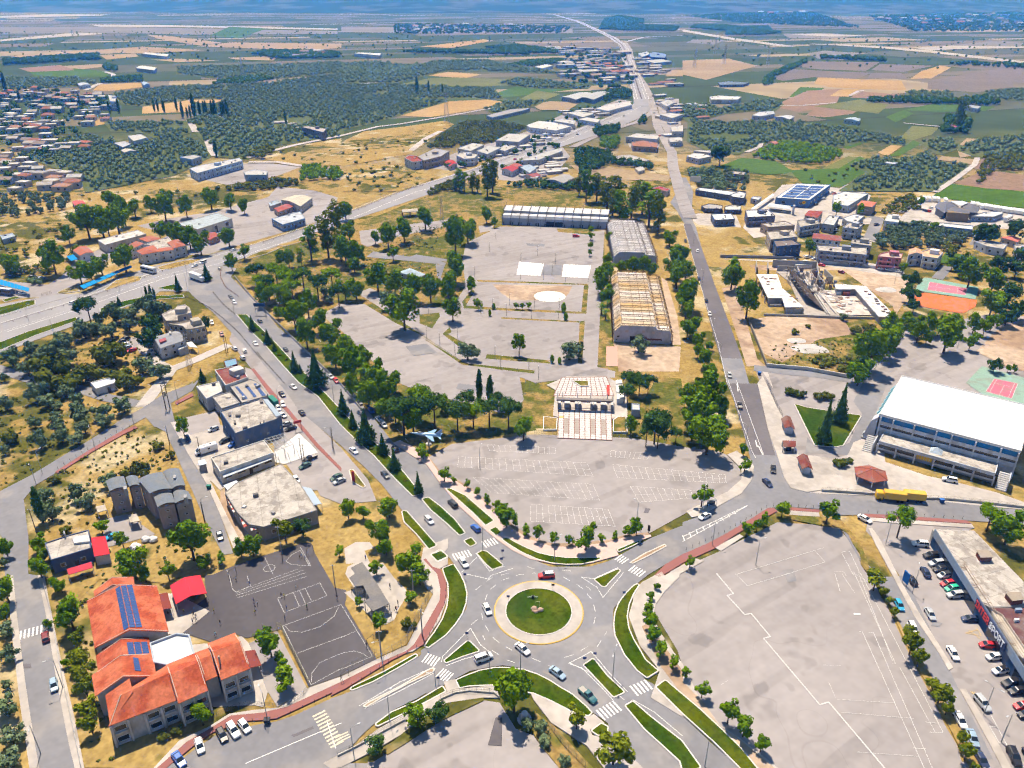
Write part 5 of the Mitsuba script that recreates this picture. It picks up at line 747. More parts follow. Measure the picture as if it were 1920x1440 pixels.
qa=M("16.8,245.1 18.2,266.4 38.4,265.3 36.3,243.5");A,B,C,D=[np.array(v[:2])for v in qa];PT=lambda u,v:(A*(1-u)+D*u)*(1-v)+(B*(1-u)+C*u)*v
for i in range(10):
 for j in range(13):
  pale=not((i in(1,3,6,8))and 1<j<9);qd=[PT((i+a_)/10,(j+b_)/13)for a_,b_ in((.05,.04),(.92,.04),(.92,.94),(.05,.94))]
  part(tp,'paving_slab',slab(PG(qd),.39,.43),'paint',(.50,.49,.475)if pale else(.33,.29,.26))if not(i==0 and j==9)else part(tp,'paving_slab',slab(PG(qd),.39,.43),'paint',(.56,.42,.18))
qa=M("16.8,278.4 21,294.6 39.8,295.4 41.2,278.4");A,B,C,D=[np.array(v[:2])for v in qa]
for i in range(11):
 for j in range(9):qd=[PT((i+a_)/11,(j+b_)/9)for a_,b_ in((.05,.05),(.92,.05),(.92,.92),(.05,.92))];part(tp,'paving_slab',slab(PG(qd),.39,.43),'paint',(.48,.465,.455))
for s_ in(M("11.5,250.5 16.6,250.5 17.4,259.3 11.9,260.7"),M("37.2,248.9 42.6,248.6 43.7,260.7 40.4,260.4 38.3,257.9"),M("24.9,291.6 32,291.2 31.6,286.3 28.2,286.1")):
 raised('planter_bed',PG(s_),'parkgrass',kerb=.35,r=0,h=.55,mat='parkgrass',kc=(.56,.54,.52))
k=thing('gate_lodge','white stepped lodge right of the fairground gate','building');
for s_,h_ in((M("42.3,283.2 44.9,284 44.7,276.4 41.8,276.1"),3),(M("41.8,276.3 44.5,276.3 43.9,271.1 41.3,271.1"),2.6),(M("42.6,286 44.8,286.4 44.8,283.6 42.3,282.8"),3.4)):part(k,'wall',slab(PG(s_),0,h_),'wall',WHITE);part(k,'roof',slab(PG(s_).buffer(.15,join_style=2),h_,h_+.15),'paint',(.58,.57,.55))
k=thing('banner','red banner strip standing behind the gate','banner');part(k,'cloth',slab(LN(M("38.7,278.4 39.7,287.5"),1.2),.5,.62),'paint',(.5,.07,.06));part(k,'pole',cone(*M("38.7,278.8")[0],.3,2.2,.08,.08),'paint',(.4,.4,.4))
building('small grey kiosk right of the gate on dry grass',M("46.3,266.3 49.2,265.9 48.8,260.9 45.8,261.2"),3,(.24,.29,.38),1,rc=(.46,.45,.44),win=False,name='kiosk',cat='kiosk')
# ---- pavilion hut, shelter and other park buildings
k=building('white park hut with pale blue hipped roof',M("-64.5,426.3 -59.3,434.1 -49.4,423.2 -51.9,417.6"),2.8,(.42,.40,.38),1,'hip',(.34,.44,.52),1.4,name='hut',cat='hut',step=4)
k=thing('shelter','open park shelter with flat roof on posts','shelter');q=M("-80.5,565.7 -69.8,569.4 -68.1,561.5 -78.9,557.9");part(k,'roof',slab(PG(q),3.8,4.1),'wall',(.36,.33,.28));posts(k,[*q,*[((q[0][0]+q[1][0])/2,(q[0][1]+q[1][1])/2),((q[2][0]+q[3][0])/2,(q[2][1]+q[3][1])/2)]],0,3.8,.25,col=(.2,.12,.09))
# ---- sports hall
k=thing('sports_hall','large indoor sports hall with white roof and blue panelled side','hall')
RO=M("152.6,274.8 130.9,243.5 166.8,218.2 188.7,250.2");A,B,C,D=[np.array(v[:2])for v in(RO[1],RO[2],RO[3],RO[0])]
L=np.linalg.norm(B-A);d=(B-A)/L;n=np.array([-d[1],d[0]]);dep=abs((D-A)@n);loc=lambda u,v,z:(*(A+d*u+n*v),z)
def lb(u0,u1,v0,v1,z0,z1):return hexa([loc(u0,v0,z0),loc(u1,v0,z0),loc(u1,v1,z0),loc(u0,v1,z0)],[loc(u0,v0,z1),loc(u1,v0,z1),loc(u1,v1,z1),loc(u0,v1,z1)])
part(k,'core',lb(.4,L-.4,.4,dep,0,10.7),'wall',(.50,.51,.54));part(k,'roof',lb(.3,L-.3,.3,dep,10.7,11.0),'paint',(.66,.66,.66));part(k,'parapet',cat_([lb(0,L,0,.3,10.4,11.3),lb(0,.3,.3,dep,10.4,11.3),lb(L-.3,L,.3,dep,10.4,11.3),lb(.3,L-.3,dep-.3,dep,10.4,11.3)]),'paint',(.6,.6,.6))
US=[.02,.115,.27,.43,.54,.705,.875,.99]
for a_,b_ in zip(US[:-1],US[1:]):
 u0,u1=a_*L+.25,b_*L-.25
 part(k,'blue_panel',lb(u0,u1,.1,.4,8.6,10.38),'wall',(.025,.16,.38));part(k,'white_band',lb(u0,u1,-.1,.4,7.2,8.58),'wall',(.50,.53,.60));part(k,'window_strip',lb(u0,u1,.25,.4,6.2,7.18),'glass');part(k,'lower_band',lb(u0,u1,-.1,.4,4.6,6.18),'wall',(.46,.50,.58));
for a_ in US:part(k,'fin',lb(a_*L-.25,a_*L+.25,-.6,.4,0,10.38),'wall',(.52,.55,.62))
AX0,AX1,AV=.065*L,.885*L,-8.0;zx=4.6
part(k,'annex_wall',lb(AX0,AX1,AV+2.0,.0,0,zx-.4),'wall',(.40,.42,.46));part(k,'annex_roof',lb(AX0+.3,AX1-.3,AV+.3,-.1,zx-.4,zx),'roofc');part(k,'annex_parapet',cat_([lb(AX0,AX1,AV,AV+.3,zx-.9,zx+.3),lb(AX0,AX0+.3,AV+.3,-.1,zx-.9,zx+.3),lb(AX1-.3,AX1,AV+.3,-.1,zx-.9,zx+.3)]),'wall',(.44,.47,.54))
for i in range(6):
 u0,u1=AX0+(AX1-AX0)*i/6,AX0+(AX1-AX0)*(i+1)/6
 part(k,'column',lb(u0-.25,u0+.25,AV-.2,AV+.4,0,zx-.9),'wall',(.50,.52,.58))
 if i==2:
  for j in range(6):part(k,'yellow_slat',lb(u0+.5+j*(u1-u0-1)/6,u0+.3+(j+1)*(u1-u0-1)/6,AV+.1,AV+.25,2.2,zx-.92),'paint',(.55,.34,.03))
 else:part(k,'window_strip',lb(u0+.3,u1-.3,AV+.5,AV+.65,2.2,zx-.92),'glass');part(k,'sill_band',lb(u0+.3,u1-.3,AV+.3,AV+.7,1.6,2.18),'wall',(.46,.49,.56))
part(k,'column',lb(AX1-.25,AX1+.25,AV-.2,AV+.4,0,zx-.9),'wall',(.5,.52,.58))
cx,cy=AX0+(AX1-AX0)*.49,AV+4.4
part(k,'skylight',(np.array([loc(cx-2,cy-2,zx),loc(cx+2,cy-2,zx),loc(cx+2,cy+2,zx),loc(cx-2,cy+2,zx),loc(cx,cy,zx+1.7)]),np.array([[0,1,4],[1,2,4],[2,3,4],[3,0,4]])),'gloss',(.34,.40,.46))
for u0 in(AX0-4.5,AX1+1):
 part(k,'stair',cat_([lb(u0,u0+3,AV-1.5+s*.7,AV-.8+s*.7,0,.4+s*.4)for s in range(9)]),'wall',(.5,.49,.48));part(k,'stair_wall',lb(u0+3.02,u0+3.3,AV-1.5,AV+5,0,4.2),'wall',(.5,.52,.58))
for i in range(9):v0=2+(dep-4)*i/9;part(k,'side_louvre',hexa([loc(-2.2,v0,6.4),loc(-.05,v0,6.4),loc(-.05,v0+2.2,6.4),loc(-2.2,v0+2.2,6.4)],[loc(-1.9,v0,6.6),loc(-.05,v0,9.6),loc(-.05,v0+2.2,9.6),loc(-1.9,v0+2.2,6.6)]),'paint',(.22,.44,.52))
part(k,'side_wing',hexa([loc(-4,-.5,0),loc(0,-.5,0),loc(0,4,0),loc(-4,4,0)],[loc(-2,-.5,8),loc(0,-.5,10),loc(0,4,10),loc(-2,4,8)]),'wall',(.42,.43,.50))
for u in(.135,.505):part(k,'antenna',bar(loc(u*L,.5,11),loc(u*L,.5,14.5),.07),'steel')
# ---- ticket booths and gazebo before the sports hall
for i,(s_,lb_)in enumerate(((M("100.6,254.8 103.1,256.3 103.3,246.9 100.1,248.1 104.5,256.1"),'ticket booth with dark red gable roof nearest the road bend'),(M("96.6,239.2 100.8,238.9 99.6,235.1 95.5,235.1"),'middle gate booth with flat red roof'),(M("97.8,227.8 100.4,229.6 100.7,220.4 97.2,220.6"),'third ticket booth with dark red gable roof'))):
 k=thing('ticket_booth',lb_,'booth')
 q=M("100.8,254.9 104.7,256.3 103.4,247.1 100.1,248.2")if i==0 else s_ if i==1 else M("97.9,227.9 101.8,229.1 100.7,220.5 97.3,220.8")
 m,_=ridge_roof(q if i==1 else[q[0],q[3],q[2],q[1]],2.7,1.1 if i!=1 else .5,.2);part(k,'roof',m,'wall',(.17,.05,.04))
 if i!=1:part(k,'wall',slab(PG(q).buffer(-.5,join_style=2),0,3.0),'wall',(.42,.46,.56));facade(k,list(PG(q).buffer(-.5,join_style=2).exterior.coords)[:-1],2.8,1,step=3,w=1)
 else:part(k,'wall',slab(PG(q).buffer(-1.1,join_style=2),0,2.7),'glass');posts(k,q,.3,2.7,.25,'column','wall',(.5,.5,.52))
k=thing('gazebo','hexagonal gazebo with red brown tiled roof on white posts','gazebo');c=M("119,217.7")[0];rr=5.6;hx=[(c[0]+rr*math.cos(a_),c[1]+rr*math.sin(a_))for a_ in np.arange(6)*math.pi/3+.25]
V=[(*p_,2.8)for p_ in hx]+[(c[0],c[1],4.6)]+[(*p_,2.6)for p_ in hx];part(k,'roof',(np.array(V),np.array([[i,(i+1)%6,6]for i in range(6)]+[[i,i+7,(i+1)%6+7]for i in range(6)]+[[i,(i+1)%6+7,(i+1)%6]for i in range(6)]+[[7,9,8],[7,10,9],[7,11,10],[7,12,11]])),'wall',(.27,.085,.06))
for i in range(6):part(k,'rafter',bar((*hx[i],2.9),(c[0],c[1],4.68),.07),'paint',(.36,.15,.11))
posts(k,[(c[0]+(p_[0]-c[0])*.85,c[1]+(p_[1]-c[1])*.85)for p_ in hx],.2,2.7,.2,'post','paint',(.6,.6,.6));part(k,'bench_core',cone(c[0],c[1],.2,1.6,1.6,1.6,8),'wall',(.3,.3,.32))
# ---- sports shop at the right edge
k=thing('sports_shop','long low sports shop with dark blue front and weathered roof','shop');FP=M("121.1,184.5 122.3,184.3 120.4,162.1 121.4,151.4 117.5,130.2 115.6,126.9")
A,B=np.array(M("122.9,183.7")[0][:2]),np.array(M("117.8,128.4")[0][:2]);L=np.linalg.norm(B-A);d=(B-A)/L;n=np.array([-d[1],d[0]]);loc=lambda u,v,z:(*(A+d*u+n*v),z)
q=[loc(0,0,0)[:2],loc(L+25,0,0)[:2],loc(L+25,30,0)[:2],*[v_[:2]for v_ in M("131.3,153.1 140.6,170.6 135.2,184.6 123.6,185.4")]]
BD=[loc(.3,.5,0)[:2],loc(L*.50,.5,0)[:2],*[v_[:2]for v_ in M("122.4,153 131.4,153.2 137,162.8 135.5,185 123.6,185.7")]]
part(k,'wall',slab(PG(BD),0,4.3),'wall',(.38,.36,.34));part(k,'roof',slab(PG(BD).buffer(-.3),4.28,4.4),'roofc')
part(k,'front',lb(0,L+30,0,.45,0,3.9),'wall',(.035,.075,.16));part(k,'fascia',hexa([loc(0,-.35,3.9),loc(L+30,-.35,3.9),loc(L+30,.2,3.9),loc(0,.2,3.9)],[loc(0,.1,5.9),loc(L+30,.1,5.9),loc(L+30,.3,5.9),loc(0,.3,5.9)]),'wall',(.14,.19,.27))
for i in range(7):part(k,'shop_window',lb(8+i*14,15+i*14,-.06,-.005,.5,3.2),'glass')
for i in range(9):u=16+i*7;part(k,'brace',cat_([bar(loc(u,.3,5.6),loc(u,2.6,4.5),.07),bar(loc(u,2.6,5.5),loc(u,.3,4.5),.07)]),'paint',(.30,.22,.17))
part(k,'brace_rail',cat_([bar(loc(14,2.6,5.5),loc(16+8*7,2.6,5.5),.07),bar(loc(14,2.6,4.6),loc(16+8*7,2.6,4.6),.06)]),'paint',(.33,.25,.19))
sg=M("118.4,153.8 86.5,140.5");u0=(np.array(M("118.8,154.5")[0][:2])-A)@d;u1=(np.array(M("117.6,139.5")[0][:2])-A)@d
part(k,'sign_board',lb(u0,u1+.8,-.75,-.4,3.7,6.3),'paint',(.045,.06,.12))
for tx,c_,a_,b_ in(('INTER',(.62,.08,.08),u0+.4,u0+(u1-u0)*.50),('SPORT',(.66,.68,.72),u0+(u1-u0)*.53,u1+.4)):
 tm_=meshkit.text_mesh(tx,1.9,.12,True);v=np.asarray(tm_.vertices).copy();v[:,0]-=v[:,0].min();v[:,0]*=(b_-a_)/v[:,0].max()
 part(k,'sign_letters',(np.array([loc(a_+x,-.76-z,4.05+y)for x,y,z in v]),np.asarray(tm_.faces)),'paint',c_)
for s_ in(M("129.8,173.6 132.9,173.6 132.6,170.9 129.4,170.7"),M("128.2,156.5 131.8,156.5 131.4,154.1 128.2,153.6")):part(k,'roof_house',slab(PG(s_),4.3,6.0),'wall',(.17,.065,.05));part(k,'roof_house_cap',slab(PG(s_).buffer(.2,join_style=2),6.0,6.15),'wall',(.30,.25,.20))
k=thing('building','building with dark maroon roof beside the sports shop','building');q=M("123,153.2 133.7,153.2 123.2,135.7 123.7,140.1 124.5,150.8");part(k,'wall',slab(PG(q),0,4.0),'wall',(.45,.40,.35));part(k,'roof',slab(PG(q).buffer(-.2),4.0,4.15),'wall',(.125,.06,.06))
q=M("123.1,153.9 123.5,151.4 125.5,152 124.7,146.1 124.4,140.9 122,136.6 121.3,137.6 121.8,144.4 122.5,150.7");part(k,'terrace',slab(PG(q),0,3.4),'wall',(.45,.41,.35));part(k,'roof_unit',slab(PG(M("128.3,152.1 130,152.2 129.8,151.4 128,151.3")),4.15,5),'gloss',(.2,.25,.34));part(k,'roof_vent',slab(PG(M("126,148.5 127.3,148.6 127.1,148 125.8,147.8")),4.15,4.9),'paint',(.6,.6,.6))
# ---- unfinished and ruined concrete building
k=thing('ruin','half demolished concrete hall with debris between white slabs','ruin');CN=(.34,.33,.32)
q=M("137.4,419.3 149,418.8 144.6,395.9 146.7,367.9 137.2,367.5 139.9,380.7 132.6,380.9");part(k,'slab',slab(PG(q),3.8,4.2),'wall',(.62,.61,.60),label='white roof slab on the left')
for p_ in M("137.1,416.4 135,403.7 133.6,393.7 132.4,384.1 132.9,380.1 139.3,380.1 137.6,367.4 141.6,367.4 146.1,367.4"):part(k,'column',cone(p_[0],p_[1],0,3.8,.35,.35,4),'wall',CN)
part(k,'inner_wall',slab(PG(q).buffer(-3),0,3.8),'wall',(.22,.21,.2));
q=M("133.7,382.8 140.6,382.6 138.4,376.3 132.3,376.3");part(k,'loggia',cat_([slab(LN(q[:2],.4),0,3.9),slab(LN(M("133.4,379.1 139.8,379.1"),.4),0,1.4),slab(LN(M("138.1,368.4 147.1,367.8"),.4),0,3.2)]),'wall',(.42,.41,.42))
q=M("175.5,403.4 191,399.8 187.6,355.1 179.3,355.1 183.3,394.8 173,394.8");part(k,'slab',slab(PG(q),3.5,4.0),'wall',(.60,.59,.585),label='white L shaped roof slab on the right');part(k,'inner_wall',slab(PG(q).buffer(-.6),0,3.5),'wall',(.30,.29,.29))
for s_,h_ in((M("154.3,444.5 179.4,441.6"),4.5),(M("179.4,441.6 171.7,416.6 170.9,404.9"),4.0),(M("154.9,437 165.8,435.4"),3.4),(M("165.8,435.4 162.7,419.6"),3.4),(M("180.1,430.5 179.6,416.6"),3.6),(M("145,446.1 141.3,432.1"),4),(M("126.9,366.4 146.3,364.8 163.7,362.4 191.2,361.2"),1.2),(M("151.1,443.6 147.8,432.1"),3.5)):part(k,'wall',slab(LN(s_,.45),0,h_),'wall',CN)
A,B,C,D=[np.array(v[:2])for v in M("157.3,428.2 163.7,416.6 158.1,366.6 152,379.1")]
for i in range(12):
 f=i/12;a_,b_=A+(D-A)*f,B+(C-B)*f;part(k,'raker',bar((*a_,5.4),(*b_,.9),.22),'wall',(.10,.075,.06))
 if i<11:
  c_,e_=A+(D-A)*(f+1/12),B+(C-B)*(f+1/12);part(k,'stand_plank',hexa([(*a_,5.0),(*b_,.7),(*e_,.7),(*c_,5.0)],[(*a_,5.25),(*b_,.95),(*e_,.95),(*c_,5.25)]),'wall',(.105,.085,.075))
A,B=[np.array(v[:2])for v in M("154.1,425 152.4,385.6")];
for i in range(9):
 p_=A+(B-A)*i/8;part(k,'beam',bar((*p_,4.3),(*(p_+(2.8,1.2)),4.6),.2),'wall',(.5,.46,.4));part(k,'column',cone(p_[0]+3,p_[1]+1,0,4.6,.2,.2,4),'wall',CN)
for s_ in(M("163.7,416.6 158.6,366.6"),M("165.2,418.1 159.5,365.4"),M("164.6,396.4 163.1,366.6")):part(k,'rail_beam',bar((*s_[0][:2],2.0),(*s_[1][:2],1.2),.3),'wall',(.55,.52,.47))
q=M("169.9,402 187.5,404.9 184.1,366.6 162.6,365.4 164.1,395");fl=PG(q);part(k,'floor',slab(fl,.02,.5),'wall',(.50,.45,.41));x0,y0,x1,y1=fl.bounds;rr=random.Random(3);n_=0
while n_<60:
 x,y=rr.uniform(x0,x1),rr.uniform(y0,y1)
 if not fl.contains(Point(x,y)):continue
 n_+=1;a_,b_,h_=rr.uniform(.5,1.8),rr.uniform(.5,1.6),rr.uniform(.1,.7);c_=rr.choice([(.55,.52,.5),(.30,.25,.23),(.22,.12,.09),(.62,.6,.58),(.4,.33,.27)]);part(k,'debris',tv(bx(-a_,a_,-b_,b_,.5,.5+h_),rotz(rr.uniform(0,3),x,y)),'wall',c_)
rr=random.Random(5);A,B,C,D=[np.array(v[:2])for v in M("154.4,435.4 176.2,435.4 177.9,409.2 153.2,388.2")]
part(k,'ground_slab',slab(PG(M("153.9,435.4 177.3,437 171.4,404.9 162.6,365.4 147.4,366.6 155.7,416.6")),.02,.4),'wall',(.36,.32,.29))
for i in range(48):
 u,w=rr.random(),rr.random();p_=(A*(1-u)+B*u)*(1-w)+(D*(1-u)+C*u)*w;e_=p_+(C-B if i%2 else B-A)*rr.uniform(.06,.16);part(k,'partition',slab(LN([p_,e_],.3),0,rr.uniform(1.2,4.2)),'wall',rr.choice([CN,(.46,.44,.42),(.2,.15,.13)]))
for s_ in M("169.8,425.8 170.3,422.7 170.2,419.6 167.7,416.6 168.6,413.6 170.7,416.6 170,409.2 171,407.7 174,409.2 174.9,407.7 175.1,415.1 166.1,409.2 165.1,412.1 164.6,396.4"):
 part(k,'rusty_frame',cat_([bar((s_[0]+dx,s_[1],0),(s_[0]+dx+rr.uniform(-.5,.5),s_[1],rr.uniform(2.5,4.5)),.12)for dx in(0,1.3)]+[bar((s_[0],s_[1],2.6),(s_[0]+1.3,s_[1]+.8,2.9),.14)]),'wall',(.20,.085,.065))
for s_,c_ in((M("175.2,399.2 178.1,399.2 176.2,394.3 173.4,394.3"),(.5,.54,.6)),(M("178.5,398.5 182.1,398.5 180.5,393.7 176.7,393.7"),(.26,.09,.06)),(M("180.2,404.9 185.3,404.9 184.2,402 179.1,402"),(.5,.32,.1)),(M("180.1,402 184,402 182.9,399.2 179,399.2"),(.22,.1,.07))):part(k,'container',slab(PG(s_),.5,2.6),'paint',c_)
for s_ in M("140.2,410.8 143,411.2 144.3,410.8 140,406 139,394.5 138.7,401.6 139.2,413.5 145.2,410.5 145,382.2 146.9,379.6 144.3,374.4 187.1,390.4 187.7,379 186.8,375.7 185.9,371.9 186.6,368.1 186.3,364.4 184.1,361.4 185.6,359.5 187.3,386.3"):part(k,'roof_debris',bx(s_[0]-.8,s_[0]+.8,s_[1]-.5,s_[1]+.5,4.2,4.5),'wall',(.12,.09,.08)if s_[0]>0 and int(s_[1])%2 else(.2,.1,.09))
# ---- suburb right of the north road
building('supermarket with blue walls and solar field on white roof',M("200.9,594.5 233.4,644.3 258.8,638.7 224.4,586.8"),6.0,(.09,.17,.33),1,rc=(.62,.62,.62),step=9,w=3,wh=2,par=.3,name='supermarket',cat='supermarket');k='supermarket'
A,B,C,D=[np.array(v[:2])for v in M("204.7,595.2 231.1,638.5 253.3,633.6 224.9,590.8")]
for i in range(5):
 for j in range(2):
  qd=[(A+(B-A)*f)*(1-g)+(D+(C-D)*f)*g for f,g in((i/5+.02,j/2+.02),((i+1)/5-.02,j/2+.02),((i+1)/5-.02,(j+1)/2-.02),(i/5+.02,(j+1)/2-.02))];panels(k,*qd,2,5,lambda x,y:6.15,.03)
q=M("223.5,590.4")[0];n_=np.array([0,-1.0]);a_=np.array(M("200.9,594.5")[0][:2]);b_=np.array(M("224.4,586.8")[0][:2]);d_=(b_-a_)/np.linalg.norm(b_-a_);n_=np.array([d_[1],-d_[0]]);c=b_-d_*4.0+n_*.1
def disc(c,d_,n_,r,z,t0,t1):return np.array([(*(c+n_*o+d_*r*math.cos(t)),z+r*math.sin(t))for o in(t0,t1)for t in np.arange(16)*math.pi/8]),np.array([[i,(i+1)%16,16+(i+1)%16]for i in range(16)]+[[i,16+(i+1)%16,16+i]for i in range(16)]+[[16,16+i,17+i]for i in range(1,15)])
part(k,'round_emblem',disc(c,d_,n_,1.35,4.0,.0,.12),'paint',(.6,.42,.02));part(k,'emblem_dot',disc(c,d_,n_,.55,4.0,.13,.2),'paint',(.45,.03,.03))
part(k,'trolley_roof',slab(PG(M("190,577 194.6,588 208,579.7 204.3,569")),3.3,3.5),'paint',(.40,.43,.47));part(k,'long_canopy',slab(PG(M("176.7,572.9 207.4,621.6 206.6,615.5 176.9,568.9")),3.0,3.2),'paint',(.5,.52,.56))
part(k,'price_pillar',slab(PG(M("205.7,568.5 207.3,568.5 206.5,565.9 204.8,565.9")),0,7),'paint',(.4,.4,.42))
SUB=[('wide low hall with white roof at the corner plot',M("141.9,550.8 156.6,552.5 155.3,536.6 140.6,533.7"),4.4,(.10,.13,.20),1,'flat',(.62,.65,.65)),('dark fronted showroom with white roof beside the pink path',M("166.8,553.5 183.7,556 183.3,537.3 163,533.7"),6.4,(.12,.13,.19),2,'flat',(.52,.52,.52)),
 ('unfinished house with red awning behind the showroom',M("168.7,520.7 187.1,527.6 190.4,516.6 171,511.7"),5.4,(.36,.28,.22),1,'flat',None),('cream apartment block with roof room beside the dry plot',M("164.2,493 181.9,497.2 180.2,481.1 161.4,474.7"),7.6,(.42,.36,.30),2,'flat',None),('glass fronted dark blue office by the dry plot',M("163.1,474.8 175.4,476.8 177.6,466.2 160.8,461.5"),7.0,(.05,.09,.19),3,'flat',(.17,.14,.14)),
 ('three storey house with red hipped roof in the middle of the suburb',M("202.2,533.2 209.5,546.2 218,543 208.1,526"),8.4,(.36,.30,.26),3,'hip',(.28,.07,.06)),('grey house with roof terrace and greenery',M("195.2,526.6 208.7,529 207.1,516.9 191,508.5"),6.4,(.33,.33,.35),2,'flat',None),('grey workshop with sloped sheet roof',M("210.4,521.1 222.4,542.4 229.4,540.9 216.5,516.2"),5.4,(.36,.37,.40),1,'flat',(.42,.43,.44)),
 ('flat roofed store between two workshops',M("230.6,537.5 242.8,548.4 247.7,542.7 235.4,525.5 230.2,528"),5.0,(.38,.38,.40),1,'flat',(.50,.50,.50)),('grey blank sided house with small red roof hut',M("218.1,505.7 227.2,518 234.3,512.7 225.9,501.1"),7.0,(.34,.36,.42),2,'flat',None),('white house with long red roof',M("194.5,492.4 201.4,491.7 209.2,484.6 205.4,476.2 191.5,482.2"),6.6,(.56,.57,.60),2,'gable',(.26,.09,.08)),
 ('long grey apartment row with concrete balconies',M("186.5,464.2 214.9,459 208.9,444.3 183.7,453.1"),7.2,(.22,.24,.30),3,'flat',None),('unfinished concrete block above the apartment row',M("212.6,476 223.1,471.2 218.4,461.1 208.1,466.7"),7.6,(.30,.29,.28),2,'flat',None),('dusty pink three storey block',M("217.1,445.4 223.5,449.1 230.5,445.4 225.6,436.2 213.5,439.8"),7.6,(.40,.15,.17),3,'flat',(.45,.34,.30)),
 ('white block with orange stepped roofs left half',M("239.8,456.8 246.6,457.2 243.7,447.7 234.9,446.7"),7.0,(.55,.55,.57),2,'gable',(.55,.33,.22)),('white block with orange stepped roofs right half',M("244.8,452.8 253.5,458.6 257.3,450.9 248.4,439.4 241.8,443.4"),6.6,(.52,.54,.60),2,'flat',(.58,.38,.24)),('house with bright orange hipped roof near the car yard',M("253.5,570.4 260.9,582 267.9,580.5 265.8,570.4 260.8,565.2"),6.4,(.34,.29,.26),2,'hip',(.52,.16,.10)),
 ('white two storey house at the end of the suburb street',M("254.1,525.4 264.6,543.7 271.1,538.5 261.7,520.5"),6.2,(.5,.51,.54),2,'flat',(.52,.50,.48)),('long white shed with blue shaded wall beside the olive plot',M("291.8,527.7 311.7,518.8 306.5,509.3 288.1,518.8"),4.4,(.15,.21,.30),1,'flat',(.58,.57,.56)),('low house with salmon red hipped roof at right',M("316.1,492.5 324.1,495.8 326.4,488.1 320.2,481.8"),4.4,(.44,.40,.36),1,'hip',(.52,.15,.12)),
 ('white bungalow on the green lawn at right',M("293.3,481.8 304,483.9 310.2,475.5 302.2,465.5 294.9,471.5"),4.4,(.46,.50,.60),1,'flat',None),('white house cut by the right edge near the pines',M("312.3,471.5 322.6,474.9 313.7,459.9 305.2,456.1"),5,(.5,.5,.52),1,'flat',None),('grey office with flat white roof behind the sales yard',M("341.5,559.3 356.1,562.1 352.9,555.3 341,546 325.7,547.3"),3.6,(.2,.24,.32),1,'flat',(.56,.56,.56)),('warehouse with wide light roof behind the supermarket',M("249.4,606.4 263.1,619.3 278.8,611.2 247.7,571.8 238.7,577.6"),5,(.30,.36,.44),1,'flat',(.50,.50,.50)),
 ('low glazed pavilion row at the field edge left of the supermarket',M("147.4,629 151.8,638 185.1,618.1 179.8,604.6 167.1,612"),4,(.10,.13,.20),1,'flat',(.50,.52,.54)),('second pavilion with sheet roof beside the field edge',M("169.4,607.7 180.2,619.9 183.8,613.7 177.3,595.9 169.6,600.3"),5,(.10,.12,.18),1,'flat',(.46,.48,.50)),('small white roofed box left of the supermarket drive',M("184.4,602.3 188.4,608.2 194.4,607.3 188.6,596.5"),3.5,(.4,.42,.46),1,'flat',(.52,.54,.56)),('dark roofed shed row below the dry strip',M("141.6,580.4 149.1,587.3 157.8,581.8 154.6,571 142.4,572.3"),3,(.06,.06,.07),1,'flat',(.34,.33,.32)),('pale roofed shed at the right end of the shed row',M("158.2,577.7 165.9,584.5 171.5,580.4 167.6,568.4 156.5,568.4"),3,(.06,.06,.07),1,'flat',(.48,.49,.46))]
for lb_,s_,h_,wc,fl_,rf,rc in SUB:building(lb_,s_,h_,wc,fl_,rf,rc,1.2,cat='house' if 'house' in lb_ else 'building',name='house' if 'house' in lb_ else 'building',deep=False,step=3.6,door=False,par=.5)
t=thing('sales_hall','sales hall with two fan shaped dark roofs and brick front','hall')
for s_,h_ in((M("310,569 319.5,583.5 330.5,585.6 328.3,569.6 313.8,557.9 308.7,551.7"),5.2),(M("329,569.6 341.2,581.7 344.1,571.8 338.7,561.2 331.6,551.7 327.9,554.3 329,558.4"),5.2)):
 pg=PG(s_);c=pg.centroid;R=list(pg.exterior.coords)[:-1];V=[(x,y,h_)for x,y in R]+[(c.x,c.y,h_+2.2)]+[(x,y,h_-.3)for x,y in R];m_=len(R);part(t,'roof',(np.array(V),np.array([[i,(i+1)%m_,m_]for i in range(m_)]+[[i,m_+1+i,m_+1+(i+1)%m_]for i in range(m_)]+[[i,m_+1+(i+1)%m_,(i+1)%m_]for i in range(m_)])),'wall',(.13,.135,.16));part(t,'wall',slab(pg.buffer(-1),0,h_-.2),'wall',(.2,.2,.22))
part(t,'brick_front',slab(PG(M("313.3,558 325,564.9 327.5,553.9 322.9,545.8 309.6,549.8")),0,6.2),'wall',(.22,.16,.09));q=M("312.4,556.4 324.1,563.3 326.5,552.3 322.7,545.6 309.3,549.6");m,_=ridge_roof(order(q[:1]+q[1:3]+q[3:4]),6.2,1.2,.3);part(t,'front_roof',m,'wall',(.13,.135,.16))
q=M("318.5,558.6 326.4,555.9");part(t,'show_window',slab(LN(q,.3),.8,4.5),'glass');part(t,'window_frame',cat_([bar((*q[0][:2],0),(*q[0][:2],5),.25),bar((*q[1][:2],0),(*q[1][:2],5),.25),bar((*q[0][:2],4.8),(*q[1][:2],4.8),.22)]),'paint',(.6,.6,.58))
part(t,'ridge_light',slab(PG(M("327.2,580.1 336.1,581 337.3,575.1 327.3,566.5")),6.6,6.9),'paint',(.50,.55,.58))
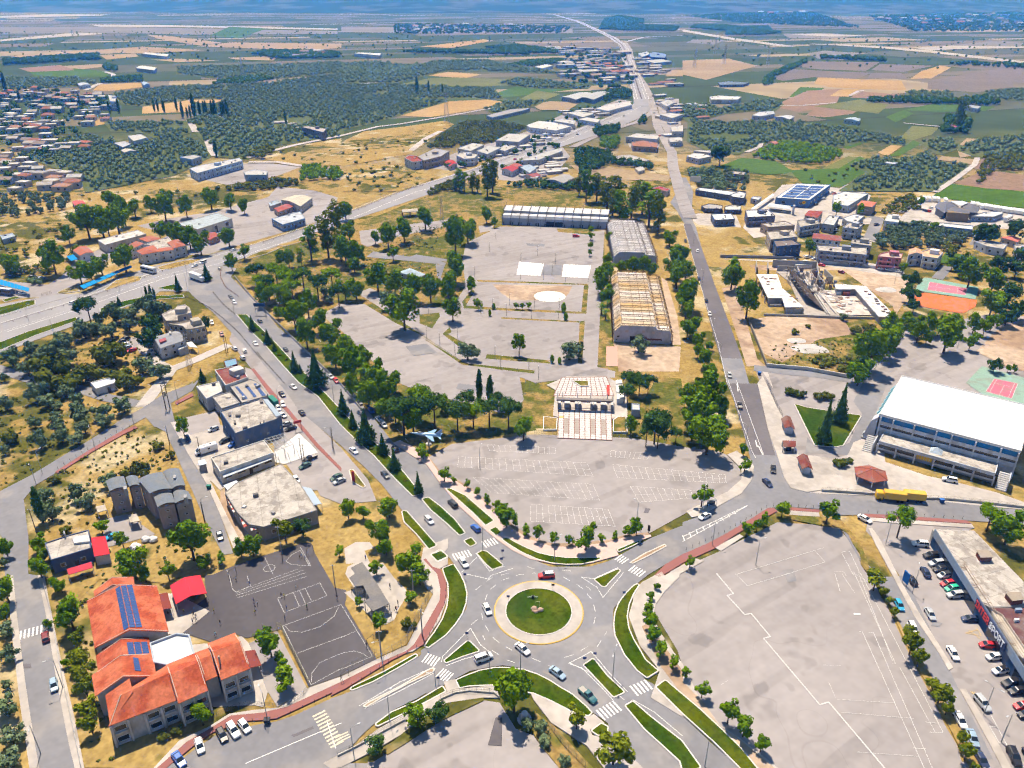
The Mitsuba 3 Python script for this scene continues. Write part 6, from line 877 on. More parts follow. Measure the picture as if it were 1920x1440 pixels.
for lb_,s_,c_ in(('white low wall round the ruin site',M("185.2,452.1 207.1,445.3 227.3,433.7"),(.55,.55,.55)),('grey site wall below the dry plot',M("128,463.5 150.5,462 171.6,459.9"),(.26,.26,.27)),('concrete wall along the ruin site lane',M("117.1,360.6 110.7,306.8"),(.16,.15,.13)),('low retaining wall before the wild plot',M("110.4,305.9 127,302.4 142.3,294.6"),(.5,.48,.45))):
 k=thing('garden_wall',lb_,'wall');part(k,'body',slab(LN(s_,.3),0,1.7),'wall',c_);part(k,'coping',slab(LN(s_,.42),1.7,1.8),'wall',tuple(min(.6,v*1.2)for v in c_))
k=thing('site_office','white site cabins at the foot of the dry plot','cabin')
for s_ in(M("167.7,445.7 175.8,450.9 179.1,446.8 176.7,441.3 166.6,440.6"),M("159.1,449.7 164.6,451.8 164.6,448.3 158.8,447")):part(k,'cabin',slab(PG(s_),0,2.6),'wall',WHITE)
# ---- row of buildings along the highway and the far suburbs (coordinates: roof outlines)
FARB=[(M("-89,752 -76,795 -61,780 -67,752 -81,731"),8,(.34,.28,.22),(.36,.36,.37),'long warehouse with grey gable roof by the highway'),(M("-101,749 -98,765 -83,753 -82,736 -91,730"),7,(.48,.50,.56),(.30,.07,.06),'white office with red roof at the front of the long warehouse'),(M("-53,762 -49,781 -33,767 -35,749 -45,745"),7,(.46,.47,.52),(.5,.47,.44),'two storey white showroom by the highway'),
 (M("-63,746 -56,756 -51,739 -57,726"),4,(.4,.36,.34),(.45,.06,.06),'bright red roofed cabin by the highway'),(M("-55,812 -41,844 -29,833 -41,797"),5,(.4,.4,.4),(.5,.49,.47),'low white roofed depot behind the showroom'),(M("-35,792 -24,822 -11,811 -24,774"),6,(.4,.42,.46),(.46,.46,.46),'grey roofed hall second along the highway'),(M("-20,812 -6,833 5,826 -7,797"),5,(.42,.42,.44),(.5,.48,.46),'pale shop hall third along the highway'),
 (M("-17,854 -4,899 20,893 7,843"),6,(.32,.33,.38),(.5,.49,.47),'wide hall with white sheet roof'),(M("17,960 33,996 51,982 69,951 50,920 21,943"),6,(.46,.48,.54),(.58,.57,.56),'long white factory with window band'),(M("50,996 62,1012 77,996 74,967"),6,(.44,.46,.5),(.5,.5,.5),'flat roofed office beside the white factory'),(M("82,1016 95,1034 110,1016 104,989"),5,(.44,.46,.5),(.54,.53,.52),'white box hall farther along the highway'),
 (M("72,1076 88,1093 107,1067 90,1034"),5,(.4,.42,.46),(.5,.5,.5),'flat hall behind the box hall'),(M("114,1120 141,1168 171,1199 169,1158 128,1093"),5,(.42,.43,.46),(.54,.52,.52),'row of sheds near the flyover'),(M("75,1245 106,1304 128,1292 94,1211"),6,(.2,.24,.3),(.46,.47,.48),'big grey roofed barn group left'),(M("99,1245 136,1316 154,1304 120,1211"),6,(.2,.24,.3),(.42,.43,.44),'big grey roofed barn group right'),
 (M("49,1790 74,1851 89,1822 63,1745"),6,(.55,.57,.62),(.6,.6,.6),'bright white factory far left of the motorway'),(M("7,747 26,783 51,817 50,797 25,751"),5,(.38,.37,.36),(.46,.46,.46),'long grey warehouse row south of the highway'),(M("-9,709 -5,721 6,713 0,697.5"),5,(.42,.42,.44),(.42,.06,.06),'red roofed workshop in the yard group'),(M("-2,725 7,734 10,721 4,713"),5,(.42,.38,.36),(.40,.12,.1),'small brick red roof behind the red workshop'),
 (M("6,721 16,729 22,713 15.5,689.9"),5,(.46,.48,.52),(.36,.44,.54),'blue roofed hall in the yard group'),(M("15.2,676.3 18.6,687.3 23,682.2 20.4,669.2"),4,(.4,.4,.4),(.45,.48,.52),'blue grey shed in the yard group'),(M("28.5,664.4 44.7,686.2 53,671.5 42.6,650.7"),5,(.28,.28,.3),(.36,.35,.34),'brown grey gabled shed behind the meadow'),(M("10.8,687.3 18.7,694.8 24.7,687.3 18.3,677.8"),4,(.4,.4,.42),(.36,.1,.1),'red strip roof in the yard group'),
 (M("126,849 140,860 153,844 148,817 124,826"),5,(.3,.24,.2),(.36,.16,.11),'long low house with rusty roof near the north road'),(M("124,877 139,901 161,883 155,860"),6,(.42,.42,.44),(.52,.50,.48),'cream flat house near the north road'),(M("95,774 115,784 130,756 123,743 101,752"),4,(.4,.38,.35),(.46,.44,.42),'low flat building behind the hedge'),(M("112,723 120,732 120,715 113,707"),3,(.46,.44,.4),(.5,.48,.46),'small pale hut by the north road'),
 (M("190,1051 207,1068 220,1051 200,1019"),6,(.42,.42,.44),(.52,.50,.48),'cream hall right of the north road upper'),(M("212,1180 230,1211 230,1170 213,1131"),6,(.42,.42,.44),(.5,.5,.5),'stacked white house right of the north road'),(M("185,947 202,960 193,914 181,914"),6,(.44,.42,.4),(.5,.48,.46),'pale house beside the north road lower'),(M("169,872 183,883 184,872 181,855 167,849"),5,(.44,.42,.4),(.5,.48,.46),'second pale house beside the north road lower'),
 (M("350,2159 372,2213 389,2126 364,2004 334,2033"),9,(.04,.09,.22),(.20,.28,.45),'dark blue factory far right of the motorway'),(M("311,1963 356,2008 368,1937 319,1885"),6,(.3,.36,.46),(.45,.46,.48),'long blue grey shed under the dark blue factory'),(M("327,2190 361,2260 354,2157 318,2063"),7,(.3,.36,.46),(.45,.48,.52),'pale shed left of the dark blue factory'),(M("113.8,635.4 120.9,643.2 127.6,632.2 123.3,624"),4,(.4,.36,.34),(.38,.05,.06),'crimson roofed shed behind the big poplars'),
 (M("-284.4,699.1 -280,715 -256,749 -249,736 -270.5,680.1"),7,(.34,.42,.56),(.52,.52,.53),'long blue industrial shed with white roof'),(M("-236.5,697.5 -228,705 -215.3,697.5 -211.9,682.5 -230.3,682.5"),5,(.3,.36,.46),(.50,.50,.50),'flat canopy building in the gravel yard'),(M("-316,759 -307,771 -297,763 -300,747"),6,(.28,.34,.44),(.42,.42,.43),'blue grey house before the olive groves'),(M("-240,926 -235,933 -209,913 -207,888"),9,(.14,.15,.19),(.45,.40,.38),'dark apartment hall at the grove edge'),(M("-953,2177 -964,2224 -876,2157 -849,2075"),7,(.40,.44,.52),(.6,.6,.6),'long pale shed far out in the fields'),(M("-783,1746 -797,1809 -744,1755 -722,1691"),7,(.3,.32,.36),(.62,.62,.62),'white barn among dark trees'),
 (M("-753,1440 -746,1455 -723,1425 -731,1405"),6,(.36,.42,.5),(.46,.5,.56),'blue roofed barn at the field edge'),(M("-648,1455 -647,1470 -628,1440 -625,1410"),6,(.2,.3,.5),(.36,.46,.6),'small blue barn in the tan field'),(M("-418,844 -411,855 -397,838 -396,817"),5,(.25,.3,.42),(.45,.46,.5),'bluish flat house at the village edge'),(M("-420,883 -411,895 -394,871 -399,849"),6,(.46,.46,.48),(.5,.5,.5),'white terraced house at the village edge'),(M("-394,808 -388,815 -377,805 -385,795"),4,(.4,.4,.4),(.54,.50,.46),'pale roofed barn below the village edge'),
 (M("-593,1213 -577,1202 -545,1135 -556,1139"),12,(.40,.44,.52),(.5,.5,.52),'tall pale block at the back of the village'),(M("-407,2174 -402,2208 -336,2174 -329,2097"),8,(.46,.48,.54),(.6,.6,.6),'white hall alone in the middle fields'),(M("-33,1058 -2,1119 25,1132 17,1110 -25,1039"),4,(.34,.34,.35),(.34,.34,.36),'long grey poultry shed in the field'),(M("298,1245 315,1261 346,1245 332,1211 293,1211"),6,(.46,.47,.5),(.6,.6,.6),'long white hall left of the brown fields'),(M("309,1051 327,1084 349,1093 343,1067 318,1042"),5,(.36,.38,.42),(.50,.52,.56),'blue white barn group left part'),(M("336,1042 348,1051 360,1042 346,1016"),5,(.36,.38,.42),(.52,.54,.58),'blue white barn group right part'),
 (M("415,1019 425,1031 437,1022 426,1001"),5,(.40,.46,.54),(.42,.50,.56),'pale blue barn beside the tan plot'),(M("629,1139 646,1158 653,1143 634,1116"),5,(.3,.32,.36),(.36,.38,.42),'dark roofed farmhouse among trees'),(M("520,967 531,972 531,960 514,943"),6,(.3,.16,.14),(.42,.08,.1),'red house at the foot of the tall tree'),(M("186.1,689.9 194,699.8 204.9,693.7 200.4,682.5"),5,(.16,.15,.14),(.45,.41,.36),'concrete cube building in the scrub'),(M("182,803 188,808 202,803 198,791"),4,(.3,.3,.32),(.56,.54,.52),'flat roof behind the dark trees'),(M("168,769 178,786 188,783 192,769 177,755"),5,(.4,.4,.42),(.58,.57,.58),'white ridged tents by the north road'),
 (M("348,748 355,753 363,748 356,740"),3,(.4,.42,.44),(.52,.55,.58),'small white shed in the right olive grove'),(M("272,855 279,861 282,852 275,842"),4,(.46,.36,.3),(.5,.2,.14),'tiny red roofed cottage in the olive grove'),(M("366,1476 390,1498 421,1476 402,1445 360,1437"),4,(.1,.14,.2),(.16,.22,.3),'dark shed strip at the upper left of the fields')]
for s_,h_,wc,rc,lb_ in FARB:rc=tuple(v*.8 for v in rc);building(lb_,s_,h_,wc,max(1,int(h_/3.2)),'gable' if len(s_)==4 and('gabl' in lb_ or 'red' in lb_ or 'barn' in lb_ or 'blue industrial' in lb_)else 'flat',rc,1.3,cat='house' if 'house' in lb_ else 'building',name='house' if 'house' in lb_ else 'building',deep=False,step=5,door=False,par=.3)
# ================================================================ trees and shrubs
def leaf_cloud(rng,blobs,n,size,up=.25,flatz=1.0):
 """n leaf clumps (small bent quads) spread over and inside the blobs (x, y, z, r)"""
 B=np.array(blobs,float);w=B[:,3]**2;idx=rng.choice(len(B),n,p=w/w.sum())
 d=rng.normal(size=(n,3));d/=np.linalg.norm(d,axis=1,keepdims=True);d[:,2]=np.where((d[:,2]<-.35)&(rng.random(n)<.6),-d[:,2],d[:,2])
 c=B[idx,:3]+d*B[idx,3:4]*(.72+.36*rng.random((n,1)))*[1,1,flatz]
 nn=d+rng.normal(size=(n,3))*.45+[0,0,up];nn/=np.linalg.norm(nn,axis=1,keepdims=True)
 a=np.cross(nn,rng.normal(size=(n,3)));a/=np.linalg.norm(a,axis=1,keepdims=True);b=np.cross(nn,a)
 s=size*(.6+.8*rng.random((n,1)));k=s*.25
 V=np.stack([c-a*s-nn*k,c-b*s*.7,c+a*s-nn*k,c+b*s*.7],1).reshape(-1,3);o=np.arange(n)[:,None]*4
 return V,np.vstack([np.hstack([o,o+1,o+2]),np.hstack([o,o+2,o+3])])
ICO=trimesh.creation.icosphere(subdivisions=1);ICO=(np.asarray(ICO.vertices),np.asarray(ICO.faces))
ICO0=trimesh.creation.icosahedron();ICO0=(np.asarray(ICO0.vertices),np.asarray(ICO0.faces))
def ball(x,y,z,r,fz=1.0,m=None):v,f=m or ICO;return v*[r,r,r*fz]+[x,y,z],f
def limbs(rng,h0,r,n,spread,htop):
 ms=[cone(0,0,0,h0,r,r*.7,6)]
 for i in range(n):
  a=i*2.4+rng.random();ms.append(bar((0,0,h0*.92),(math.cos(a)*spread,math.sin(a)*spread,htop),r*.42,4))
 return cat_(ms)
def proto(key,trunk,crown,mat):
 g={'type':'shapegroup','trunk':mk(trunk,'bark'),'crown':mk(crown,mat)};scene[key]=g;return key
def blobs_round(rng,n,R,zc,fz=.9,rmin=.22,rmax=.46):
 o=[]
 for i in range(n):
  d=rng.normal(size=3);d/=np.linalg.norm(d);q=R*(.3+.58*rng.random());o.append((d[0]*q,d[1]*q,zc+d[2]*q*fz,R*(rmin+(rmax-rmin)*rng.random())))
 return o+[(0,0,zc,R*.55)]
PROTO={}
def make_protos():
 for v in range(3):
  r=np.random.default_rng(20+v)
  for nm,mat,n in(('round','leaf_green',420),('lime','leaf_lime',420),('broad','leaf_green',900),('dusky','leaf_dark',700)):
   bl=blobs_round(r,11 if n<500 else 18,.5,.74 if n<500 else .66,.9);PROTO[nm,v]=proto('tree_model_%s_%d'%(nm,v),limbs(r,.34,.035,4,.22,.7),cat_([leaf_cloud(r,bl,n,.062 if n<500 else .052)]+[ball(x,y,z,q*.72)for x,y,z,q in bl[:9]]),mat)
  bl=blobs_round(r,10,.5,.43,.72);PROTO['olive',v]=proto('tree_model_olive_%d'%v,limbs(r,.14,.05,4,.2,.4),cat_([leaf_cloud(r,bl,360,.062)]+[ball(x,y,z,q*.72,m=ICO)for x,y,z,q in bl[:7]]),'leaf_olive')
  bl=[(math.cos(a)*q*.5,math.sin(a)*q*.5,.95+.2*r.random()-.15*q,.17+.08*r.random())for a,q in zip(r.random(16)*6.28,np.sqrt(r.random(16))*.85)];PROTO['pine',v]=proto('tree_model_pine_%d'%v,limbs(r,.75,.032,6,.3,.95),cat_([leaf_cloud(r,bl,800,.042,.5)]+[ball(x,y,z,q*.7,.7)for x,y,z,q in bl]),'leaf_green' if v==0 else 'leaf_dark')
  bl=[(r.normal()*.05,r.normal()*.05,z,.45*math.sin(math.pi*min(1,(z+.3)/5.2))**.7+.05)for z in np.linspace(.5,4.7,12)];PROTO['cypress',v]=proto('tree_model_cypress_%d'%v,cone(0,0,0,.6,.12,.1,6),cat_([leaf_cloud(r,bl,500,.15,.3)]+[ball(x,y,z,q*.8,1.3)for x,y,z,q in bl]),'leaf_dark')
  bl=[]
  for z in np.linspace(.25,1.9,9):
   R=.5*(1-(z-.25)/1.8);k=max(1,int(7*R/.5));bl+=[(math.cos(a)*R*.62,math.sin(a)*R*.62,z,max(.05,R*.42))for a in np.arange(k)*6.283/k+r.random()*6]
  PROTO['conifer',v]=proto('tree_model_conifer_%d'%v,cone(0,0,0,.5,.05,.04,6),cat_([leaf_cloud(r,bl,620,.062,.1,.6),cone(0,0,.2,1.9,.33,.02,8)]),'leaf_dark')
  bl=[(r.normal()*.16,r.normal()*.16,z,.16+.1*r.random())for z in np.linspace(.6,2.1,16)];PROTO['poplar',v]=proto('tree_model_poplar_%d'%v,limbs(r,.8,.05,4,.15,1.4),cat_([leaf_cloud(r,bl,620,.07)]+[ball(x,y,z,q*.7)for x,y,z,q in bl[::2]]),'leaf_green' if v>1 else 'leaf_lime')
  bl=[(r.normal()*.2,r.normal()*.2,.25+.15*r.random(),.2+.1*r.random())for _ in range(7)];PROTO['shrub',v]=proto('tree_model_shrub_%d'%v,cone(0,0,0,.25,.05,.04,5),cat_([leaf_cloud(r,bl,240,.07)]+[ball(x,y,z,q*.75)for x,y,z,q in bl]),'leaf_shrub')
  bl=[(r.normal()*.02,r.normal()*.02,z,.40*math.sin(math.pi*min(1,(z+.12)/1.75))**.8+.03)for z in np.linspace(.2,1.5,8)];PROTO['topiary',v]=proto('tree_model_topiary_%d'%v,cone(0,0,0,.4,.06,.05,5),cat_([leaf_cloud(r,bl,300,.07)]+[ball(x,y,z,q*.85)for x,y,z,q in bl]),'leaf_green')
 r=np.random.default_rng(5);fr=[]
 for i in range(26):
  a=i*2.4;e=.9-1.5*(i/26);p0=np.array([0,0,1.0])
  for s in range(4):
   L=.14;p1=p0+L*np.array([math.cos(a)*math.cos(e),math.sin(a)*math.cos(e),math.sin(e)]);sd=np.array([-math.sin(a),math.cos(a),0])*(.05-.01*s);fr.append((np.array([p0-sd,p0+sd,p1+sd*.8,p1-sd*.8,p1+(p1-p0)*.3]),np.array([[0,1,2],[0,2,3],[3,2,4]])));p0=p1;e-=.35
 PROTO['palm',0]=PROTO['palm',1]=PROTO['palm',2]=proto('tree_model_palm',cone(0,0,0,1.0,.06,.045,8),cat_(fr),'leaf_green')
make_protos()
KINDS={'round':'street_tree','lime':'street_tree','broad':'broadleaf_tree','dusky':'broadleaf_tree','olive':'olive_tree','pine':'pine_tree','cypress':'cypress_tree','conifer':'conifer_tree','poplar':'poplar_tree','shrub':'shrub','palm':'palm_tree','topiary':'clipped_shrub'}
CATS={'shrub':'shrub','topiary':'shrub'}
def plant(kind,x,y,d,label,group=None,sz=1.0,z=0.0):
 k=free(KINDS[kind]);s=d;rz=RNG.uniform(0,360);v=RNG.randrange(3);s*=RNG.uniform(1.12,1.38)if kind in('round','lime')else RNG.uniform(.9,1.15)
 scene[k]={'type':'instance','sg':{'type':'ref','id':PROTO[kind,v]},'to_world':T().translate([x,y,z]).rotate([0,0,1],rz).scale([s*RNG.uniform(.82,1.12),s*RNG.uniform(.82,1.12),s*sz*RNG.uniform(.85,1.12)])}
 return tag(k,label,CATS.get(kind,'tree'),group)
ORD='first second third fourth fifth sixth seventh eighth ninth tenth eleventh twelfth thirteenth fourteenth fifteenth sixteenth seventeenth eighteenth nineteenth twentieth'.split()+['%dth'%i for i in range(21,60)]
def row(kind,pts,desc,where,group,sz=1.0):
 for i,(x,y,d)in enumerate(pts):plant(kind,x,y,d,'%s, %s %s'%(desc,ORD[i],where),group,sz)
def clump(kind,pts,label,group,sz=1.0):
 for i,(x,y,d)in enumerate(sorted(pts,key=lambda q:q[0]/q[1])):plant(kind,x,y,d,'%s, %s from the left'%(label,ORD[i]),group,sz)
Q_='in the row, counted from the left'
row('round',M("-22.4,216.6:4.6 -19.1,215.8:2.2 -14.7,212.4:2.4 -11.3,208.4:2.5 -7.8,203.3:3.1 -4.7,200.2:2.7"),'small round tree on the soil strip','from the upper end of the row','street trees on the left curve of the central car park')
row('round',M("-1.6,191.8:6.8 1.0,192.0:2.6 4.2,188.3:2.8 8.0,185.6:3.6 12.5,184.0:3.0 17.0,183.4:2.6 21.5,181.0:6.5 26.4,184.6:2.2 30.5,186.2:2.3 34.6,187.6:3.1 37.1,187.9:4.7"),'round green tree along the lower edge of the central car park','from the left','street trees on the lower curve of the central car park')
row('round',M("39.3,164.4:2.0 37.0,160.4:2.1 35.3,154.2:3.7 35.1,149.7:3.3 35.0,145.1:3.7 36.1,140.2:3.8 38.5,136.3:3.5 41.1,133.7:2.6 43.6,128.0:3.6 47.8,120.9:5.1 50.3,117.5:4.7 53.0,113.6:3.3"),'round green tree on the strip left of the great car park','from the top','street trees left of the great car park')
row('round',M("49.9,173.0:3.1 70.0,188.0:3.1 73.8,190.5:2.8 76.4,192.3:3.7 83.5,197.4:4.0 95.8,193.5:6.4"),'round green tree on the top edge of the great car park','from the left','street trees on the top edge of the great car park')
row('lime',M("98.1,164.1:5.3 99.3,161.2:2.5 99.8,158.4:2.1 98.9,153.9:2.8 98.9,146.4:2.8 97.2,140.9:5.0 97.6,137.5:4.2 97.4,129.7:3.5 97.1,126.3:4.0 97.2,123.1:3.5 96.4,115.3:3.1 95.7,111.9:3.6 96.1,108.8:2.4"),'yellow green tree on the strip right of the great car park','from the top','street trees right of the great car park')
for k_,s_,lb_ in(('round',M("59.7,202.5:5.0"),'round tree beside the bus stop at the right corner of the central car park'),('round',M("81.0,232.9:3.6"),'upper small tree at the bend beside the big park trees'),('round',M("78.5,222.3:3.7"),'lower small tree at the bend beside the big park trees'),
 ('pine',M("114.6,187.0:8.1"),'dark spreading pine in the store car park'),('pine',M("143.1,190.3:8.2"),'leaning pine with bare trunk behind the store'),('broad',M("145.0,184.0:11.1"),'large green tree at the right edge behind the store'),
 ('broad',M("0.4,124.1:8.6"),'big bright green tree below the roundabout'),('broad',M("-21.0,120.0:5.3"),'middle tree of three in the bed left of the corner car park'),('dusky',M("-16.4,121.5:5.0"),'right dark tree of three in the bed left of the corner car park'),('dusky',M("-28.9,113.3:4.6"),'left dark tree of three in the bed left of the corner car park'),
 ('lime',M("14.2,119.4:4.9"),'rusty yellow tree on the paved corner by the pickup'),('lime',M("21.2,110.6:5.8"),'yellow green bushy tree at the bottom edge beside the avenue'),('olive',M("6.4,118.7:3.9"),'grey green tree beside the fence of the corner car park'),('olive',M("2.9,119.5:3.5"),'grey bush by the small monument of the corner car park'),('olive',M("6.7,115.3:3.6"),'lower grey green tree beside the corner car park fence'),('olive',M("11.0,110.2:3.5"),'grey green bush at the bottom edge by the fence'),
 ('round',M("-49.5,177.8:3.2"),'small tree at the top left of the playground'),('round',M("-37.7,170.5:3.4"),'small tree right of the playground pavilion'),('round',M("-40.3,157.9:2.5"),'small tree left of the playground pavilion'),('round',M("-27.0,159.0:3.0"),'small tree at the right corner of the playground'),('round',M("-33.4,149.3:3.4"),'small tree below the playground pavilion'),('shrub',M("-27.0,150.8:4.4"),'feathery dark green bush by the playground fence'),('broad',M("-28.0,170.5:9.1"),'tallest dark green tree at the top right of the playground'),('broad',M("-25.2,166.4:5.8"),'lower companion of the tallest playground tree'),('round',M("-36.2,178.9:4.5"),'tree on the upper edge of the playground'),
 ('broad',M("-68.4,120.6:6.4"),'round green tree before the school front'),('shrub',M("-73.6,118.7:2.9"),'right yellow green bush before the school front'),('shrub',M("-75.7,117.0:2.8"),'left yellow green bush before the school front'),('round',M("-94.7,168.3:4.3"),'small round tree between the school roof and the red canopy'),
 ('broad',M("-90.9,176.8:12.5"),'huge dark green tree below the grey apartment house'),('broad',M("-103.8,168.4:8.5"),'large tree between the apartment yard and the school'),('broad',M("-100.8,167.6:5.1"),'brighter tree just above the school roof'),('round',M("-123.0,189.3:3.7"),'tree behind the red annex roof'),('round',M("-113.4,182.1:3.9"),'tree beside the blue car of the apartment yard'),('broad',M("-86.6,173.2:4.8"),'tree at the top left corner of the schoolyard'),('round',M("-82.4,175.2:2.9"),'small tree at the lower end of the back lane'),('shrub',M("-123.3,218.8:8.5"),'burnt brown bush behind the grey apartment house'),
 ('shrub',M("-118.8,231.6:3.3"),'dark bush on the bank beside the back lane'),('shrub',M("-151.8,217.0:4.2"),'bush at the corner of the diagonal street'),('shrub',M("-134.1,189.5:3.5"),'withered bush above the dark blue house'),('cypress',M("-143.7,194.5:2.8"),'single tall black cypress by the west street'),
 ('broad',M("-37.8,196.9:8.0"),'tall dark tree at the left verge of the boulevard'),('broad',M("-38.8,183.5:8.7"),'tree between the tall verge tree and the playground'),('broad',M("-45.8,196.3:4.7"),'shrubby tree by the warehouse corner'),('broad',M("-50.4,196.4:6.1"),'round tree beside the warehouse side canopy'),('round',M("-36.8,179.4:3.9"),'small tree on the playground path'),
 ('broad',M("-77.8,178.4:4.9"),'left tree of the pair above the schoolyard'),('broad',M("-74.4,178.6:5.9"),'right tree of the pair above the schoolyard'),('lime',M("-66.6,184.6:5.5"),'bright green tree before the warehouse sign'),('dusky',M("-62.3,187.4:5.9"),'dull green tree along the warehouse front'),('round',M("-119.0,244.7:5.5"),'young tree beside the parked car of the gravel yard'),('shrub',M("-125.8,238.6:5.1"),'flat dark bush on the dry bank'),('shrub',M("-180.5,242.1:6.1"),'dark green bush alone in the golden grass at left'),
 ('pine',M("-31.6,233.0:4.4"),'yellow topped little pine beside the jet monument'),('round',M("-30.8,230.3:3.1"),'sapling at the corner below the jet monument'),('broad',M("119.9,404.9:16.9"),'upper of two big dark trees on the verge left of the ruin'),('broad',M("116.6,362.0:14.9"),'lower of two big dark trees on the verge left of the ruin'),
 ('conifer',M("111.6,240.7:6.9"),'tall dark conifer on the sports hall lawn'),('conifer',M("123.2,256.2:6.5"),'second tall conifer behind the one on the sports hall lawn'),('dusky',M("205.8,300.5:6.9"),'purple leaved tree at the edge of the sandy pitch'),('round',M("212.1,300.5:2.9"),'left sapling below the sandy pitch'),('round',M("214.6,300.1:2.6"),'right sapling below the sandy pitch'),
 ('poplar',M("526.1,958.3:16.1"),'tall lone tree above the red farmhouse'),('dusky',M("195.2,747.8:17.3"),'big dark tree beside the white tents'),('olive',M("164.3,360.2:4.6"),'olive tree at the front wall of the ruin'),('conifer',M("-181.5,401.6:4.7"),'pointed conifer on the junction island'),('conifer',M("-172.0,419.4:6.4"),'dark conifer at the tip of the junction island'),('round',M("-162.7,458.1:7.2"),'single round tree on the highway median'),('pine',M("-203.5,350.1:13.3"),'dark cedar beside the highway'),('conifer',M("-204.0,380.3:3.0"),'small conifer on the grass bank left of the cypress trio'),
 ('conifer',M("-129.3,291.7:3.0"),'pointed conifer above the low white building'),('broad',M("43.7,248.7:5.6"),'left pine crown right of the entrance terrace'),('round',M("-22.1,400.2:7.0"),'small round tree at the plaza corner'),('round',M("-71.9,455.6:6.8"),'small pollarded tree at the park path'),('round',M("3.2,317.4:6.8"),'middle tree on the lower plaza strip'),('olive',M("-19.6,313.2:10.6"),'grey green tree at the left end of the lower plaza strip'),('olive',M("25.4,313.6:12.2"),'grey green tree at the right end of the lower plaza strip'),('round',M("-17.3,374.4:5.1"),'small tree on the path below the sandy plot'),('broad',M("-29.2,358.2:10.7"),'leafy tree at the plaza path fork')):plant(k_,*s_[0],lb_,sz=1.35 if 'tall' in lb_ and k_=='conifer' else 1)
row('cypress',M("-193.6,390.1:1.6 -191.5,390.6:1.6 -189.7,390.6:1.6"),'slim young cypress on the grass by the junction','of three from the left','three young cypresses by the junction')
row('topiary',M("-9.4,375.4:2.4 -11.2,365.9:2.2 26.2,371.3:3.1 26.6,360.5:3.0 17.5,310.2:2.4 20.8,309.5:2.2"),'clipped pointed shrub on the plaza strips','counted from the upper left','clipped shrubs on the plaza')
row('round',M("2.3,375.4:2.9 5.5,374.7:2.9 8.6,374.7:2.9"),'low clipped tree under the sandy plot','of three from the left','three low clipped trees');row('round',M("53.3,515.4:3.6 51.9,501.2:4.1 49.5,480.2:3.6 48.0,465.8:3.3"),'small tree on the right edge of the upper plaza','from the top','trees on the right edge of the upper plaza')
row('conifer',M("-124.6,346.4:4.3 -112.8,330.7:5.0 -107.7,322.9:3.1 -93.1,301.2:5.6 -90.4,299.8:2.9 -80.2,286.1:9.0"),'conifer on the boulevard median','from its upper end','conifers of the upper boulevard median');row('conifer',M("-64.9,263.3:5.6 -59.3,252.7:4.8 -52.7,242.6:7.5 -45.4,234.4:4.3 -40.0,224.3:4.8 -30.3,210.0:4.0"),'dark conifer on the lower boulevard median','from its upper end','conifers of the lower boulevard median')
row('shrub',M("-122.5,346.4:2.2 -118.0,341.0:2.2 -104.2,317.7:2.1 -99.6,312.4:1.7 -35.4,217.3:1.7 -49.9,237.3:1.5"),'little bush on the boulevard median','from its upper end','bushes of the boulevard median')
row('palm',M("45.2,368.2:4.8 49.1,375.1:4.3 46.6,361.4:4.8"),'palm at the left wall of the rusty hall','of three','palms beside the rusty hall')
row('round',M("-58.7,140.3:5.4 -55.7,137.1:3.2 -52.6,130.6:5.2"),'dark spreading tree on the paved strip right of the school','from the top','trees right of the school');row('lime',M("-106.3,142.5:4.0 -102.7,136.2:4.8 -100.5,132.0:5.1 -96.7,126.9:5.4 -94.6,122.5:4.9 -91.6,118.1:4.4"),'bushy yellow green tree along the left wall of the school','from the top','bushy trees along the school wall')
row('broad',M("-111.4,149.2:8.9 -118.2,149.9:2.9 -121.6,163.2:3.4 -106.9,137.1:3.1"),'green tree between west street and school','from the top right','green trees by the west street')
clump('olive',M("-127.2,147.2:4.2 -121.9,139.0:5.4 -117.7,130.8:2.9 -113.1,123.8:5.4 -107.5,115.6:5.9 -104.5,110.3:6.1 -143.5,174.1:3.8"),'grey green tree on the left edge beside the west street','trees left of the west street');clump('broad',M("-133.5,159.0:6.2 -130.5,152.7:4.8 -145.0,178.2:4.4 -136.8,181.1:4.3 -130.2,169.0:6.2 -133.7,176.4:4.2 -123.0,163.3:4.0"),'dark green tree along the upper west street','dark trees along the west street')
OL='olive tree in the golden grass left of the diagonal street'
clump('olive',M("-188.4,275.2:8.1 -181.7,269.1:7.3 -178.4,277.3:6.6 -176.5,267.2:5.2 -170.8,270.5:6.4 -168.2,264.7:6.3 -173.2,258.5:6.2 -170.0,253.7:6.1 -177.9,252.8:5.6 -161.7,256.0:7.5 -166.2,248.3:6.2 -157.1,248.6:7.5 -161.7,241.6:7.4 -155.6,240.7:8.6 -155.3,258.7:7.6 -151.8,253.3:7.4 -149.8,264.5:8.4 -167.7,238.0:7.3 -196.0,266.2:7.2 -178.2,233.9:4.7"),OL,'olive trees left of the diagonal street')
clump('olive',M("-138.7,206.3:7.9 -133.5,201.9:7.1 -131.6,213.0:7.8 -148.5,205.1:6.2 -141.1,195.3:5.7 -144.6,200.1:5.1"),'olive tree on the dry plot around the apartment house','olive trees round the apartment house')
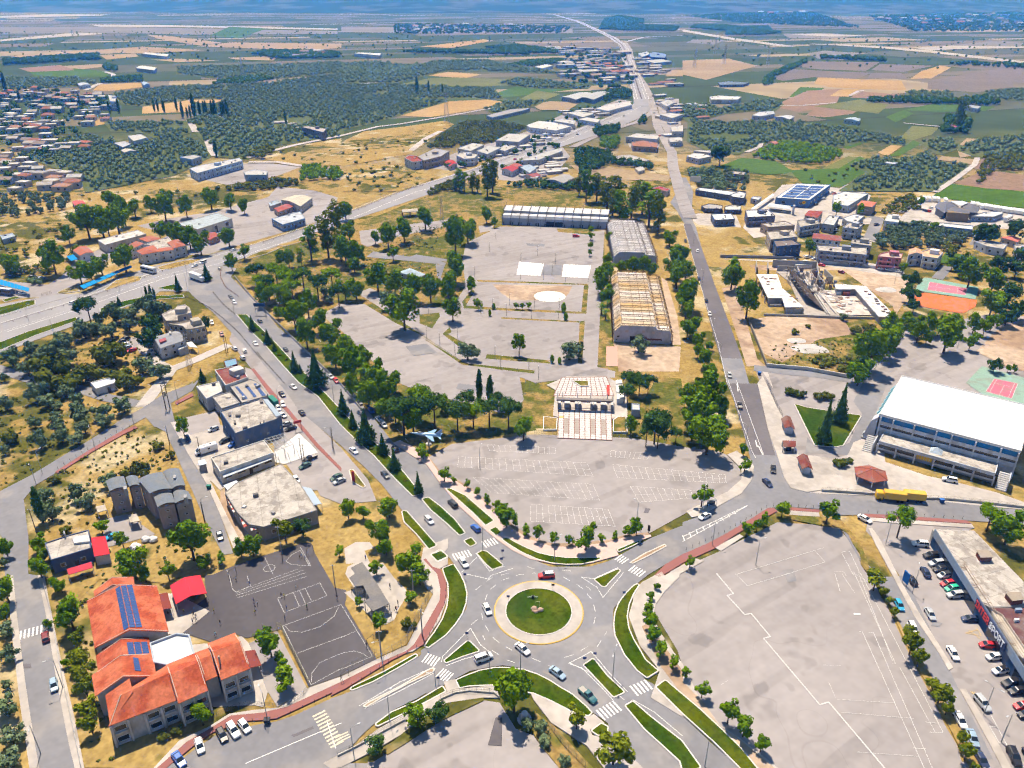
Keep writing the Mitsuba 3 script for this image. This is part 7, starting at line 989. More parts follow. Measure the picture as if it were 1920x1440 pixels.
clump('olive',M("-216.7,306.3:10.0 -204.9,297.5:9.8 -213.8,316.3:9.5 -204.4,306.3:10.0 -203.4,314.4:9.5 -201.4,318.2:9.5 -193.0,307.8:8.5 -205.9,328.0:7.8 -200.1,336.9:11.3 -197.4,342.6:8.0 -188.3,338.1:10.2 -195.1,356.6:9.8 -183.6,346.1:8.9 -188.4,361.7:11.7 -180.9,362.7:12.8 -175.3,363.7:10.0 -157.4,298.9:10.2 -147.8,293.5:8.6 -212.0,291.8:4.9 -188.3,356.5:7.9 -200.6,352.9:6.9 -203.2,335.4:6.7"),'olive tree on the plot between highway and modern houses','olive trees by the modern houses')
clump('shrub',M("-190.0,291.2:16.5 -177.8,292.6:12.2 -181.2,285.1:13.3 -176.0,309.9:14.3 -164.0,293.2:11.5 -158.0,286.0:9.8"),'big dark green bush near the hamlet lane','big bushes by the hamlet lane');clump('dusky',M("-168.2,334.8:11.5 -164.2,322.4:9.5 -146.7,346.0:6.5 -163.9,331.2:9.3"),'dark conifer like tree left of the modern houses','dark trees by the modern houses')
clump('broad',M("-279.3,504.0:18.7 -270.4,505.3:20.0 -263.3,512.4:19.0 -269.1,534.9:15.8 -265.8,503.7:14.4 -246.4,548.5:14.5 -235.0,558.2:14.7 -273.2,560.1:12.1 -225.3,581.7:14.2 -210.2,579.7:12.9 -196.6,568.9:9.8 -262.4,594.3:11.8 -267.2,573.1:11.2 -297.1,576.4:14.0 -263.3,430.8:15.2 -285.9,491.2:9.8 -180.9,485.8:13.0 -292.2,435.0:10.0 -286.8,430.7:8.8"),'dark round tree in the scrub across the highway','scrub trees across the highway');clump('broad',M("-232.8,504.5:11.3 -225.3,500.3:11.3 -215.7,493.8:12.2 -203.4,479.5:13.1 -192.9,468.8:12.6 -224.1,434.0:15.3 -235.8,417.5:13.7 -240.0,413.7:12.5 -236.1,429.9:10.8"),'full green tree beside the bus station','trees round the bus station')
clump('poplar',M("-116.7,512.0:12.6 -121.5,456.2:11.9 -112.5,462.4:13.3 -125.2,446.8:6.5 -103.4,455.4:10.1 -43.7,647.2:9.2 -39.0,640.8:9.1 -32.5,640.8:9.1 -28.1,638.3:8.3 -19.7,623.9:13.6 -15.8,637.8:12.2"),'tall loose poplar on the park side of the highway','poplars beside the highway',.8);clump('poplar',M("74.9,537.2:14.6 86.1,556.1:15.1 95.5,567.4:13.9 94.9,533.0:16.6 98.4,516.7:14.7 73.4,564.8:10.9 70.5,597.8:10.0 57.6,606.4:13.2 66.0,607.9:11.7 71.4,582.9:14.2 79.3,582.9:14.2 53.8,627.0:10.4"),'tall yellow green poplar behind the white exhibition hall','poplars behind the exhibition halls',.75)
PK_='green park tree on the lawn left of the plaza'
clump('broad',M("-98.5,445.9:14.5 -91.5,447.1:12.4 -91.3,433.4:9.9 -87.8,388.2:9.0 -82.3,389.2:10.0 -72.7,401.1:14.3 -62.2,393.0:11.0 -51.9,385.9:11.8 -42.6,385.0:10.8 -33.2,384.1:12.8 -31.5,415.5:14.7 -33.2,396.6:12.0 -35.0,469.1:17.5 -28.6,492.4:14.6 -18.1,542.2:10.2 -12.3,531.7:6.7 -59.2,524.7:14.2 -70.1,495.1:13.4 -78.8,483.3:13.1 -88.1,490.5:7.4 -106.7,500.3:13.1 -51.6,346.9:15.2 -118.8,550.9:11.6"),PK_,'park trees left of the plaza');clump('olive',M("-62.5,374.4:13.6 -110.7,385.1:7.0 -102.7,382.5:7.0 -100.4,393.1:7.1 -95.7,384.2:5.6"),'grey green park tree among the greener ones','grey green park trees')
clump('pine',M("-141.2,412.4:9.6 -129.6,409.5:9.6 -128.1,388.0:12.1 -118.4,393.4:12.3 -112.9,401.4:11.5 -102.2,388.3:12.0 -98.7,407.0:11.6 -89.1,377.3:9.9 -121.7,383.6:9.5 -114.3,383.6:9.5 -136.4,402.0:7.9"),'dark pine in the wooded corner of the park','pines in the park corner');clump('broad',M("-128.0,378.9:9.7 -116.3,373.2:11.4 -104.3,347.6:13.5 -116.3,361.4:6.7 -101.3,362.6:10.2 -82.4,327.2:11.1 -93.3,325.2:11.1 -76.3,305.3:11.3 -131.9,443.7:9.0 -136.8,445.9:8.0 -163.2,436.2:7.8 -91.3,345.1:9.5"),'bright green tree along the park side of the boulevard','green trees along the boulevard')
clump('broad',M("-72.6,313.8:10.8 -66.3,292.3:11.7 -58.4,284.8:12.2 -54.6,283.0:9.9 -47.3,281.7:8.4 -64.6,306.7:7.8 -55.5,266.9:10.8 -49.9,270.5:11.0 -36.3,248.6:10.2 -43.8,255.8:8.8 -49.1,259.8:8.9 -63.8,277.5:7.9"),'dense green tree between boulevard and parade ground','dense trees along the parade ground');clump('pine',M("-39.6,247.5:12.9 -34.5,258.0:10.8 -28.6,251.4:10.6 -20.2,251.4:8.5 -14.4,252.7:9.9 -8.5,254.0:10.0 -1.3,252.1:9.2 -27.3,265.6:6.3 -17.7,265.6:7.1 -5.5,265.6:6.3"),'tall pine with bare stems behind the jet monument','tall pines behind the jet monument');plant('broad',*M("4.2,243.4:9.1")[0],'round green tree at the left foot of the entrance terrace');row('cypress',M("-13.0,274.2:3.0 -8.8,274.2:3.0"),'cypress standing behind the tall pines','of two','two cypresses behind the pines')
clump('pine',M("48.1,282.4:7.6 51.1,278.5:7.5 55.0,280.6:6.8 45.8,272.9:6.3"),'dark pine right above the gate lodge','pines by the gate lodge');clump('pine',M("51.1,241.0:10.8 47.9,239.5:7.1 51.7,237.7:7.1 58.9,241.5:4.8"),'broad pine right of the entrance terrace','pines right of the entrance terrace')
clump('broad',M("74.0,261.9:14.2 68.5,251.4:12.4 68.3,233.7:14.2 74.2,245.7:9.8 65.1,243.4:9.1 69.2,269.2:8.4 78.6,259.3:8.2"),'big green tree at the lower right corner of the fairground','corner trees of the fairground')
clump('broad',M("103.6,453.9:9.2 97.3,417.6:10.5 89.1,373.2:14.3 85.7,359.4:10.7 86.0,341.4:9.0 84.8,325.6:6.9 82.6,315.0:6.0 83.2,304.4:8.1 82.4,293.5:7.1 82.9,288.9:5.5 89.3,323.3:4.4 82.2,337.1:7.6 101.1,487.3:9.7 96.2,444.0:12.2 90.3,406.9:11.3 90.6,424.5:10.3 100.7,485.3:8.3 99.7,454.7:10.2 97.4,432.1:9.1 90.9,411.9:10.3 91.4,391.2:10.2 89.2,373.4:8.5"),'roadside tree between exhibition halls and north road','trees along the north road');clump('broad',M("52.7,418.4:11.7 48.5,397.4:13.1 57.1,448.3:6.9 63.1,492.5:7.4 49.9,383.2:8.8 74.9,426.5:9.3 68.9,427.0:8.2 79.1,427.0:8.2 63.3,430.6:7.2"),'dark tree squeezed between the exhibition halls','trees between the exhibition halls');plant('olive',*M("57.0,321.0:8.5")[0],'pale airy tree before the rusty hall front')
clump('broad',M("171.6,324.7:12.7 164.2,314.5:11.6 152.2,301.6:15.1 142.7,287.9:11.1 179.8,342.4:9.7 191.0,351.7:8.2 189.2,340.8:9.4 197.7,341.2:9.4 194.5,320.5:16.7 187.9,332.3:7.9 191.1,330.2:7.9 219.7,343.3:9.9 240.1,365.8:12.7 250.1,406.3:13.9 256.0,394.7:13.1 209.4,341.0:8.9 201.7,340.4:8.5"),'full green tree round the tennis courts','trees round the tennis courts');clump('dusky',M("144.8,292.4:10.3 208.1,384.8:9.1 217.7,404.2:10.4 254.9,424.8:12.1 263.7,435.7:11.8 279.1,428.0:10.9 286.4,424.4:9.9 257.3,380.5:12.9 303.7,486.9:13.6 325.6,494.5:11.3 203.7,370.5:7.4 249.3,359.6:10.9 240.3,352.5:9.8 248.6,373.9:11.3 301.7,492.4:10.7 301.4,448.4:9.8"),'dark tree in the gardens at the right','dark garden trees at the right')
clump('round',M("222.5,339.5:5.4 215.7,332.6:4.5 207.3,323.1:5.2 229.4,345.9:5.5 235.7,351.0:5.2 241.7,355.5:5.3 246.5,357.8:5.3"),'small round tree along the sandy pitch','trees along the sandy pitch');clump('shrub',M("163.1,344.1:5.1 165.8,346.2:4.3 170.7,345.3:6.8 135.3,342.9:4.2 143.4,350.6:3.5 112.0,280.4:4.3 113.9,279.7:4.3 116.7,277.3:4.3 121.8,275.9:5.0 126.1,275.8:4.3 111.6,227.3:3.7 113.2,226.8:4.3 116.6,228.9:3.1"),'low bush on the ground left of the sports hall','bushes by the sports hall');clump('round',M("256.9,437.6:6.3 225.4,431.4:4.7 184.1,467.3:7.2 235.7,561.9:8.4 285.4,519.9:6.1 307.6,585.2:6.1 251.9,559.7:6.5"),'small green tree in the suburb','small trees of the suburb')
def fill(pg,n,seed,dmin):
 r=random.Random(seed);x0,y0,x1,y1=pg.bounds;o=[];t=0
 while len(o)<n and t<n*60:
  t+=1;x,y=r.uniform(x0,x1),r.uniform(y0,y1)
  if pg.contains(Point(x,y))and all((x-a)**2+(y-b)**2>dmin*dmin for a,b in o[-400:]):o.append((x,y))
 return o
OG=PG(M("236.3,495.1 270.8,536.7 289.8,529.4 290.2,522.2 301.7,508.3 287.4,486.6 252.3,481.4 233.8,480.4"))
for x,y in fill(OG,110,4,4.8):plant('olive',x,y,RNG.uniform(5.5,8),'olive tree in the dense plot inside the suburb','olive trees of the suburb plot')
OG=PG(M("-411.5,627.8 -352.8,624.8 -336.4,581.7 -356.4,555.8 -369.2,555.8"))
for x,y in fill(OG,45,5,6):plant('olive',x,y,RNG.uniform(5,7),'olive tree in the scrub at the left edge above the bus shelters','olive trees at the left edge')
OG=PG(M("151.6,666.9 168,718 211,711 201,666.9 178.4,650.1 157.7,656.8"))
for x,y in fill(OG,50,6,6):plant('olive',x,y,RNG.uniform(5,7.5),'olive tree left of the supermarket by the north road','olive trees left of the supermarket')
# ---- masses: far olive groves, tree belts, scrub (past the counting limit or reading as one mass)
def clumps(pts,dlo,dhi,nq,rng,core=True,tall=1.0,qs=.13):
 """many little crowns in one mesh: a faceted core and nq leaf clumps each"""
 P_=np.array(pts,float);n=len(P_);d=rng.uniform(dlo,dhi,n);V,F=[],[]
 v,f=ICO0;a=rng.random((n,1,3))*.3+.75;V1=(v[None]*a)*(d[:,None,None]*np.array([.43,.43,.36*tall]))+np.c_[P_,d*.45*tall][:,None,:];F1=f[None]+(np.arange(n)*len(v))[:,None,None];V.append(V1.reshape(-1,3));F.append(F1.reshape(-1,3))
 if nq:
  m=n*nq;c=np.repeat(np.c_[P_,d*.45*tall],nq,0);dd=np.repeat(d,nq)[:,None];u=rng.normal(size=(m,3));u/=np.linalg.norm(u,axis=1,keepdims=True);u[:,2]=np.abs(u[:,2])*np.where(rng.random(m)<.8,1,-1)
  c=c+u*dd*[.47,.47,.40*tall];nn=u+rng.normal(size=(m,3))*.4;nn/=np.linalg.norm(nn,axis=1,keepdims=True);t=np.cross(nn,rng.normal(size=(m,3)));t/=np.linalg.norm(t,axis=1,keepdims=True);b=np.cross(nn,t);s=dd*qs*(.7+.7*rng.random((m,1)))
  V2=np.stack([c-t*s,c-b*s*.8,c+t*s,c+b*s*.8],1).reshape(-1,3);o=np.arange(m)[:,None]*4+len(V[0]);V.append(V2);F+=[np.hstack([o,o+1,o+2]),np.hstack([o,o+2,o+3])]
 return np.vstack(V),np.vstack(F)
def gridfill(pg,sp,jit,rng,rot=.35):
 x0,y0,x1,y1=pg.bounds;c=pg.centroid;R=max(x1-x0,y1-y0);k=np.arange(-R,R,sp);gx,gy=np.meshgrid(k,k);ca,sa=math.cos(rot),math.sin(rot)
 q=np.c_[(gx*ca-gy*sa).ravel()+c.x,(gx*sa+gy*ca).ravel()+c.y]+rng.normal(size=(gx.size,2))*jit*sp
 from shapely import contains_xy
 q=q[contains_xy(pg,q[:,0],q[:,1])];keep=meshkit.fbm(np.c_[q/70,np.zeros(len(q))],2,9)>.22;return q[keep]
RG=np.random.default_rng(11)
GROVES=[(M("-643,1335 -612,1414 -561,1471 -443,1502 -346,1694 -193,915 -239,880 -259,847 -260,778 -294,796 -340,891 -407,1024 -436,1264 -491,1264 -531,1180 -566,1200"),8.5,8,'broad far olive grove in the left middle distance'),(M("-493,796 -496,927 -440,891 -409,847 -384,927 -328,857 -301,796 -304,703 -328.9,666.9 -346.2,640.4 -377.7,695.5 -465,778"),7.5,10,'olive grove between the village and the blue shed'),(M("-510,1024 -459,1024 -409,1024 -376,940 -389,891 -426,940 -469,953"),8.5,8,'olive grove under the cemetery cypresses'),
 (M("-302,1471 -211,1471 -33,1414 -16,1275 -97,1242 -156,1071 -179,1009 -202,960"),8.5,8,'olive grove left of the tan strip field'),(M("-375,1844 -282,1821 -171,2020 -69,2048 100,1675 -22,1735 -134,1755 -174,1637 -212,1502 -308,1502"),11,0,'thin far olive grove in the upper middle'),(M("-40,1151 -11,1220 48,1242 31,1180 -22,1105"),8.5,6,'small olive grove right of the tan strip'),(M("-26,1502 14,1601 139,1471 127,1414 36,1414"),10,0,'far olive strip before the motorway sheds'),
 (M("224,1024 358,1024 373,1002 397,974 436,891 417,857 381,880 345,847 307,891 280,880 264,857 226,806 203,826 194,880"),8,8,'large olive grove right of the north road'),(M("321,751 359,787 383,778 424,816 406,760 429,743 347.8,643.6 271.8,643.6 323,711"),7.5,10,'olive grove left of the big brown field'),(M("299,1160 398,1264 394,1200 348,1105 332,1132 288,1105"),9,4,'olive patch left of the brown fields'),(M("655,1373 719,1360 659,1220 596,1220"),9,4,'olive patch below the gold field'),(M("777,1360 873,1414 772,1242 736,1264"),9,4,'olive patch at the right edge'),(M("447,880 490,903 473,847 430,806"),9,4,'olive rows beside the bare plot'),(M("462,826 505,880 580,915 511,796 472,778 461,796"),9,6,'scattered olive rows at the right'),
 (M("245,1180 288,1200 288,1105 224,1024 224,1071"),9,4,'olive patch beside the upper north road'),(M("-342,1675 -240,1656 -203,1844 -320,1993 -394,1941"),12,0,'far thin olive rows at left centre'),(M("-735,1844 -553,1891 -405,1993 -350,1714 -462,1567 -574,1601 -670,1675"),11,0,'far olive rows under the tan fields'),(M("-984,1601 -840,1601 -745,1502 -754,1442 -873,1414"),10,0,'far olive strip above the village')]
for s_,sp,nq,lb_ in GROVES:
 sheet('field',PG(s_).buffer(3),'field_grove',z=FZ[0]+.1);q=gridfill(PG(s_),sp,.22,RG,RG.uniform(0,1))
 if len(q):obj('olive_grove',clumps(q,sp*.6,sp*.95,nq,RG,tall=.85),'leaf_olive',label=lb_,cat='olive grove',kind='stuff')
BELTS=[(M("-1130,1867 -1221,2020 -1163,2136 -1096,2233 -1004,2048 -1080,1941"),9,1.7,0,'leaf_dark','dark tall tree belt at the far left'),(M("-745,1502 -773,1567 -726,1637 -675,1518"),9,1.2,0,'leaf_dark','dark copse below the far green field'),(M("-529,1471 -540,1550 -488,1637 -448,1567 -471,1487"),9,1.2,0,'leaf_dark','dark copse at the upper centre left'),(M("-899,1844 -932,1930 -857,1821 -809,1714 -850,1755"),11,1.2,0,'leaf_dark','dark trees beside the white barn'),(M("-687,2233 -699,2374 -549,2374 -451,2233 -436,2106 -579,2077"),14,1.1,0,'leaf_dark','trees round the far farm'),
 (M("398,3905 582,5415 779,6295 828,5415 707,4608 594,4474 803,4115 701,3662 495,3715"),13,1.3,0,'leaf_dark','dark wood by the far motorway'),(M("832,4007 920,4347 1082,4347 1102,4115 1263,4228 1128,3715 1121,3543 981,3312 829,3312 935,3715 860,3905"),13,1.2,0,'leaf_dark','dark wood right of the far motorway'),(M("759,2077 788,2155 913,2059 880,1982"),13,1.3,0,'leaf_dark','row of dark trees in the right fields'),(M("990,1915 1051,1941 1154,1891 1105,1807 1033,1867"),13,1.2,0,'leaf_dark','hedge row at the right edge'),(M("527,1220 548,1264 594,1275 686,1242 675,1200 618,1200"),8,1.1,4,'leaf_dark','hedge under the gold field'),
 (M("237,787 279,863 308,871 339,826 328,792 297,756 270,756"),6.5,.9,12,'leaf_green','flat topped bright green wood at the right'),(M("-295,2301 -243,2413 -157,2337 10,2374 92,2301 65,2200 -172,2266"),15,1.2,0,'leaf_dark','far hedge in the middle fields'),(M("-16,1844 38,2020 127,2077 115,1941 47,1867"),11,1.0,0,'leaf_dark','dark orchard in the middle fields'),(M("-89,836 -81,915 -58,1024 -13,1024 17,980 -17,880 -60,847"),6.5,.8,10,'leaf_shrub','scrub slope above the highway'),(M("-85,2535 17,2623 145,2374 115,2266 -30,2413"),14,1.1,0,'leaf_dark','far trees left of the motorway'),
 (M("441,1471 502,1637 580,1798 728,2077 678,1941 505,1601 451,1442"),12,1.0,0,'leaf_dark','diagonal tree line at the upper right'),(M("385.1,653.4 466,787 515,816 500,778 469,726 443,726"),7,.8,8,'leaf_shrub','scrub beside the bare plot'),(M("493,934 541,1024 566,1055 577,1024 522,927"),9,1.3,8,'leaf_dark','dark trees round the red farmhouse'),(M("667,1210 698,1264 738,1287 711,1200 679,1180"),9,1.1,4,'leaf_dark','trees round the dark roofed farmhouse'),(M("59.5,695.5 63,816 77,826 128,778 138,751 127,726 91,751"),6.5,1.3,14,'leaf_dark','dark hedge trees behind the meadow'),
 (M("136,1264 158,1414 185,1442 195,1335 180,1264"),8,1.1,6,'leaf_dark','copse beside the flyover'),(M("91,836 100,891 119,897 110,826"),7,1.3,14,'leaf_green','green copse by the rusty roofed house'),(M("-181.2,673.9 -196,743 -156,726 -147.6,681 -167.6,688.2"),6.5,1.0,14,'leaf_green','green bushes below the gravel yard'),(M("-245.5,643.6 -223.3,666.9 -192.5,688.2 -179.5,666.9 -201.1,641.7"),6,.9,12,'leaf_shrub','bushes along the gravel yard'),(M("-68.7,643.6 -51.8,673.9 -38.7,656.8 -49.5,640.4"),6,.9,12,'leaf_shrub','hedge along the fairground meadow'),(M("-70.8,621.7 -59.8,660.1 -48.3,666.9 -57.7,634.1"),5.5,.8,12,'leaf_shrub','hedge beside the highway ramp'),
 (M("-9,660.1 21.4,677.4 80,653.4 80.7,634.1 35.2,646.9"),5.5,1.1,14,'leaf_dark','hedge row on the far side of the meadow'),(M("157,1024 173,1071 170,1024 159,995"),6.5,1.1,10,'leaf_dark','bushes by the highway fork'),(M("93,915 99,967 129,980 123,934 100,909"),7,1.1,12,'leaf_dark','round trees under the highway'),(M("-289.2,419.6 -293.7,445.3 -264.9,438.6 -282,489.2 -272.8,489.2 -262.2,435.4"),5,.7,10,'leaf_shrub','scrub across the highway at left'),(M("-281.4,416.6 -285.6,427.4 -260.5,416.6 -257.3,410.7"),4.5,.8,12,'leaf_olive','hedge beside the small car park'),
 (M("265.9,489.2 282.8,477.6 259.9,445.3 277.4,438.6 255.8,429 268.3,466.4"),6,1,12,'leaf_shrub','garden bushes right of the suburb'),(M("268.4,565.9 295.4,604 322.9,627.8 305.7,581.7 281.4,565.9"),6,.7,8,'leaf_shrub','dry scrub behind the orange roofed house'),(M("128.5,306.8 143.7,298 151.5,314.2 136.4,316.1"),4,.6,12,'leaf_shrub','weeds on the wild plot'),(M("154.2,640.4 160,726 189,726 180.7,653.4 194.9,640.4"),7,.9,8,'leaf_olive','scrub right of the north road'),(M("-269,806 -259,847 -242,826 -245,769"),9,.8,4,'leaf_shrub','bushes at the foot of the dry meadow')]
for s_,sp,tall,nq,mt,lb_ in BELTS:
 q=gridfill(PG(s_),sp*.8,.3,RG,RG.uniform(0,1))
 if len(q):obj('tree_belt',clumps(q,sp*.7,sp*1.1,nq,RG,tall=tall if nq else tall*.8),mt,label=lb_,cat='trees',kind='stuff')
q=gridfill(PG(M("-842,1360 -813,1414 -678,1335 -605,1264 -513,1039 -513,967 -471,836 -419.7,641.7")),23,.4,RG);obj('village_trees',clumps(q,5,10,8,RG,tall=1.0),'leaf_dark',label='trees among the houses of the left village',cat='trees',kind='stuff')
q=gridfill(PG(M("140,2301 310,2301 209,1414 133,1414 99,1601")),34,.4,RG);obj('village_trees',clumps(q,8,14,4,RG),'leaf_dark',label='trees among the sheds beside the motorway',cat='trees',kind='stuff')
q=gridfill(PG(M("-67,751 -38,847 8,940 69,1088 147,1264 166,1200 97,1009 48,903 50,778 6.1,681 -12.5,695.5 -31,760 -57,703")),19,.5,RG);obj('yard_trees',clumps(q,4,8,10,RG),'leaf_dark',label='trees between the sheds along the highway',cat='trees',kind='stuff')
q=np.vstack([gridfill(PG(s_),30,.5,RG)for s_ in(M("2598,6295 4455,7509 2174,3627 1706,3627"),M("1247,6295 2838,8309 1631,4007 1240,4750"),M("-612,4474 298,4228 209,3463 -466,3386"))]);obj('village_trees',clumps(q,9,18,0,RG),'leaf_dark',label='far trees round the villages on the plain',cat='trees',kind='stuff')
q=np.vstack([gridfill(PG(s_),75,.5,RG)for s_ in(M("-2174,3627 -725,3627 -405,1993 -1214,1993"),M("-663,3312 358,3174 196,2106 -427,2106"),M("663,3312 1763,2929 1074,1755 493,1844"))]);obj('field_trees',clumps(q,4,10,0,RG),'leaf_dark',label='single dark trees strewn over the far fields',cat='trees',kind='stuff')
q=np.vstack([gridfill(PG(s_),sp_,.5,RG)for s_,sp_ in((M("-186,880 -79,1009 -100,806 -111,751 -160,743"),22),(M("-155,718 -110,743 -66.7,688.2 -91.8,641.7 -139.9,641.7"),14),(M("-404.4,615.7 -264.3,581.7 -221.9,615.7 -244.4,640.4 -418.9,640.4"),17),(M("-360.7,541.3 -312.9,550.9 -284.2,489.2 -304.3,445.3"),9),(M("-250,816 -193,891 -166,760 -215,751"),24),(M("261,726 354,778 316.5,695.5 254.8,653.4"),16))]);obj('dry_scrub',clumps(q,2.2,5.0,8,RG,tall=.75),'leaf_shrub',label='low dry bushes strewn over the golden meadows',cat='bushes',kind='stuff')
TUFT=[M("-207.1,279.9 -156.8,279.9 -149.9,270.8 -163.1,221.3 -167.7,212.8"),M("-153.4,222.4 -139.9,253.9 -124.1,241 -111.7,220.2 -136.6,215.9"),M("-208.3,342.5 -169.9,370.3 -147.5,338.2 -161.8,291.2 -206.3,291.2 -227,321.9"),M("-151.8,209.1 -138.8,217.6 -126.9,201 -128.4,194.5 -141.8,188.2"),M("-117.9,180.4 -102.3,184.2 -88.6,184.2 -88.8,172.9 -110.2,170.3"),M("-121.3,170.1 -114,174.6 -105.5,156.1 -100.5,138 -83.4,109.9 -87.9,109.9"),M("118.2,329.9 155.1,336.1 186.8,351.4 145.4,310.5 113.6,308.7"),M("-96.8,466.4 -41.7,438.6 -42.6,402 -77.4,413.6"),M("-93.7,532 -49.7,536.6 -49.4,477.6 -80.8,477.6")]
q=np.vstack([gridfill(PG(s_),3.0,.5,RG)for s_ in TUFT]);obj('grass_tufts',clumps(q,.5,1.5,4,RG,tall=.6,qs=.3),'leaf_shrub',label='tufts of weeds in the golden grass',cat='weeds',kind='stuff')
row('cypress',M("-490.5,1124.2:3.3 -487.8,1129.6:3.3 -474.5,1116.9:3.8 -463.5,1133.2:3.3"),'black cypress at the left of the cemetery','from the left','left cemetery cypresses');row('cypress',M("-429.8,1066.0:4.1 -425.3,1070.3:3.4 -421.3,1070.3:3.4 -413.2,1063.6:6.0 -414.2,1085.7:4.2 -408.3,1086.7:4.0 -408.9,1095.3:3.5 -393.2,1073.9:5.5 -391.5,1079.4:5.0 -383.1,1080.7:4.2 -381.9,1084.3:3.7 -374.5,1075.8:4.2"),'black cypress of the dense cemetery row','from the left','dense cemetery cypresses')
row('cypress',M("-736.4,1232.5:3.9 -658.2,1162.0:3.7 -605.7,1151.9:4.8 -544.2,1107.4:3.5 -533.9,1112.4:4.1 -814.8,1333.1:6.2 -293.9,794.1:3.7 -277.9,999.7:3.7"),'dark cypress near the left village','counted from the left','cypresses near the village');row('cypress',M("-153.6,1340.0:4.9 -136.1,1350.9:4.6 -114.0,1356.1:3.6"),'cypress standing out of the far olive grove','of three from the left','three grove cypresses')
k=thing('cemetery','pale cemetery stones behind the dense cypress row','cemetery');part(k,'grave_rows',cat_([tv(bx(-1,1,-.5,.5,0,RNG.uniform(.6,1.3)),rotz(0,x,y))for x,y in fill(PG(M("-415,1071 -401,1097 -349,1109 -369,1071 -388,1047")),120,8,4)]),'wall',(.62,.62,.64));tag(k+'__grave_rows',kind='stuff')
# ================================================================ vehicles
ZR=.248
def loft(st):
 V,F=[],[]
 for x,w0,z0,w1,z1,w2,z2 in st:V+=[(x,-w0,z0),(x,w0,z0),(x,w1,z1),(x,w2,z2),(x,-w2,z2),(x,-w1,z1)]
 for i in range(len(st)-1):
  for j in range(6):a,b=i*6+j,i*6+(j+1)%6;F+=[[a,b,b+6],[a,b+6,a+6]]
 n=(len(st)-1)*6;F+=[[0,k+1,k]for k in range(1,5)]+[[n,n+k,n+k+1]for k in range(1,5)]
 return np.array(V,float),np.array(F)[:,::-1]
def wheel(x,y,r=.32,w=.2):
 v,f=cone(0,0,-w/2,w/2,r,r,12);return np.c_[v[:,0]+x,v[:,2]+y,v[:,1]+r],f
def car_parts(kind):
 L,W,hb,hr,c={'sedan':(4.5,.88,.92,1.44,(-1.75,-1.05,.35,1.15)),'hatch':(4.0,.86,.95,1.50,(-1.95,-1.6,.30,1.05)),'suv':(4.6,.93,1.08,1.72,(-2.2,-1.95,.35,1.05)),'van':(4.6,.90,1.05,1.85,(-2.25,-2.15,.75,1.45)),'pickup':(5.2,.92,1.05,1.72,(-.55,-.40,.55,1.15))}[kind]
 h=L/2;b=[(-h,W*.80,.34,W*.88,.62,W*.78,hb-.10),(-h+.18,W*.9,.24,W,.62,W*.86,hb),(-.9,W*.92,.2,W,.64,W*.88,hb+.02),(.8,W*.92,.2,W,.64,W*.88,hb+.01),(h-.75,W*.92,.22,W,.62,W*.84,hb-.10),(h-.12,W*.86,.26,W*.92,.58,W*.74,hb-.26),(h,W*.70,.34,W*.80,.54,W*.66,hb-.36)]
 x0,x1,x2,x3=c;wb,wt=W*.84,W*.68
 cab=hexa([(x0,-wb,hb-.02),(x3,-wb,hb-.02),(x3,wb,hb-.02),(x0,wb,hb-.02)],[(x1,-wt,hr-.05),(x2,-wt,hr-.05),(x2,wt,hr-.05),(x1,wt,hr-.05)])
 roof=hexa([(x1-.04,-wt-.02,hr-.06),(x2+.04,-wt-.02,hr-.06),(x2+.04,wt+.02,hr-.06),(x1-.04,wt+.02,hr-.06)],[(x1+.12,-wt+.1,hr),(x2-.1,-wt+.1,hr),(x2-.1,wt-.1,hr),(x1+.12,wt-.1,hr)])
 pil=cat_([bar((a,s*wb,hb),(t,s*wt,hr-.05),.05)for s in(-1,1)for a,t in((x0,x1),(x3,x2),((x0+x3)/2-.1,(x1+x2)/2))])
 P_=[('body',cat_([loft(b),pil]),'gloss','c'),('window',cab,'glass',None),('roof',roof,'gloss','r')]
 for sx in(-1,1):
  for sy in(-1,1):P_.append(('wheel',wheel(sx*L*.305,sy*(W-.08)),'rubber',None))
 for sy in(-1,1):P_+=[('headlight',bx(h-.13,h-.02,sy*W*.62-.16,sy*W*.62+.16,.56,.70),'gloss',(.6,.6,.58)),('tail_light',bx(-h-.02,-h+.06,sy*W*.66-.14,sy*W*.66+.14,.62,.78),'gloss',(.35,.01,.01))]
 if kind=='pickup':P_.append(('bed',cat_([bx(-h+.15,-.7,-W*.75,W*.75,hb+.005,hb+.03)]),'paint',(.35,.33,.30)))
 return P_
CARS={k_:car_parts(k_)for k_ in('sedan','hatch','suv','van','pickup')}
CACHE={}
def put(key,parts,x,y,ang,col,roof=None,tiny=False,z=ZR):
 tw=twm(rotz(ang,x,y,z))
 for i,(nm,m,mat,c)in enumerate(parts):
  if tiny and nm not in('body','window','roof','cargo_box','cab'):continue
  cc=col if c=='c' else(roof or col)if c=='r' else c;ck=(id(m),i,cc)
  if ck not in CACHE:CACHE[ck]=mk(m,mat,cc)
  scene[free(key+'__'+nm)]={**CACHE[ck],'to_world':tw}
COL={'white':(.62,.62,.62),'silver':(.36,.38,.40),'black':(.012,.013,.016),'dark':(.03,.034,.042),'navy':(.02,.03,.075),'blue':(.025,.10,.38),'cyan':(.03,.30,.48),'red':(.45,.012,.02),'maroon':(.16,.02,.025),'green':(.02,.38,.24),'teal':(.015,.10,.12),'grey':(.14,.15,.16),'yellow':(.60,.34,.01),'olive':(.05,.10,.08),'sky':(.24,.34,.44)}
CNAME={'dark':'dark grey','sky':'pale blue','olive':'dark green'}
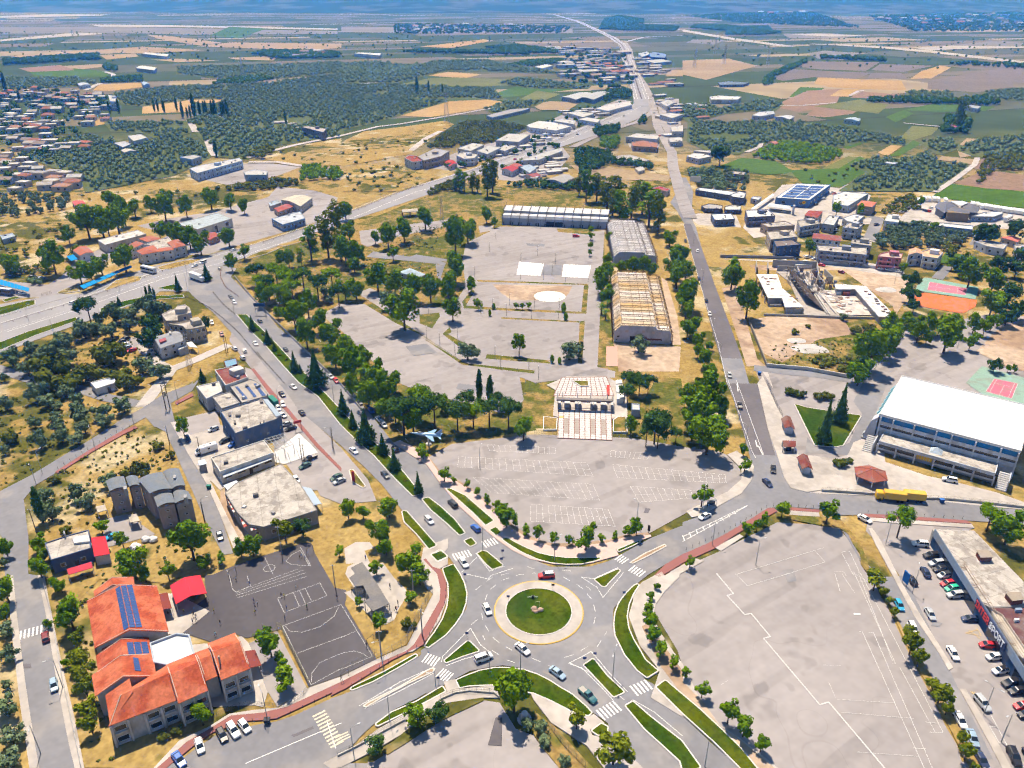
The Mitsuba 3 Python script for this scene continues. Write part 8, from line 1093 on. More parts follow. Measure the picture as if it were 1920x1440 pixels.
def cars(tbl):
 for kind,col,pts,where,*rest in tbl:
  (x,y),(x2,y2)=[q[:2]for q in pts];d=math.hypot(x,y)
  k=thing('pickup_truck' if kind=='pickup' else 'parked_car' if 'parked' in where else 'car','%s %s %s'%(CNAME.get(col,col),{'hatch':'hatchback','suv':'off roader','van':'people carrier','pickup':'pickup','sedan':'saloon'}[kind],where),'pickup' if kind=='pickup' else 'car')
  put(k,CARS[kind],x,y,math.atan2(y2-y,x2-x),COL[col],COL[rest[0]]if rest else None,tiny=d>330)
cars([('hatch','white',M("-6.5,156.1 -5.5,153.5"),'on the left side of the roundabout'),('sedan','white',M("2.6,142.4 4.3,140.5"),'at the lower edge of the roundabout'),('van','white',M("-6.9,139.5 -5.2,140.3"),'entering the roundabout from the lower left'),('sedan','sky',M("10.8,134.8 12.6,133"),'leaving the roundabout at lower right'),('pickup','teal',M("17.4,128.2 19.2,125.9"),'at the zebra crossing below the roundabout'),('suv','red',M("9.5,169.4 7.9,169.2"),'with white roof at the top of the roundabout','white'),
 ('sedan','white',M("-13.8,175 -12.7,172.9"),'about to enter the roundabout at upper left'),('hatch','white',M("-25.4,194.8 -23.8,192.5"),'on the avenue above the roundabout'),('hatch','blue',M("-11,190.9 -12.5,193.1"),'driving away on the avenue beside the grass verge'),('suv','dark',M("-18.7,203.4 -20.5,206.3"),'driving away beside the tree lined strip'),('sedan','dark',M("-42.5,220 -40.4,216.8"),'coming down the left avenue lane'),('sedan','white',M("-55.9,235.5 -54,233.1"),'at the left kerb of the avenue'),('hatch','dark',M("-41.4,236.5 -43.3,239.7"),'half hidden behind a median conifer'),
 ('sedan','black',M("88.7,223.5 87.7,220.2"),'at the mouth of the north road'),('sedan','navy',M("84.3,215.3 85,212.6"),'turning at the bend before the booths'),('sedan','white',M("59.5,196.9 57.7,195.7"),'on the road below the central car park'),('sedan','white',M("108.4,195.5 109.7,193.7"),'at the corner of the side street'),('hatch','silver',M("128.9,246.4 127.5,244.1"),'on the drive left of the sports hall'),('suv','white',M("145.3,217 143.6,217.7"),'parked before the sports hall entrance'),('pickup','black',M("89.3,269 90.5,274.5"),'driving up the north road'),
 ('suv','white',M("119.7,183.3 118.3,183.5"),'parked at the top of the shop front row'),('suv','black',M("120.4,178 118.5,177.8"),'parked first in the tight shop row'),('suv','silver',M("120.2,174.6 118.2,174.2"),'parked second in the tight shop row'),('hatch','black',M("120,172.1 118.2,171.8"),'parked third in the tight shop row'),('hatch','white',M("119.9,169.6 118.1,169.1"),'with dark roof parked fourth in the shop row','dark'),('hatch','red',M("119.1,166.2 117.3,165.8"),'parked fifth in the shop row'),('hatch','green',M("119.3,164.2 117.6,163.8"),'parked sixth in the shop row'),('suv','silver',M("118.9,161.6 117.1,161.4"),'parked last in the upper shop row'),
 ('sedan','black',M("110,167.7 109.9,169.6"),'parked beside the blue billboard'),('sedan','navy',M("115.4,170.9 115.6,172.9"),'crossing the shop car park'),('sedan','silver',M("108.8,154.5 108.7,152.7"),'moving along the shop car park kerb'),('hatch','cyan',M("102.2,157.7 102.1,155.8"),'parked by the upper lime trees'),('suv','white',M("101.8,149 101.6,147.3"),'parked by the middle lime trees'),('sedan','navy',M("118.4,152.7 116.5,152.8"),'parked alone above the yellow hatching'),
 ('hatch','red',M("117.8,143.6 116.1,143.8"),'parked under the shop sign'),('hatch','white',M("117.3,139.8 115.6,139.6"),'parked right after the red one under the sign'),('hatch','white',M("116.4,135.5 114.6,135.1"),'with black roof parked lower in the shop row','black'),('suv','black',M("116.8,131.7 115,131.3"),'parked below the black roofed white one'),('hatch','black',M("116.8,129.4 115.1,129.1"),'parked snugly beside another black one'),('hatch','red',M("115.6,125.2 114.1,125"),'parked at the right edge low in the photo'),('hatch','black',M("115.2,122.8 114,122.7"),'parked last at the right edge'),('sedan','white',M("107.9,141 107.8,139.2"),'parked at the white kerb strip'),('suv','silver',M("107,125.9 107.2,124.4"),'parked below the lower kerb strip'),('sedan','white',M("99.6,121.4 99.5,119.5"),'parked along the lower lime trees'),('sedan','sky',M("99.9,116.7 99.6,115"),'parked half under the lowest lime trees'),('sedan','navy',M("98.9,111.4 98.9,109.9"),'parked at the bottom by the lime trees'),('suv','black',M("106.2,112 105.9,110.1"),'with open boot at the bottom right'),
 ('hatch','maroon',M("-117.1,146.4 -118.5,148.5"),'at the zebra crossing of west street'),('hatch','sky',M("-106.9,131.1 -105.8,129.4"),'driving down west street'),('hatch','white',M("-67,114.7 -65.9,112.9"),'parked left below the school'),('hatch','black',M("-63.1,117.4 -61.7,115.6"),'parked below the school'),('suv','white',M("-61,118.6 -59.6,117"),'parked between two others below the school'),('hatch','white',M("-58.9,119.7 -57.5,118.2"),'parked rightmost below the school'),('sedan','blue',M("-70.2,111.4 -68.7,109.9"),'parked at the bottom edge below the school'),
 ('sedan','black',M("-87,187.2 -85.8,184.7"),'with white roof in the back lane','silver'),('hatch','navy',M("-117.6,243.7 -116.3,241.6"),'parked under the young tree of the gravel yard'),('hatch','silver',M("-110.7,250.7 -111.8,249.6"),'parked behind the showroom in the gravel yard'),('sedan','black',M("-92.7,278.9 -91,276.4"),'on the shop frontage at its upper end'),('hatch','white',M("-90.1,270.3 -89,267.9"),'parked under the showroom side first'),('hatch','white',M("-91,267.1 -90,265.2"),'parked behind the green container'),('hatch','white',M("-87.8,261.3 -86.6,260.2"),'parked at the showroom corner'),('sedan','silver',M("-84.7,254.5 -86.1,253.5"),'parked before the red sign'),('sedan','black',M("-82.2,251.2 -83.6,250.1"),'parked right of the silver one by the sign'),
 ('sedan','black',M("-81,263.5 -82.5,265.9"),'on the frontage lane by the red strip'),('sedan','white',M("-89.9,285.6 -88.2,283.6"),'alone on the left avenue lane higher up'),('pickup','black',M("-70.1,230.3 -71.6,228.7"),'parked by the twin poles'),('sedan','olive',M("-70.8,225.7 -72.2,224.2"),'parked below the black pickup'),('sedan','olive',M("-58.7,218.6 -60,217.1"),'parked first of the pair on the frontage'),('sedan','silver',M("-57.2,216.3 -58.6,215.1"),'parked second of the pair on the frontage'),('hatch','white',M("-71.6,217.1 -70.4,215.1"),'parked at the warehouse side'),('hatch','dark',M("-103.8,242.2 -104.6,241.3"),'in the shade of the showroom'),('hatch','blue',M("-99.9,239.8 -100.4,239"),'in the showroom shade lower'),('sedan','cyan',M("-118.8,186.9 -119.9,186"),'parked in the apartment yard'),
 ('hatch','white',M("-162.4,320.9 -160.8,318"),'parked left of the white villa'),('sedan','black',M("-181.1,335.7 -182.7,334.4"),'parked at the top of the yard row'),('hatch','dark',M("-181.2,332 -182.6,330.5"),'parked second in the yard row'),('sedan','white',M("-178.5,328.3 -179.9,326.9"),'parked third in the yard row'),('hatch','sky',M("-175.6,325.1 -177,323.5"),'parked fourth in the yard row'),('sedan','red',M("-172.3,322.3 -173.6,320.9"),'parked last in the yard row'),('hatch','white',M("-147.3,355.3 -145.3,351.4"),'on the lane above the concrete house'),('sedan','maroon',M("-137.7,341 -135.8,337.2"),'by the twin wooden poles of the frontage'),('hatch','white',M("-126.2,324.1 -127.8,325.9"),'parked high on the frontage, first'),('hatch','white',M("-120.8,321.7 -122.3,324.9"),'parked high on the frontage, second'),('hatch','white',M("-119.5,314.2 -121,316.1"),'parked high on the frontage, third'),
 ('sedan','white',M("-118.5,329.9 -115.8,325.9"),'on the upper left avenue lane'),('sedan','dark',M("-171.7,439.6 -168.9,433.7"),'turning into the avenue from the highway'),('sedan','dark',M("-149.7,391.7 -147,387.7"),'on the right avenue lane near the junction'),('hatch','white',M("-145.4,383.7 -143.2,380.4"),'just behind the dark one near the junction'),('sedan','dark',M("-124.4,357.6 -127.2,361.8"),'on the right avenue lane beside the first conifer'),('sedan','dark',M("-102.8,323.3 -105.4,327.9"),'on the right avenue lane beside the conifers'),('sedan','white',M("-229.6,383 -228.3,386.1"),'on the highway by the dark cedar'),('sedan','white',M("-188.3,445 -190,441.9"),'on the highway before the bus station'),('van','white',M("-185.6,451.1 -187.5,448"),'on the highway slip lane'),('sedan','white',M("-175.4,477.2 -173.8,480.6"),'on the highway by the round median tree'),('sedan','navy',M("-135.7,529.2 -134,532.9"),'on the highway beside the poplars'),
 ('sedan','silver',M("-76.5,295.1 -74.4,292.1"),'parked under the park trees, first'),('hatch','red',M("-73.3,291.2 -71.9,288.7"),'parked under the park trees, second'),('sedan','dark',M("-273.9,425.2 -272.3,426.4"),'parked in the small highway car park, left'),('hatch','blue',M("-267.1,422.4 -265.7,423.6"),'parked in the small highway car park, right'),('hatch','dark',M("-280.8,433.1 -279.8,434.4"),'parked in the small highway car park, upper'),('hatch','white',M("-263.7,397 -262,397.8"),'on the access road at the left'),('suv','red',M("42.6,508.1 45.6,508.1"),'parked on the upper plaza'),
 ('hatch','white',M("116.3,474.1 115.6,468.2"),'high on the north road'),('sedan','navy',M("106,421.8 106.9,427.4"),'on the north road beside the dry plot'),('sedan','black',M("102.2,386.1 102.9,390.9"),'on the north road before the big dark trees'),('sedan','white',M("99.6,367.1 98.8,361.8"),'on the north road below the black one'),('hatch','silver',M("92,296.3 91.4,292.1"),'on the north road by the side entrance'),('hatch','dark',M("113.3,496.9 112.5,491.2"),'far up the north road'),('hatch','white',M("216.2,439.3 218.2,438"),'parked before the pink block, left'),('hatch','white',M("220.3,437.3 222.1,436"),'parked before the pink block, middle'),('hatch','white',M("224.7,434.1 226.6,432.8"),'parked before the pink block, right'),('hatch','maroon',M("191.1,433.1 192,432.1"),'parked on the bare ground behind the ruin'),('hatch','red',M("184.4,446.3 185.4,445.3"),'parked by the site cabins'),
 ('hatch','dark',M("-64.6,279 -62.4,275.6"),'parked in the shady kerb row, first'),('hatch','silver',M("-62.5,275.4 -60.5,272.3"),'parked in the shady kerb row, second'),('sedan','black',M("-60.4,272 -58.4,269"),'parked in the shady kerb row, third'),('hatch','yellow',M("-56.5,268.3 -54.9,265.7"),'parked in the shady kerb row, fourth'),('hatch','blue',M("-54.5,265 -52.9,262.1"),'parked in the shady kerb row, fifth'),('sedan','white',M("-50.5,258.5 -48.4,254.9"),'parked in the shady kerb row, sixth'),('hatch','silver',M("-48,253.9 -46.1,250.9"),'parked in the shady kerb row, last')])
def boxy(L,W,z0,z1,ch=.12):return loft([(-L/2,W-ch,z0,W-ch*.3,(z0+z1)/2,W-ch,z1-ch),(-L/2+ch,W,z0,W,z1-ch,W-ch,z1),(L/2-ch,W,z0,W,z1-ch,W-ch,z1),(L/2,W-ch,z0,W-ch*.3,(z0+z1)/2,W-ch,z1-ch)])
def shift(m,x=0,y=0,z=0):return m[0]+[x,y,z],m[1]
def truck(label,p,col,box=None,L=8.5,h=3.4,cabh=2.9,name='lorry',cat='lorry',trailer=False,group=None,tiny=False,cabin=True):
 (x,y),(x2,y2)=[q[:2]for q in p];k=thing(name,label,cat,group);bl=L-2.3 if cabin else L
 pr=[('cargo_box',shift(boxy(bl,1.24,.95,h),-L/2+bl/2),'gloss',box or col),('chassis',bx(-L/2+.2,L/2-.3,-.5,.5,.55,.93),'paint',(.05,.05,.05))]
 if cabin:pr+=[('cab',shift(boxy(2.1,1.2,.5,cabh,.22),L/2-1.05),'gloss','c'),('window',bx(L/2-.42,L/2-.03,-1.05,1.05,1.6,2.35),'glass',None)]
 for sx in([-L/2+1.2,-L/2+2.4]+([L/2-1.2]if cabin else[L/2-1.2])):
  for sy in(-1,1):pr.append(('wheel',wheel(sx,sy*1.05,.48,.3),'rubber',None))
 put(k,pr,x,y,math.atan2(y2-y,x2-x),col,tiny=tiny);return k
truck('yellow lorry with open tarpaulin box on the side street',M("120.9,206.3 117.8,207"),COL['yellow'],(.56,.33,.03),9,3.3)
truck('yellow trailer behind the yellow lorry on the side street',M("128.2,206 125,206.6"),COL['yellow'],(.56,.35,.04),6.5,3.3,name='trailer',cat='trailer',cabin=False)
truck('long white box lorry waiting at the junction island',M("-177.8,420.2 -172.4,416"),COL['white'],None,12,3.8)
for i,(a_,lb_)in enumerate(((M("-211.2,434.4 -206.2,431.5"),'dark and white coach on the access road before the bus station'),(M("-273.4,397.2 -268.5,395.8"),'dark blue coach at the left edge by the blue shelter'),(M("353.4,548.9 359,554.1"),'white and blue coach alone in the sales yard'))):
 (x,y),(x2,y2)=[q[:2]for q in a_];k=thing('coach',lb_,'coach');c_=[(.45,.46,.48),(.05,.08,.16),(.55,.56,.58)][i]
 put(k,[('body',boxy(11.5,1.25,.4,3.4,.25),'gloss','c'),('window',bx(-5.3,5.6,-1.27,1.27,1.7,2.6),'glass',None),('roof',boxy(10.6,1.1,3.38,3.5,.05),'gloss',(.5,.5,.52))]+[('wheel',wheel(a,s*1.05,.48,.3),'rubber',None)for a in(-3.6,3.6)for s in(-1,1)],x,y,math.atan2(y2-y,x2-x),c_)
(x,y),(x2,y2)=[q[:2]for q in M("-107.4,235.7 -109.5,234.1")];k=thing('motorhome','white motorhome parked on the gravel yard','motorhome')
put(k,[('body',boxy(6.4,1.12,.4,2.8,.22),'gloss','c'),('nose',shift(loft([(-.6,1.0,.4,1.05,1.0,.95,2.0),(.3,1.0,.4,1.02,.9,.9,1.4),(.75,.9,.45,.9,.8,.75,1.0)]),3.7),'gloss','c'),('windscreen',hexa([(3.55,-.85,1.5),(4.0,-.85,1.42),(4.0,.85,1.42),(3.55,.85,1.5)],[(3.2,-.8,2.15),(3.4,-.8,2.1),(3.4,.8,2.1),(3.2,.8,2.15)]),'glass',None),('roof_vent',cat_([bx(-1.4,-.9,-.3,.2,2.8,2.95),bx(.8,1.2,-.2,.2,2.8,2.92)]),'paint',(.08,.08,.08))]+[('window',bx(a,a+.9,-1.135,1.135,1.5,2.0),'glass',None)for a in(-2.3,-.6,1.0)]+[('wheel',wheel(a,s*.95,.34),'rubber',None)for a in(-1.7,3.2)for s in(-1,1)],x,y,math.atan2(y2-y,x2-x),COL['white'])
for i,q in enumerate(M("315.5,604.1 322.4,608.8 325.8,608.8 329.2,608.2 331.7,606.6 336.1,603.5 351.2,592 353.2,589 354.2,585.5 356.9,584.1 358.8,582.3 360.6,579.7 362.8,578 364.9,576 366.5,574.1 368.7,572.4 371.1,571 372.9,569.3 374.7,567.6")):truck('white box lorry in the long row along the green field, %s from the left'%ORD[i],[q,(q[0]-1.6,q[1]-5)],COL['white'],None,7.5,3.2,group='lorries along the green field',tiny=True)
for i,q in enumerate(M("30,906 38,918 49,930 41,888 57,918 23,882")):truck('white lorry in the yard beside the highway halls',[q,(q[0]+3,q[1]+4)],COL['white'],None,9,3.4,group='lorries in the highway yard',tiny=True)
for i,q in enumerate(M("121,1024 75,927 36,847 3,778 -21,726 168,1141 148,1080 221,1414 246,1675 320,2301 373,3312 238,1502 192,1105 167,915 213,1264")):k=thing('far_car','tiny car on the far highway lanes','car','cars on the far highway');put(k,CARS['sedan'],q[0],q[1],.9,COL[['white','dark','silver','red','white'][i%5]],tiny=True,z=.75 if i>6 else ZR)
for i,q in enumerate(M("292.7,576.4 297.4,582.1 302.1,587.8 306.4,593.1 309.8,596.7 288,572.2 307.4,576.4 315.8,584.9 310,555.9 311.5,552 315.5,554.6 309.2,575 201.1,573.7 186.2,591.3 245.9,614.2 233.1,595.5 256.8,632.5 260.2,634.1 260.3,630.3 221.7,522.9 254.8,536.6 184.4,459.2 173,457.4 181.1,462")):k=thing('parked_car','small parked car in the sales yards of the suburb','car','cars in the suburb yards');put(k,CARS[('sedan','hatch','suv')[i%3]],q[0],q[1],RNG.choice([.5,.6,1.9]),COL[['white','dark','white','silver','red','white','navy'][i%7]],tiny=True)
# ---- the jet on its pylon
k=thing('jet_monument','pale blue fighter jet mounted on a white pylon','monument')
jb,jt=M("-30,241")[0],M("-29.9,238.8")[0];hd=math.atan2(*(np.array(M("-34.6,238.6")[0][:2])-np.array(M("-25.8,238.4")[0][:2]))[::-1]);B4=rotz(hd,jt[0],jt[1],5.4);JC=(.20,.34,.50);tilt=np.eye(4);tilt[0,2]=-.10;tilt[2,0]=.10;B4=B4@tilt
def rev(pr,n=12):
 V,F=[],[]
 for x,r in pr:V+=[(x,r*math.cos(t),r*math.sin(t))for t in np.arange(n)*2*math.pi/n]
 for i in range(len(pr)-1):
  for j in range(n):a,b=i*n+j,i*n+(j+1)%n;F+=[[a,b,b+n],[a,b+n,a+n]]
 return np.array(V),np.array(F)
def plate(p,t):v=np.array(p,float);n=len(p);nn=np.cross(v[1]-v[0],v[2]-v[0]);nn=nn/np.linalg.norm(nn)*t;return np.vstack([v+nn,v-nn]),np.array([[0,i,i+1]for i in range(1,n-1)]+[[n,n+i+1,n+i]for i in range(1,n-1)]+[[i,n+i,n+(i+1)%n]for i in range(n)]+[[i,n+(i+1)%n,(i+1)%n]for i in range(n)])
JS=.95
for nm,m,c in(('fuselage',rev([(6.6,.02),(5.2,.22),(4.0,.42),(2.8,.58),(0,.72),(-2.5,.70),(-4.4,.55),(-5.0,.42),(-5.0,.01)]),JC),('canopy',rev([(4.0,.01),(3.5,.25),(2.6,.34),(1.5,.25),(1.0,.02)]),(.03,.05,.09)),('wing',plate([(1.2,.6,0),(-1.9,.6,0),(-3.0,4.3,-.1),(-2.1,4.3,-.1)],.07),JC),('wing',plate([(1.2,-.6,0),(-1.9,-.6,0),(-3.0,-4.3,-.1),(-2.1,-4.3,-.1)],.07),JC),('tailplane',plate([(-3.4,.4,0),(-4.7,.4,0),(-5.4,2.3,-.1),(-4.8,2.3,-.1)],.05),JC),('tailplane',plate([(-3.4,-.4,0),(-4.7,-.4,0),(-5.4,-2.3,-.1),(-4.8,-2.3,-.1)],.05),JC),('tail_fin',plate([(-2.6,0,.55),(-4.8,0,.5),(-5.4,0,2.7),(-4.6,0,2.7)],.06),(.16,.27,.44)),('air_intake',bx(.6,2.2,.5,.85,-.3,.35),(.12,.2,.3)),('air_intake',bx(.6,2.2,-.85,-.5,-.3,.35),(.12,.2,.3))):
 if nm=='canopy':m=(m[0]+[0,0,.52],m[1])
 part(k,nm,tv((m[0]*JS,m[1]),B4),'gloss',c)
part(k,'pylon',bar((jb[0],jb[1],0),(jt[0],jt[1],5.0),.28,6),'paint',(.5,.5,.5));part(k,'base',cone(jb[0],jb[1],0,.5,1.2,1.0,10),'wall',(.5,.48,.45))
# ================================================================ people, lamps, fences, signs
import manifold3d as m3
def bone(a,b,ra,rb,n=8):
 s1=m3.Manifold.sphere(ra,n).translate(list(map(float,a)));s2=m3.Manifold.sphere(rb,n).translate(list(map(float,b)));return m3.Manifold.batch_hull([s1,s2])
def figure(pose):
 """a child or adult of height 1: (skin, shirt, trousers, hair)"""
 st={'stand':(.03,.03,.10,.08),'walk':(.13,-.13,.12,.12),'run':(.20,-.20,.2,.2)}[pose]
 hip,neck=np.array([0,0,.50]),np.array([.015,0,.81]);sk,sh,tr=[],[],[]
 for s,lx in((1,st[0]),(-1,st[1])):
  h=hip+[0,s*.05,0];kn=h+[lx*.7,0,-.24];an=np.array([lx*1.0-(.06 if lx<0 else 0),s*.055,.045+(.07 if pose=='run' and lx<0 else 0)])
  tr+=[bone(h,kn,.055,.042),bone(kn,an,.042,.03)];sk+=[bone(an,an+[.075,0,-.02],.024,.018)]
  sd=np.array([.01,s*.105,.78]);el=sd+[-lx*.55,s*.035,-.16];ha=el+[.05+st[3]*.4,s*.0,-.12+(.1 if pose=='run' else 0)]
  sh+=[bone(sd,el,.034,.028)];sk+=[bone(el,ha,.025,.019),bone(ha,ha+[.01,0,-.035],.020,.018)]
  for f in range(5):q=ha+[.012*(f-1.5)if f<4 else .025,s*.004,-.045 if f<4 else-.02];sk.append(bone(q,q+[.008,-s*.004,-.035+.004*abs(f-1.5)]if f<4 else q+[.014,-s*.008,-.022],.0065,.005,6))
 sh+=[bone(hip+[0,0,.02],[.01,0,.70],.085,.095),bone([.01,.07,.76],[.01,-.07,.76],.045,.045),bone([.01,0,.66],[.01,.07,.76],.07,.045),bone([.01,0,.66],[.01,-.07,.76],.07,.045)]
 sk+=[bone(neck-[0,0,.03],neck+[.01,0,.06],.028,.028),bone([.025,0,.93],[.035,0,.885],.062,.045),bone([.092,0,.905],[.098,0,.898],.010,.012,6),bone([.03,.062,.91],[.03,.062,.90],.012,.012,6),bone([.03,-.062,.91],[.03,-.062,.90],.012,.012,6),bone(hip,hip+[0,0,.2],.06,.06)]
 hair=bone([.005,0,.945],[-.01,0,.915],.066,.058);tr.append(bone(hip+[0,.03,0],hip-[0,.03,0],.075,.075))
 U=lambda l:m3.Manifold.batch_boolean(l,m3.OpType.Add).to_mesh();g=lambda m:(m.vert_properties[:,:3].astype(float),m.tri_verts.astype(int));return[g(U(sk)),g(U(sh)),g(U(tr)),g(hair.to_mesh())]
FIG={p_:figure(p_)for p_ in('stand','walk','run')}
def person(x,y,pose,ang,shirt,trous,label,h=1.45,z=.3,group=None):
 k=thing('person',label,'person',group);tw=twm(rotz(ang,x,y,z)@np.diag([h,h,h,1]))
 for nm,m,c in zip(('body','shirt','trousers','hair'),FIG[pose],((.42,.25,.17),shirt,trous,(.03,.02,.015))):scene[k+'__'+nm]={**mk(m,'paint',c),'to_world':tw}
SC={'white':(.6,.6,.6),'black':(.02,.02,.025),'red':(.4,.04,.04),'blue':(.05,.12,.35),'yellow':(.55,.5,.06),'grey':(.2,.2,.22),'green':(.06,.22,.1),'pale blue':(.3,.5,.62)}
for i,(x,y)in enumerate([q[:2]for q in M("-76.1,167.9 -71.8,166.1 -61.9,161.5 -61,161.1 -58.7,164.6 -68.7,159.5 -67.4,158.4 -67.5,156.8 -67.1,155.1 -59.3,156.8 -54,157.1 -79.6,156.1 -78,155.6 -82.7,154.1 -81.9,153.7 -82.2,151.9 -81.3,152.1 -74.9,151.3 -74.7,147.2 -63.5,149.9 -58.7,152.9 -85.9,155.6 -89.3,154.3 -60.5,178 -60.8,177.2 -59.4,177.2")]):
 c=['white','blue','black','yellow','white','grey','white','black','yellow','blue','black','grey','yellow','black','black','white','white','black','pale blue','white','grey','yellow','black','black','black','grey'][i];w=['near the left goal lines','below the left goal box','left of a pair at the grid court','right of a pair at the grid court','on the upper right of the yard','at the top of the middle file','right of the middle file','third of the middle file','last of the middle file','inside the grid court','at the corner of the grid court','alone left of centre in the yard','beside the lone grey one','left of the rear pair near the red canopy','right of the rear pair near the red canopy','left of the front pair near the red canopy','right of the front pair near the red canopy','alone in the lower middle of the yard','running toward the school','on the dark kerb of the lower court','on the kerb right of the lower court entry','at the edge of the red canopy','beside the maroon awning','in the upper right goal box','left in the upper right goal box','right in the upper right goal box'][i]
 person(x,y,['stand','walk','run'][(i*2)%3]if i!=18 else 'run',RNG.uniform(0,6.28),SC[c],SC[['black','grey','blue'][i%3]],'pupil in %s top %s'%(c,w),RNG.uniform(1.3,1.55))
for i,(x,y)in enumerate([q[:2]for q in M("-41.9,177 -33.2,164.9 -30.2,158.3 -30.5,156.1 -30.1,156 -46.7,160.4 -54,157 -36,143.4")]):
 c=['blue','black','grey','black','red','black','green','black'][i];w=['on the playground path above the pavilion','on the path right of the pavilion','on the lower right playground path','sitting close pair on the path, left','sitting close pair on the path, right','by the schoolyard kerb corner','beside the grid court line','at the right line of the lower court'][i]
 person(x,y,'walk' if i%2 else 'stand',RNG.uniform(0,6.28),SC[c],SC['black'],'person in %s top %s'%(c,w),1.6,z=.36)
# ---- street lamps
def lamp(x,y,h,ang,label,group=None,arm=1.6,z=.3,double=False,col=(.30,.31,.32)):
 k=thing('street_lamp',label,'street lamp',group);d=np.array([math.cos(ang),math.sin(ang)])
 part(k,'pole',cone(x,y,z,z+h,.11,.06,6),'paint',col)
 for s in((1,-1)if double else(1,)):
  e=(x+d[0]*arm*s,y+d[1]*arm*s,z+h+.35);part(k,'arm',bar((x,y,z+h-.02),e,.045),'paint',col);part(k,'lamp_head',tv(bx(-.15,.55,-.14,.14,-.07,.06),rotz(ang+(0 if s>0 else math.pi),*e)),'paint',(.45,.46,.47))
L1=M("2,135.2 23.8,133.6 -5.3,135.5 -17.9,131.5 40.4,110.1 69.1,174.6 59.5,200.1 83.3,239.1 85.8,257.2 109.9,183.8 58.8,183.4 108.1,162.9 105.9,123.2 105.8,116 -8.5,181 12.1,176.2 -10.9,224.6 37.9,192.8 -31,136.9 -22.7,147.3 -33.6,112.7 -27.1,121 -54.6,122 -104.9,131 -100.5,113.3 -94,194.6 -158.6,221.8 -147.7,236.7 -141.5,253.9 -156.9,214.9 -132.7,273.9 -90.9,267.9 -70.4,272.3 -64,237.9 -216.9,340.4 -238,357.1 -193.5,385.6 -177.8,404.9 -140.2,367.8 -122.6,363 -163.8,448.7 -189,433.7 -213.5,402 -328.5,604 -207.5,571.1 -134.2,536.6 94.3,338.2 91.1,310.5 106.1,413.6 116.9,489.2 203.6,325.9 228.7,365.4 213.3,413.6")
LT=['on the verge below the roundabout','with twin heads on the splitter island right below the roundabout','short one by the people carrier lane','at the end of the thin soil island','on the verge at the bottom right','on the edge of the great car park top left','on the lower kerb of the central car park','at the bend of the north road','on the right lane of the bend','at the top left of the store car park','on the red path by the great car park','in the upper middle of the store car park','in the middle of the store car park','low in the store car park','at the median tip above the roundabout','on the north verge of the roundabout','beside the corner sapling of the car park','at the right corner tree of the central car park','on the red path below the playground','by the playground fence on the red path','at the bottom left by the corner car park','on the grass bed left of the corner car park','below the school at the kerb','beside the pale blue car of west street','at the bottom of west street','in the back lane by the pavement','on the red strip of the diagonal street, first','on the red strip of the diagonal street, second','on the red strip of the diagonal street, third','at the foot of the diagonal street','by the red path stub','at the showroom frontage','on the boulevard median upper part','on the wide frontage lower part','at the highway verge left','on the highway verge farther left','near the cypress trio','on the junction island','on the boulevard median start','by the blue road sign','at the avenue mouth','by the coach','on the dirt island','tall mast behind the warehouse yard','on the yard fence across the highway','on the highway by the poplars','on the north road verge, lowest','on the north road verge by the side entrance','on the north road verge, middle','on the north road verge, highest','beside the sandy pitch','behind the sandy pitch','beside the tennis courts']
for i,(q,lb_)in enumerate(zip(L1,LT)):lamp(q[0],q[1],8.5 if i not in(2,3)else 4.5,[.4,1.2,2.2,3.6,5.2][i%5],'street lamp '+lb_,double=i in(1,12,14))
EL=M("15.9,466.4 19.6,527.4 -13.9,473.8 -10.5,497.3 5.4,453.9 26.1,450.4 23,429 4.8,421.2 17.6,419.6 29.9,416.6 42.7,416.6 -10,374 -1.4,380.4 -15.7,367.8 -2.7,365.4 9.7,361.8 23.2,361.8 24.1,374 11.4,375.3 -40,336.1 -33.1,327.9 -25.5,318 -25.4,336.1 -7.5,314.2 -4.8,303.3 7.3,303.3 11.2,292.9 -42.2,367.8 -21.4,425.8")
for i,q in enumerate(EL):lamp(q[0],q[1],6,1+i,'slender dark lamp post on the fairground plaza','lamp posts of the fairground plaza',.5,col=(.12,.12,.13))
# ---- bollards, fences, rails
def along(s,sp):
 l=LineString([q[:2]for q in s]);return[l.interpolate(d).coords[0]for d in np.arange(sp/2,l.length,sp)]
BOL=[(M("-20.2,148.5 -22.1,144.4 -24.5,142.5 -29.3,139.1 -38.8,129.9"),2.6,'along the red path below the playground'),(M("-41.5,128.8 -49.3,123.7 -52.4,122 -55.4,121.5 -58.6,121.3 -62,119.9 -65.4,118.2 -68.5,114.9"),2.8,'along the red path below the school'),(M("49.5,180.2 64.8,190 75.1,198.2 80.8,202.6 83.2,202.9"),2.6,'along the red path of the great car park'),(M("87.1,202.9 96.7,201.4"),2.2,'on the short red strip at the side street'),(M("109.6,199.4 118.4,198.5 140.2,195.9"),2.8,'along the red strip above the store'),(M("-155.1,223.2 -149.8,238.5 -144.7,251.2 -141.5,254.5"),2.6,'along the red strip of the diagonal street'),(M("-17.9,167.2 -17.9,158.3 -20.1,149.4"),2.4,'on the curve of the red path at the roundabout')]
BM=cat_([cone(0,0,0,.85,.07,.06,6),ball(0,0,.88,.08,m=ICO0)]);BD_=mk(BM,'paint',(.07,.06,.06))
for s_,sp,w in BOL:
 for x,y in along(s_,sp):k=free('bollard');scene[k]={**BD_,'to_world':twm(rotz(0,x,y,ZTOP+.09))};tag(k,'short dark bollard '+w,'bollard','bollards '+w)
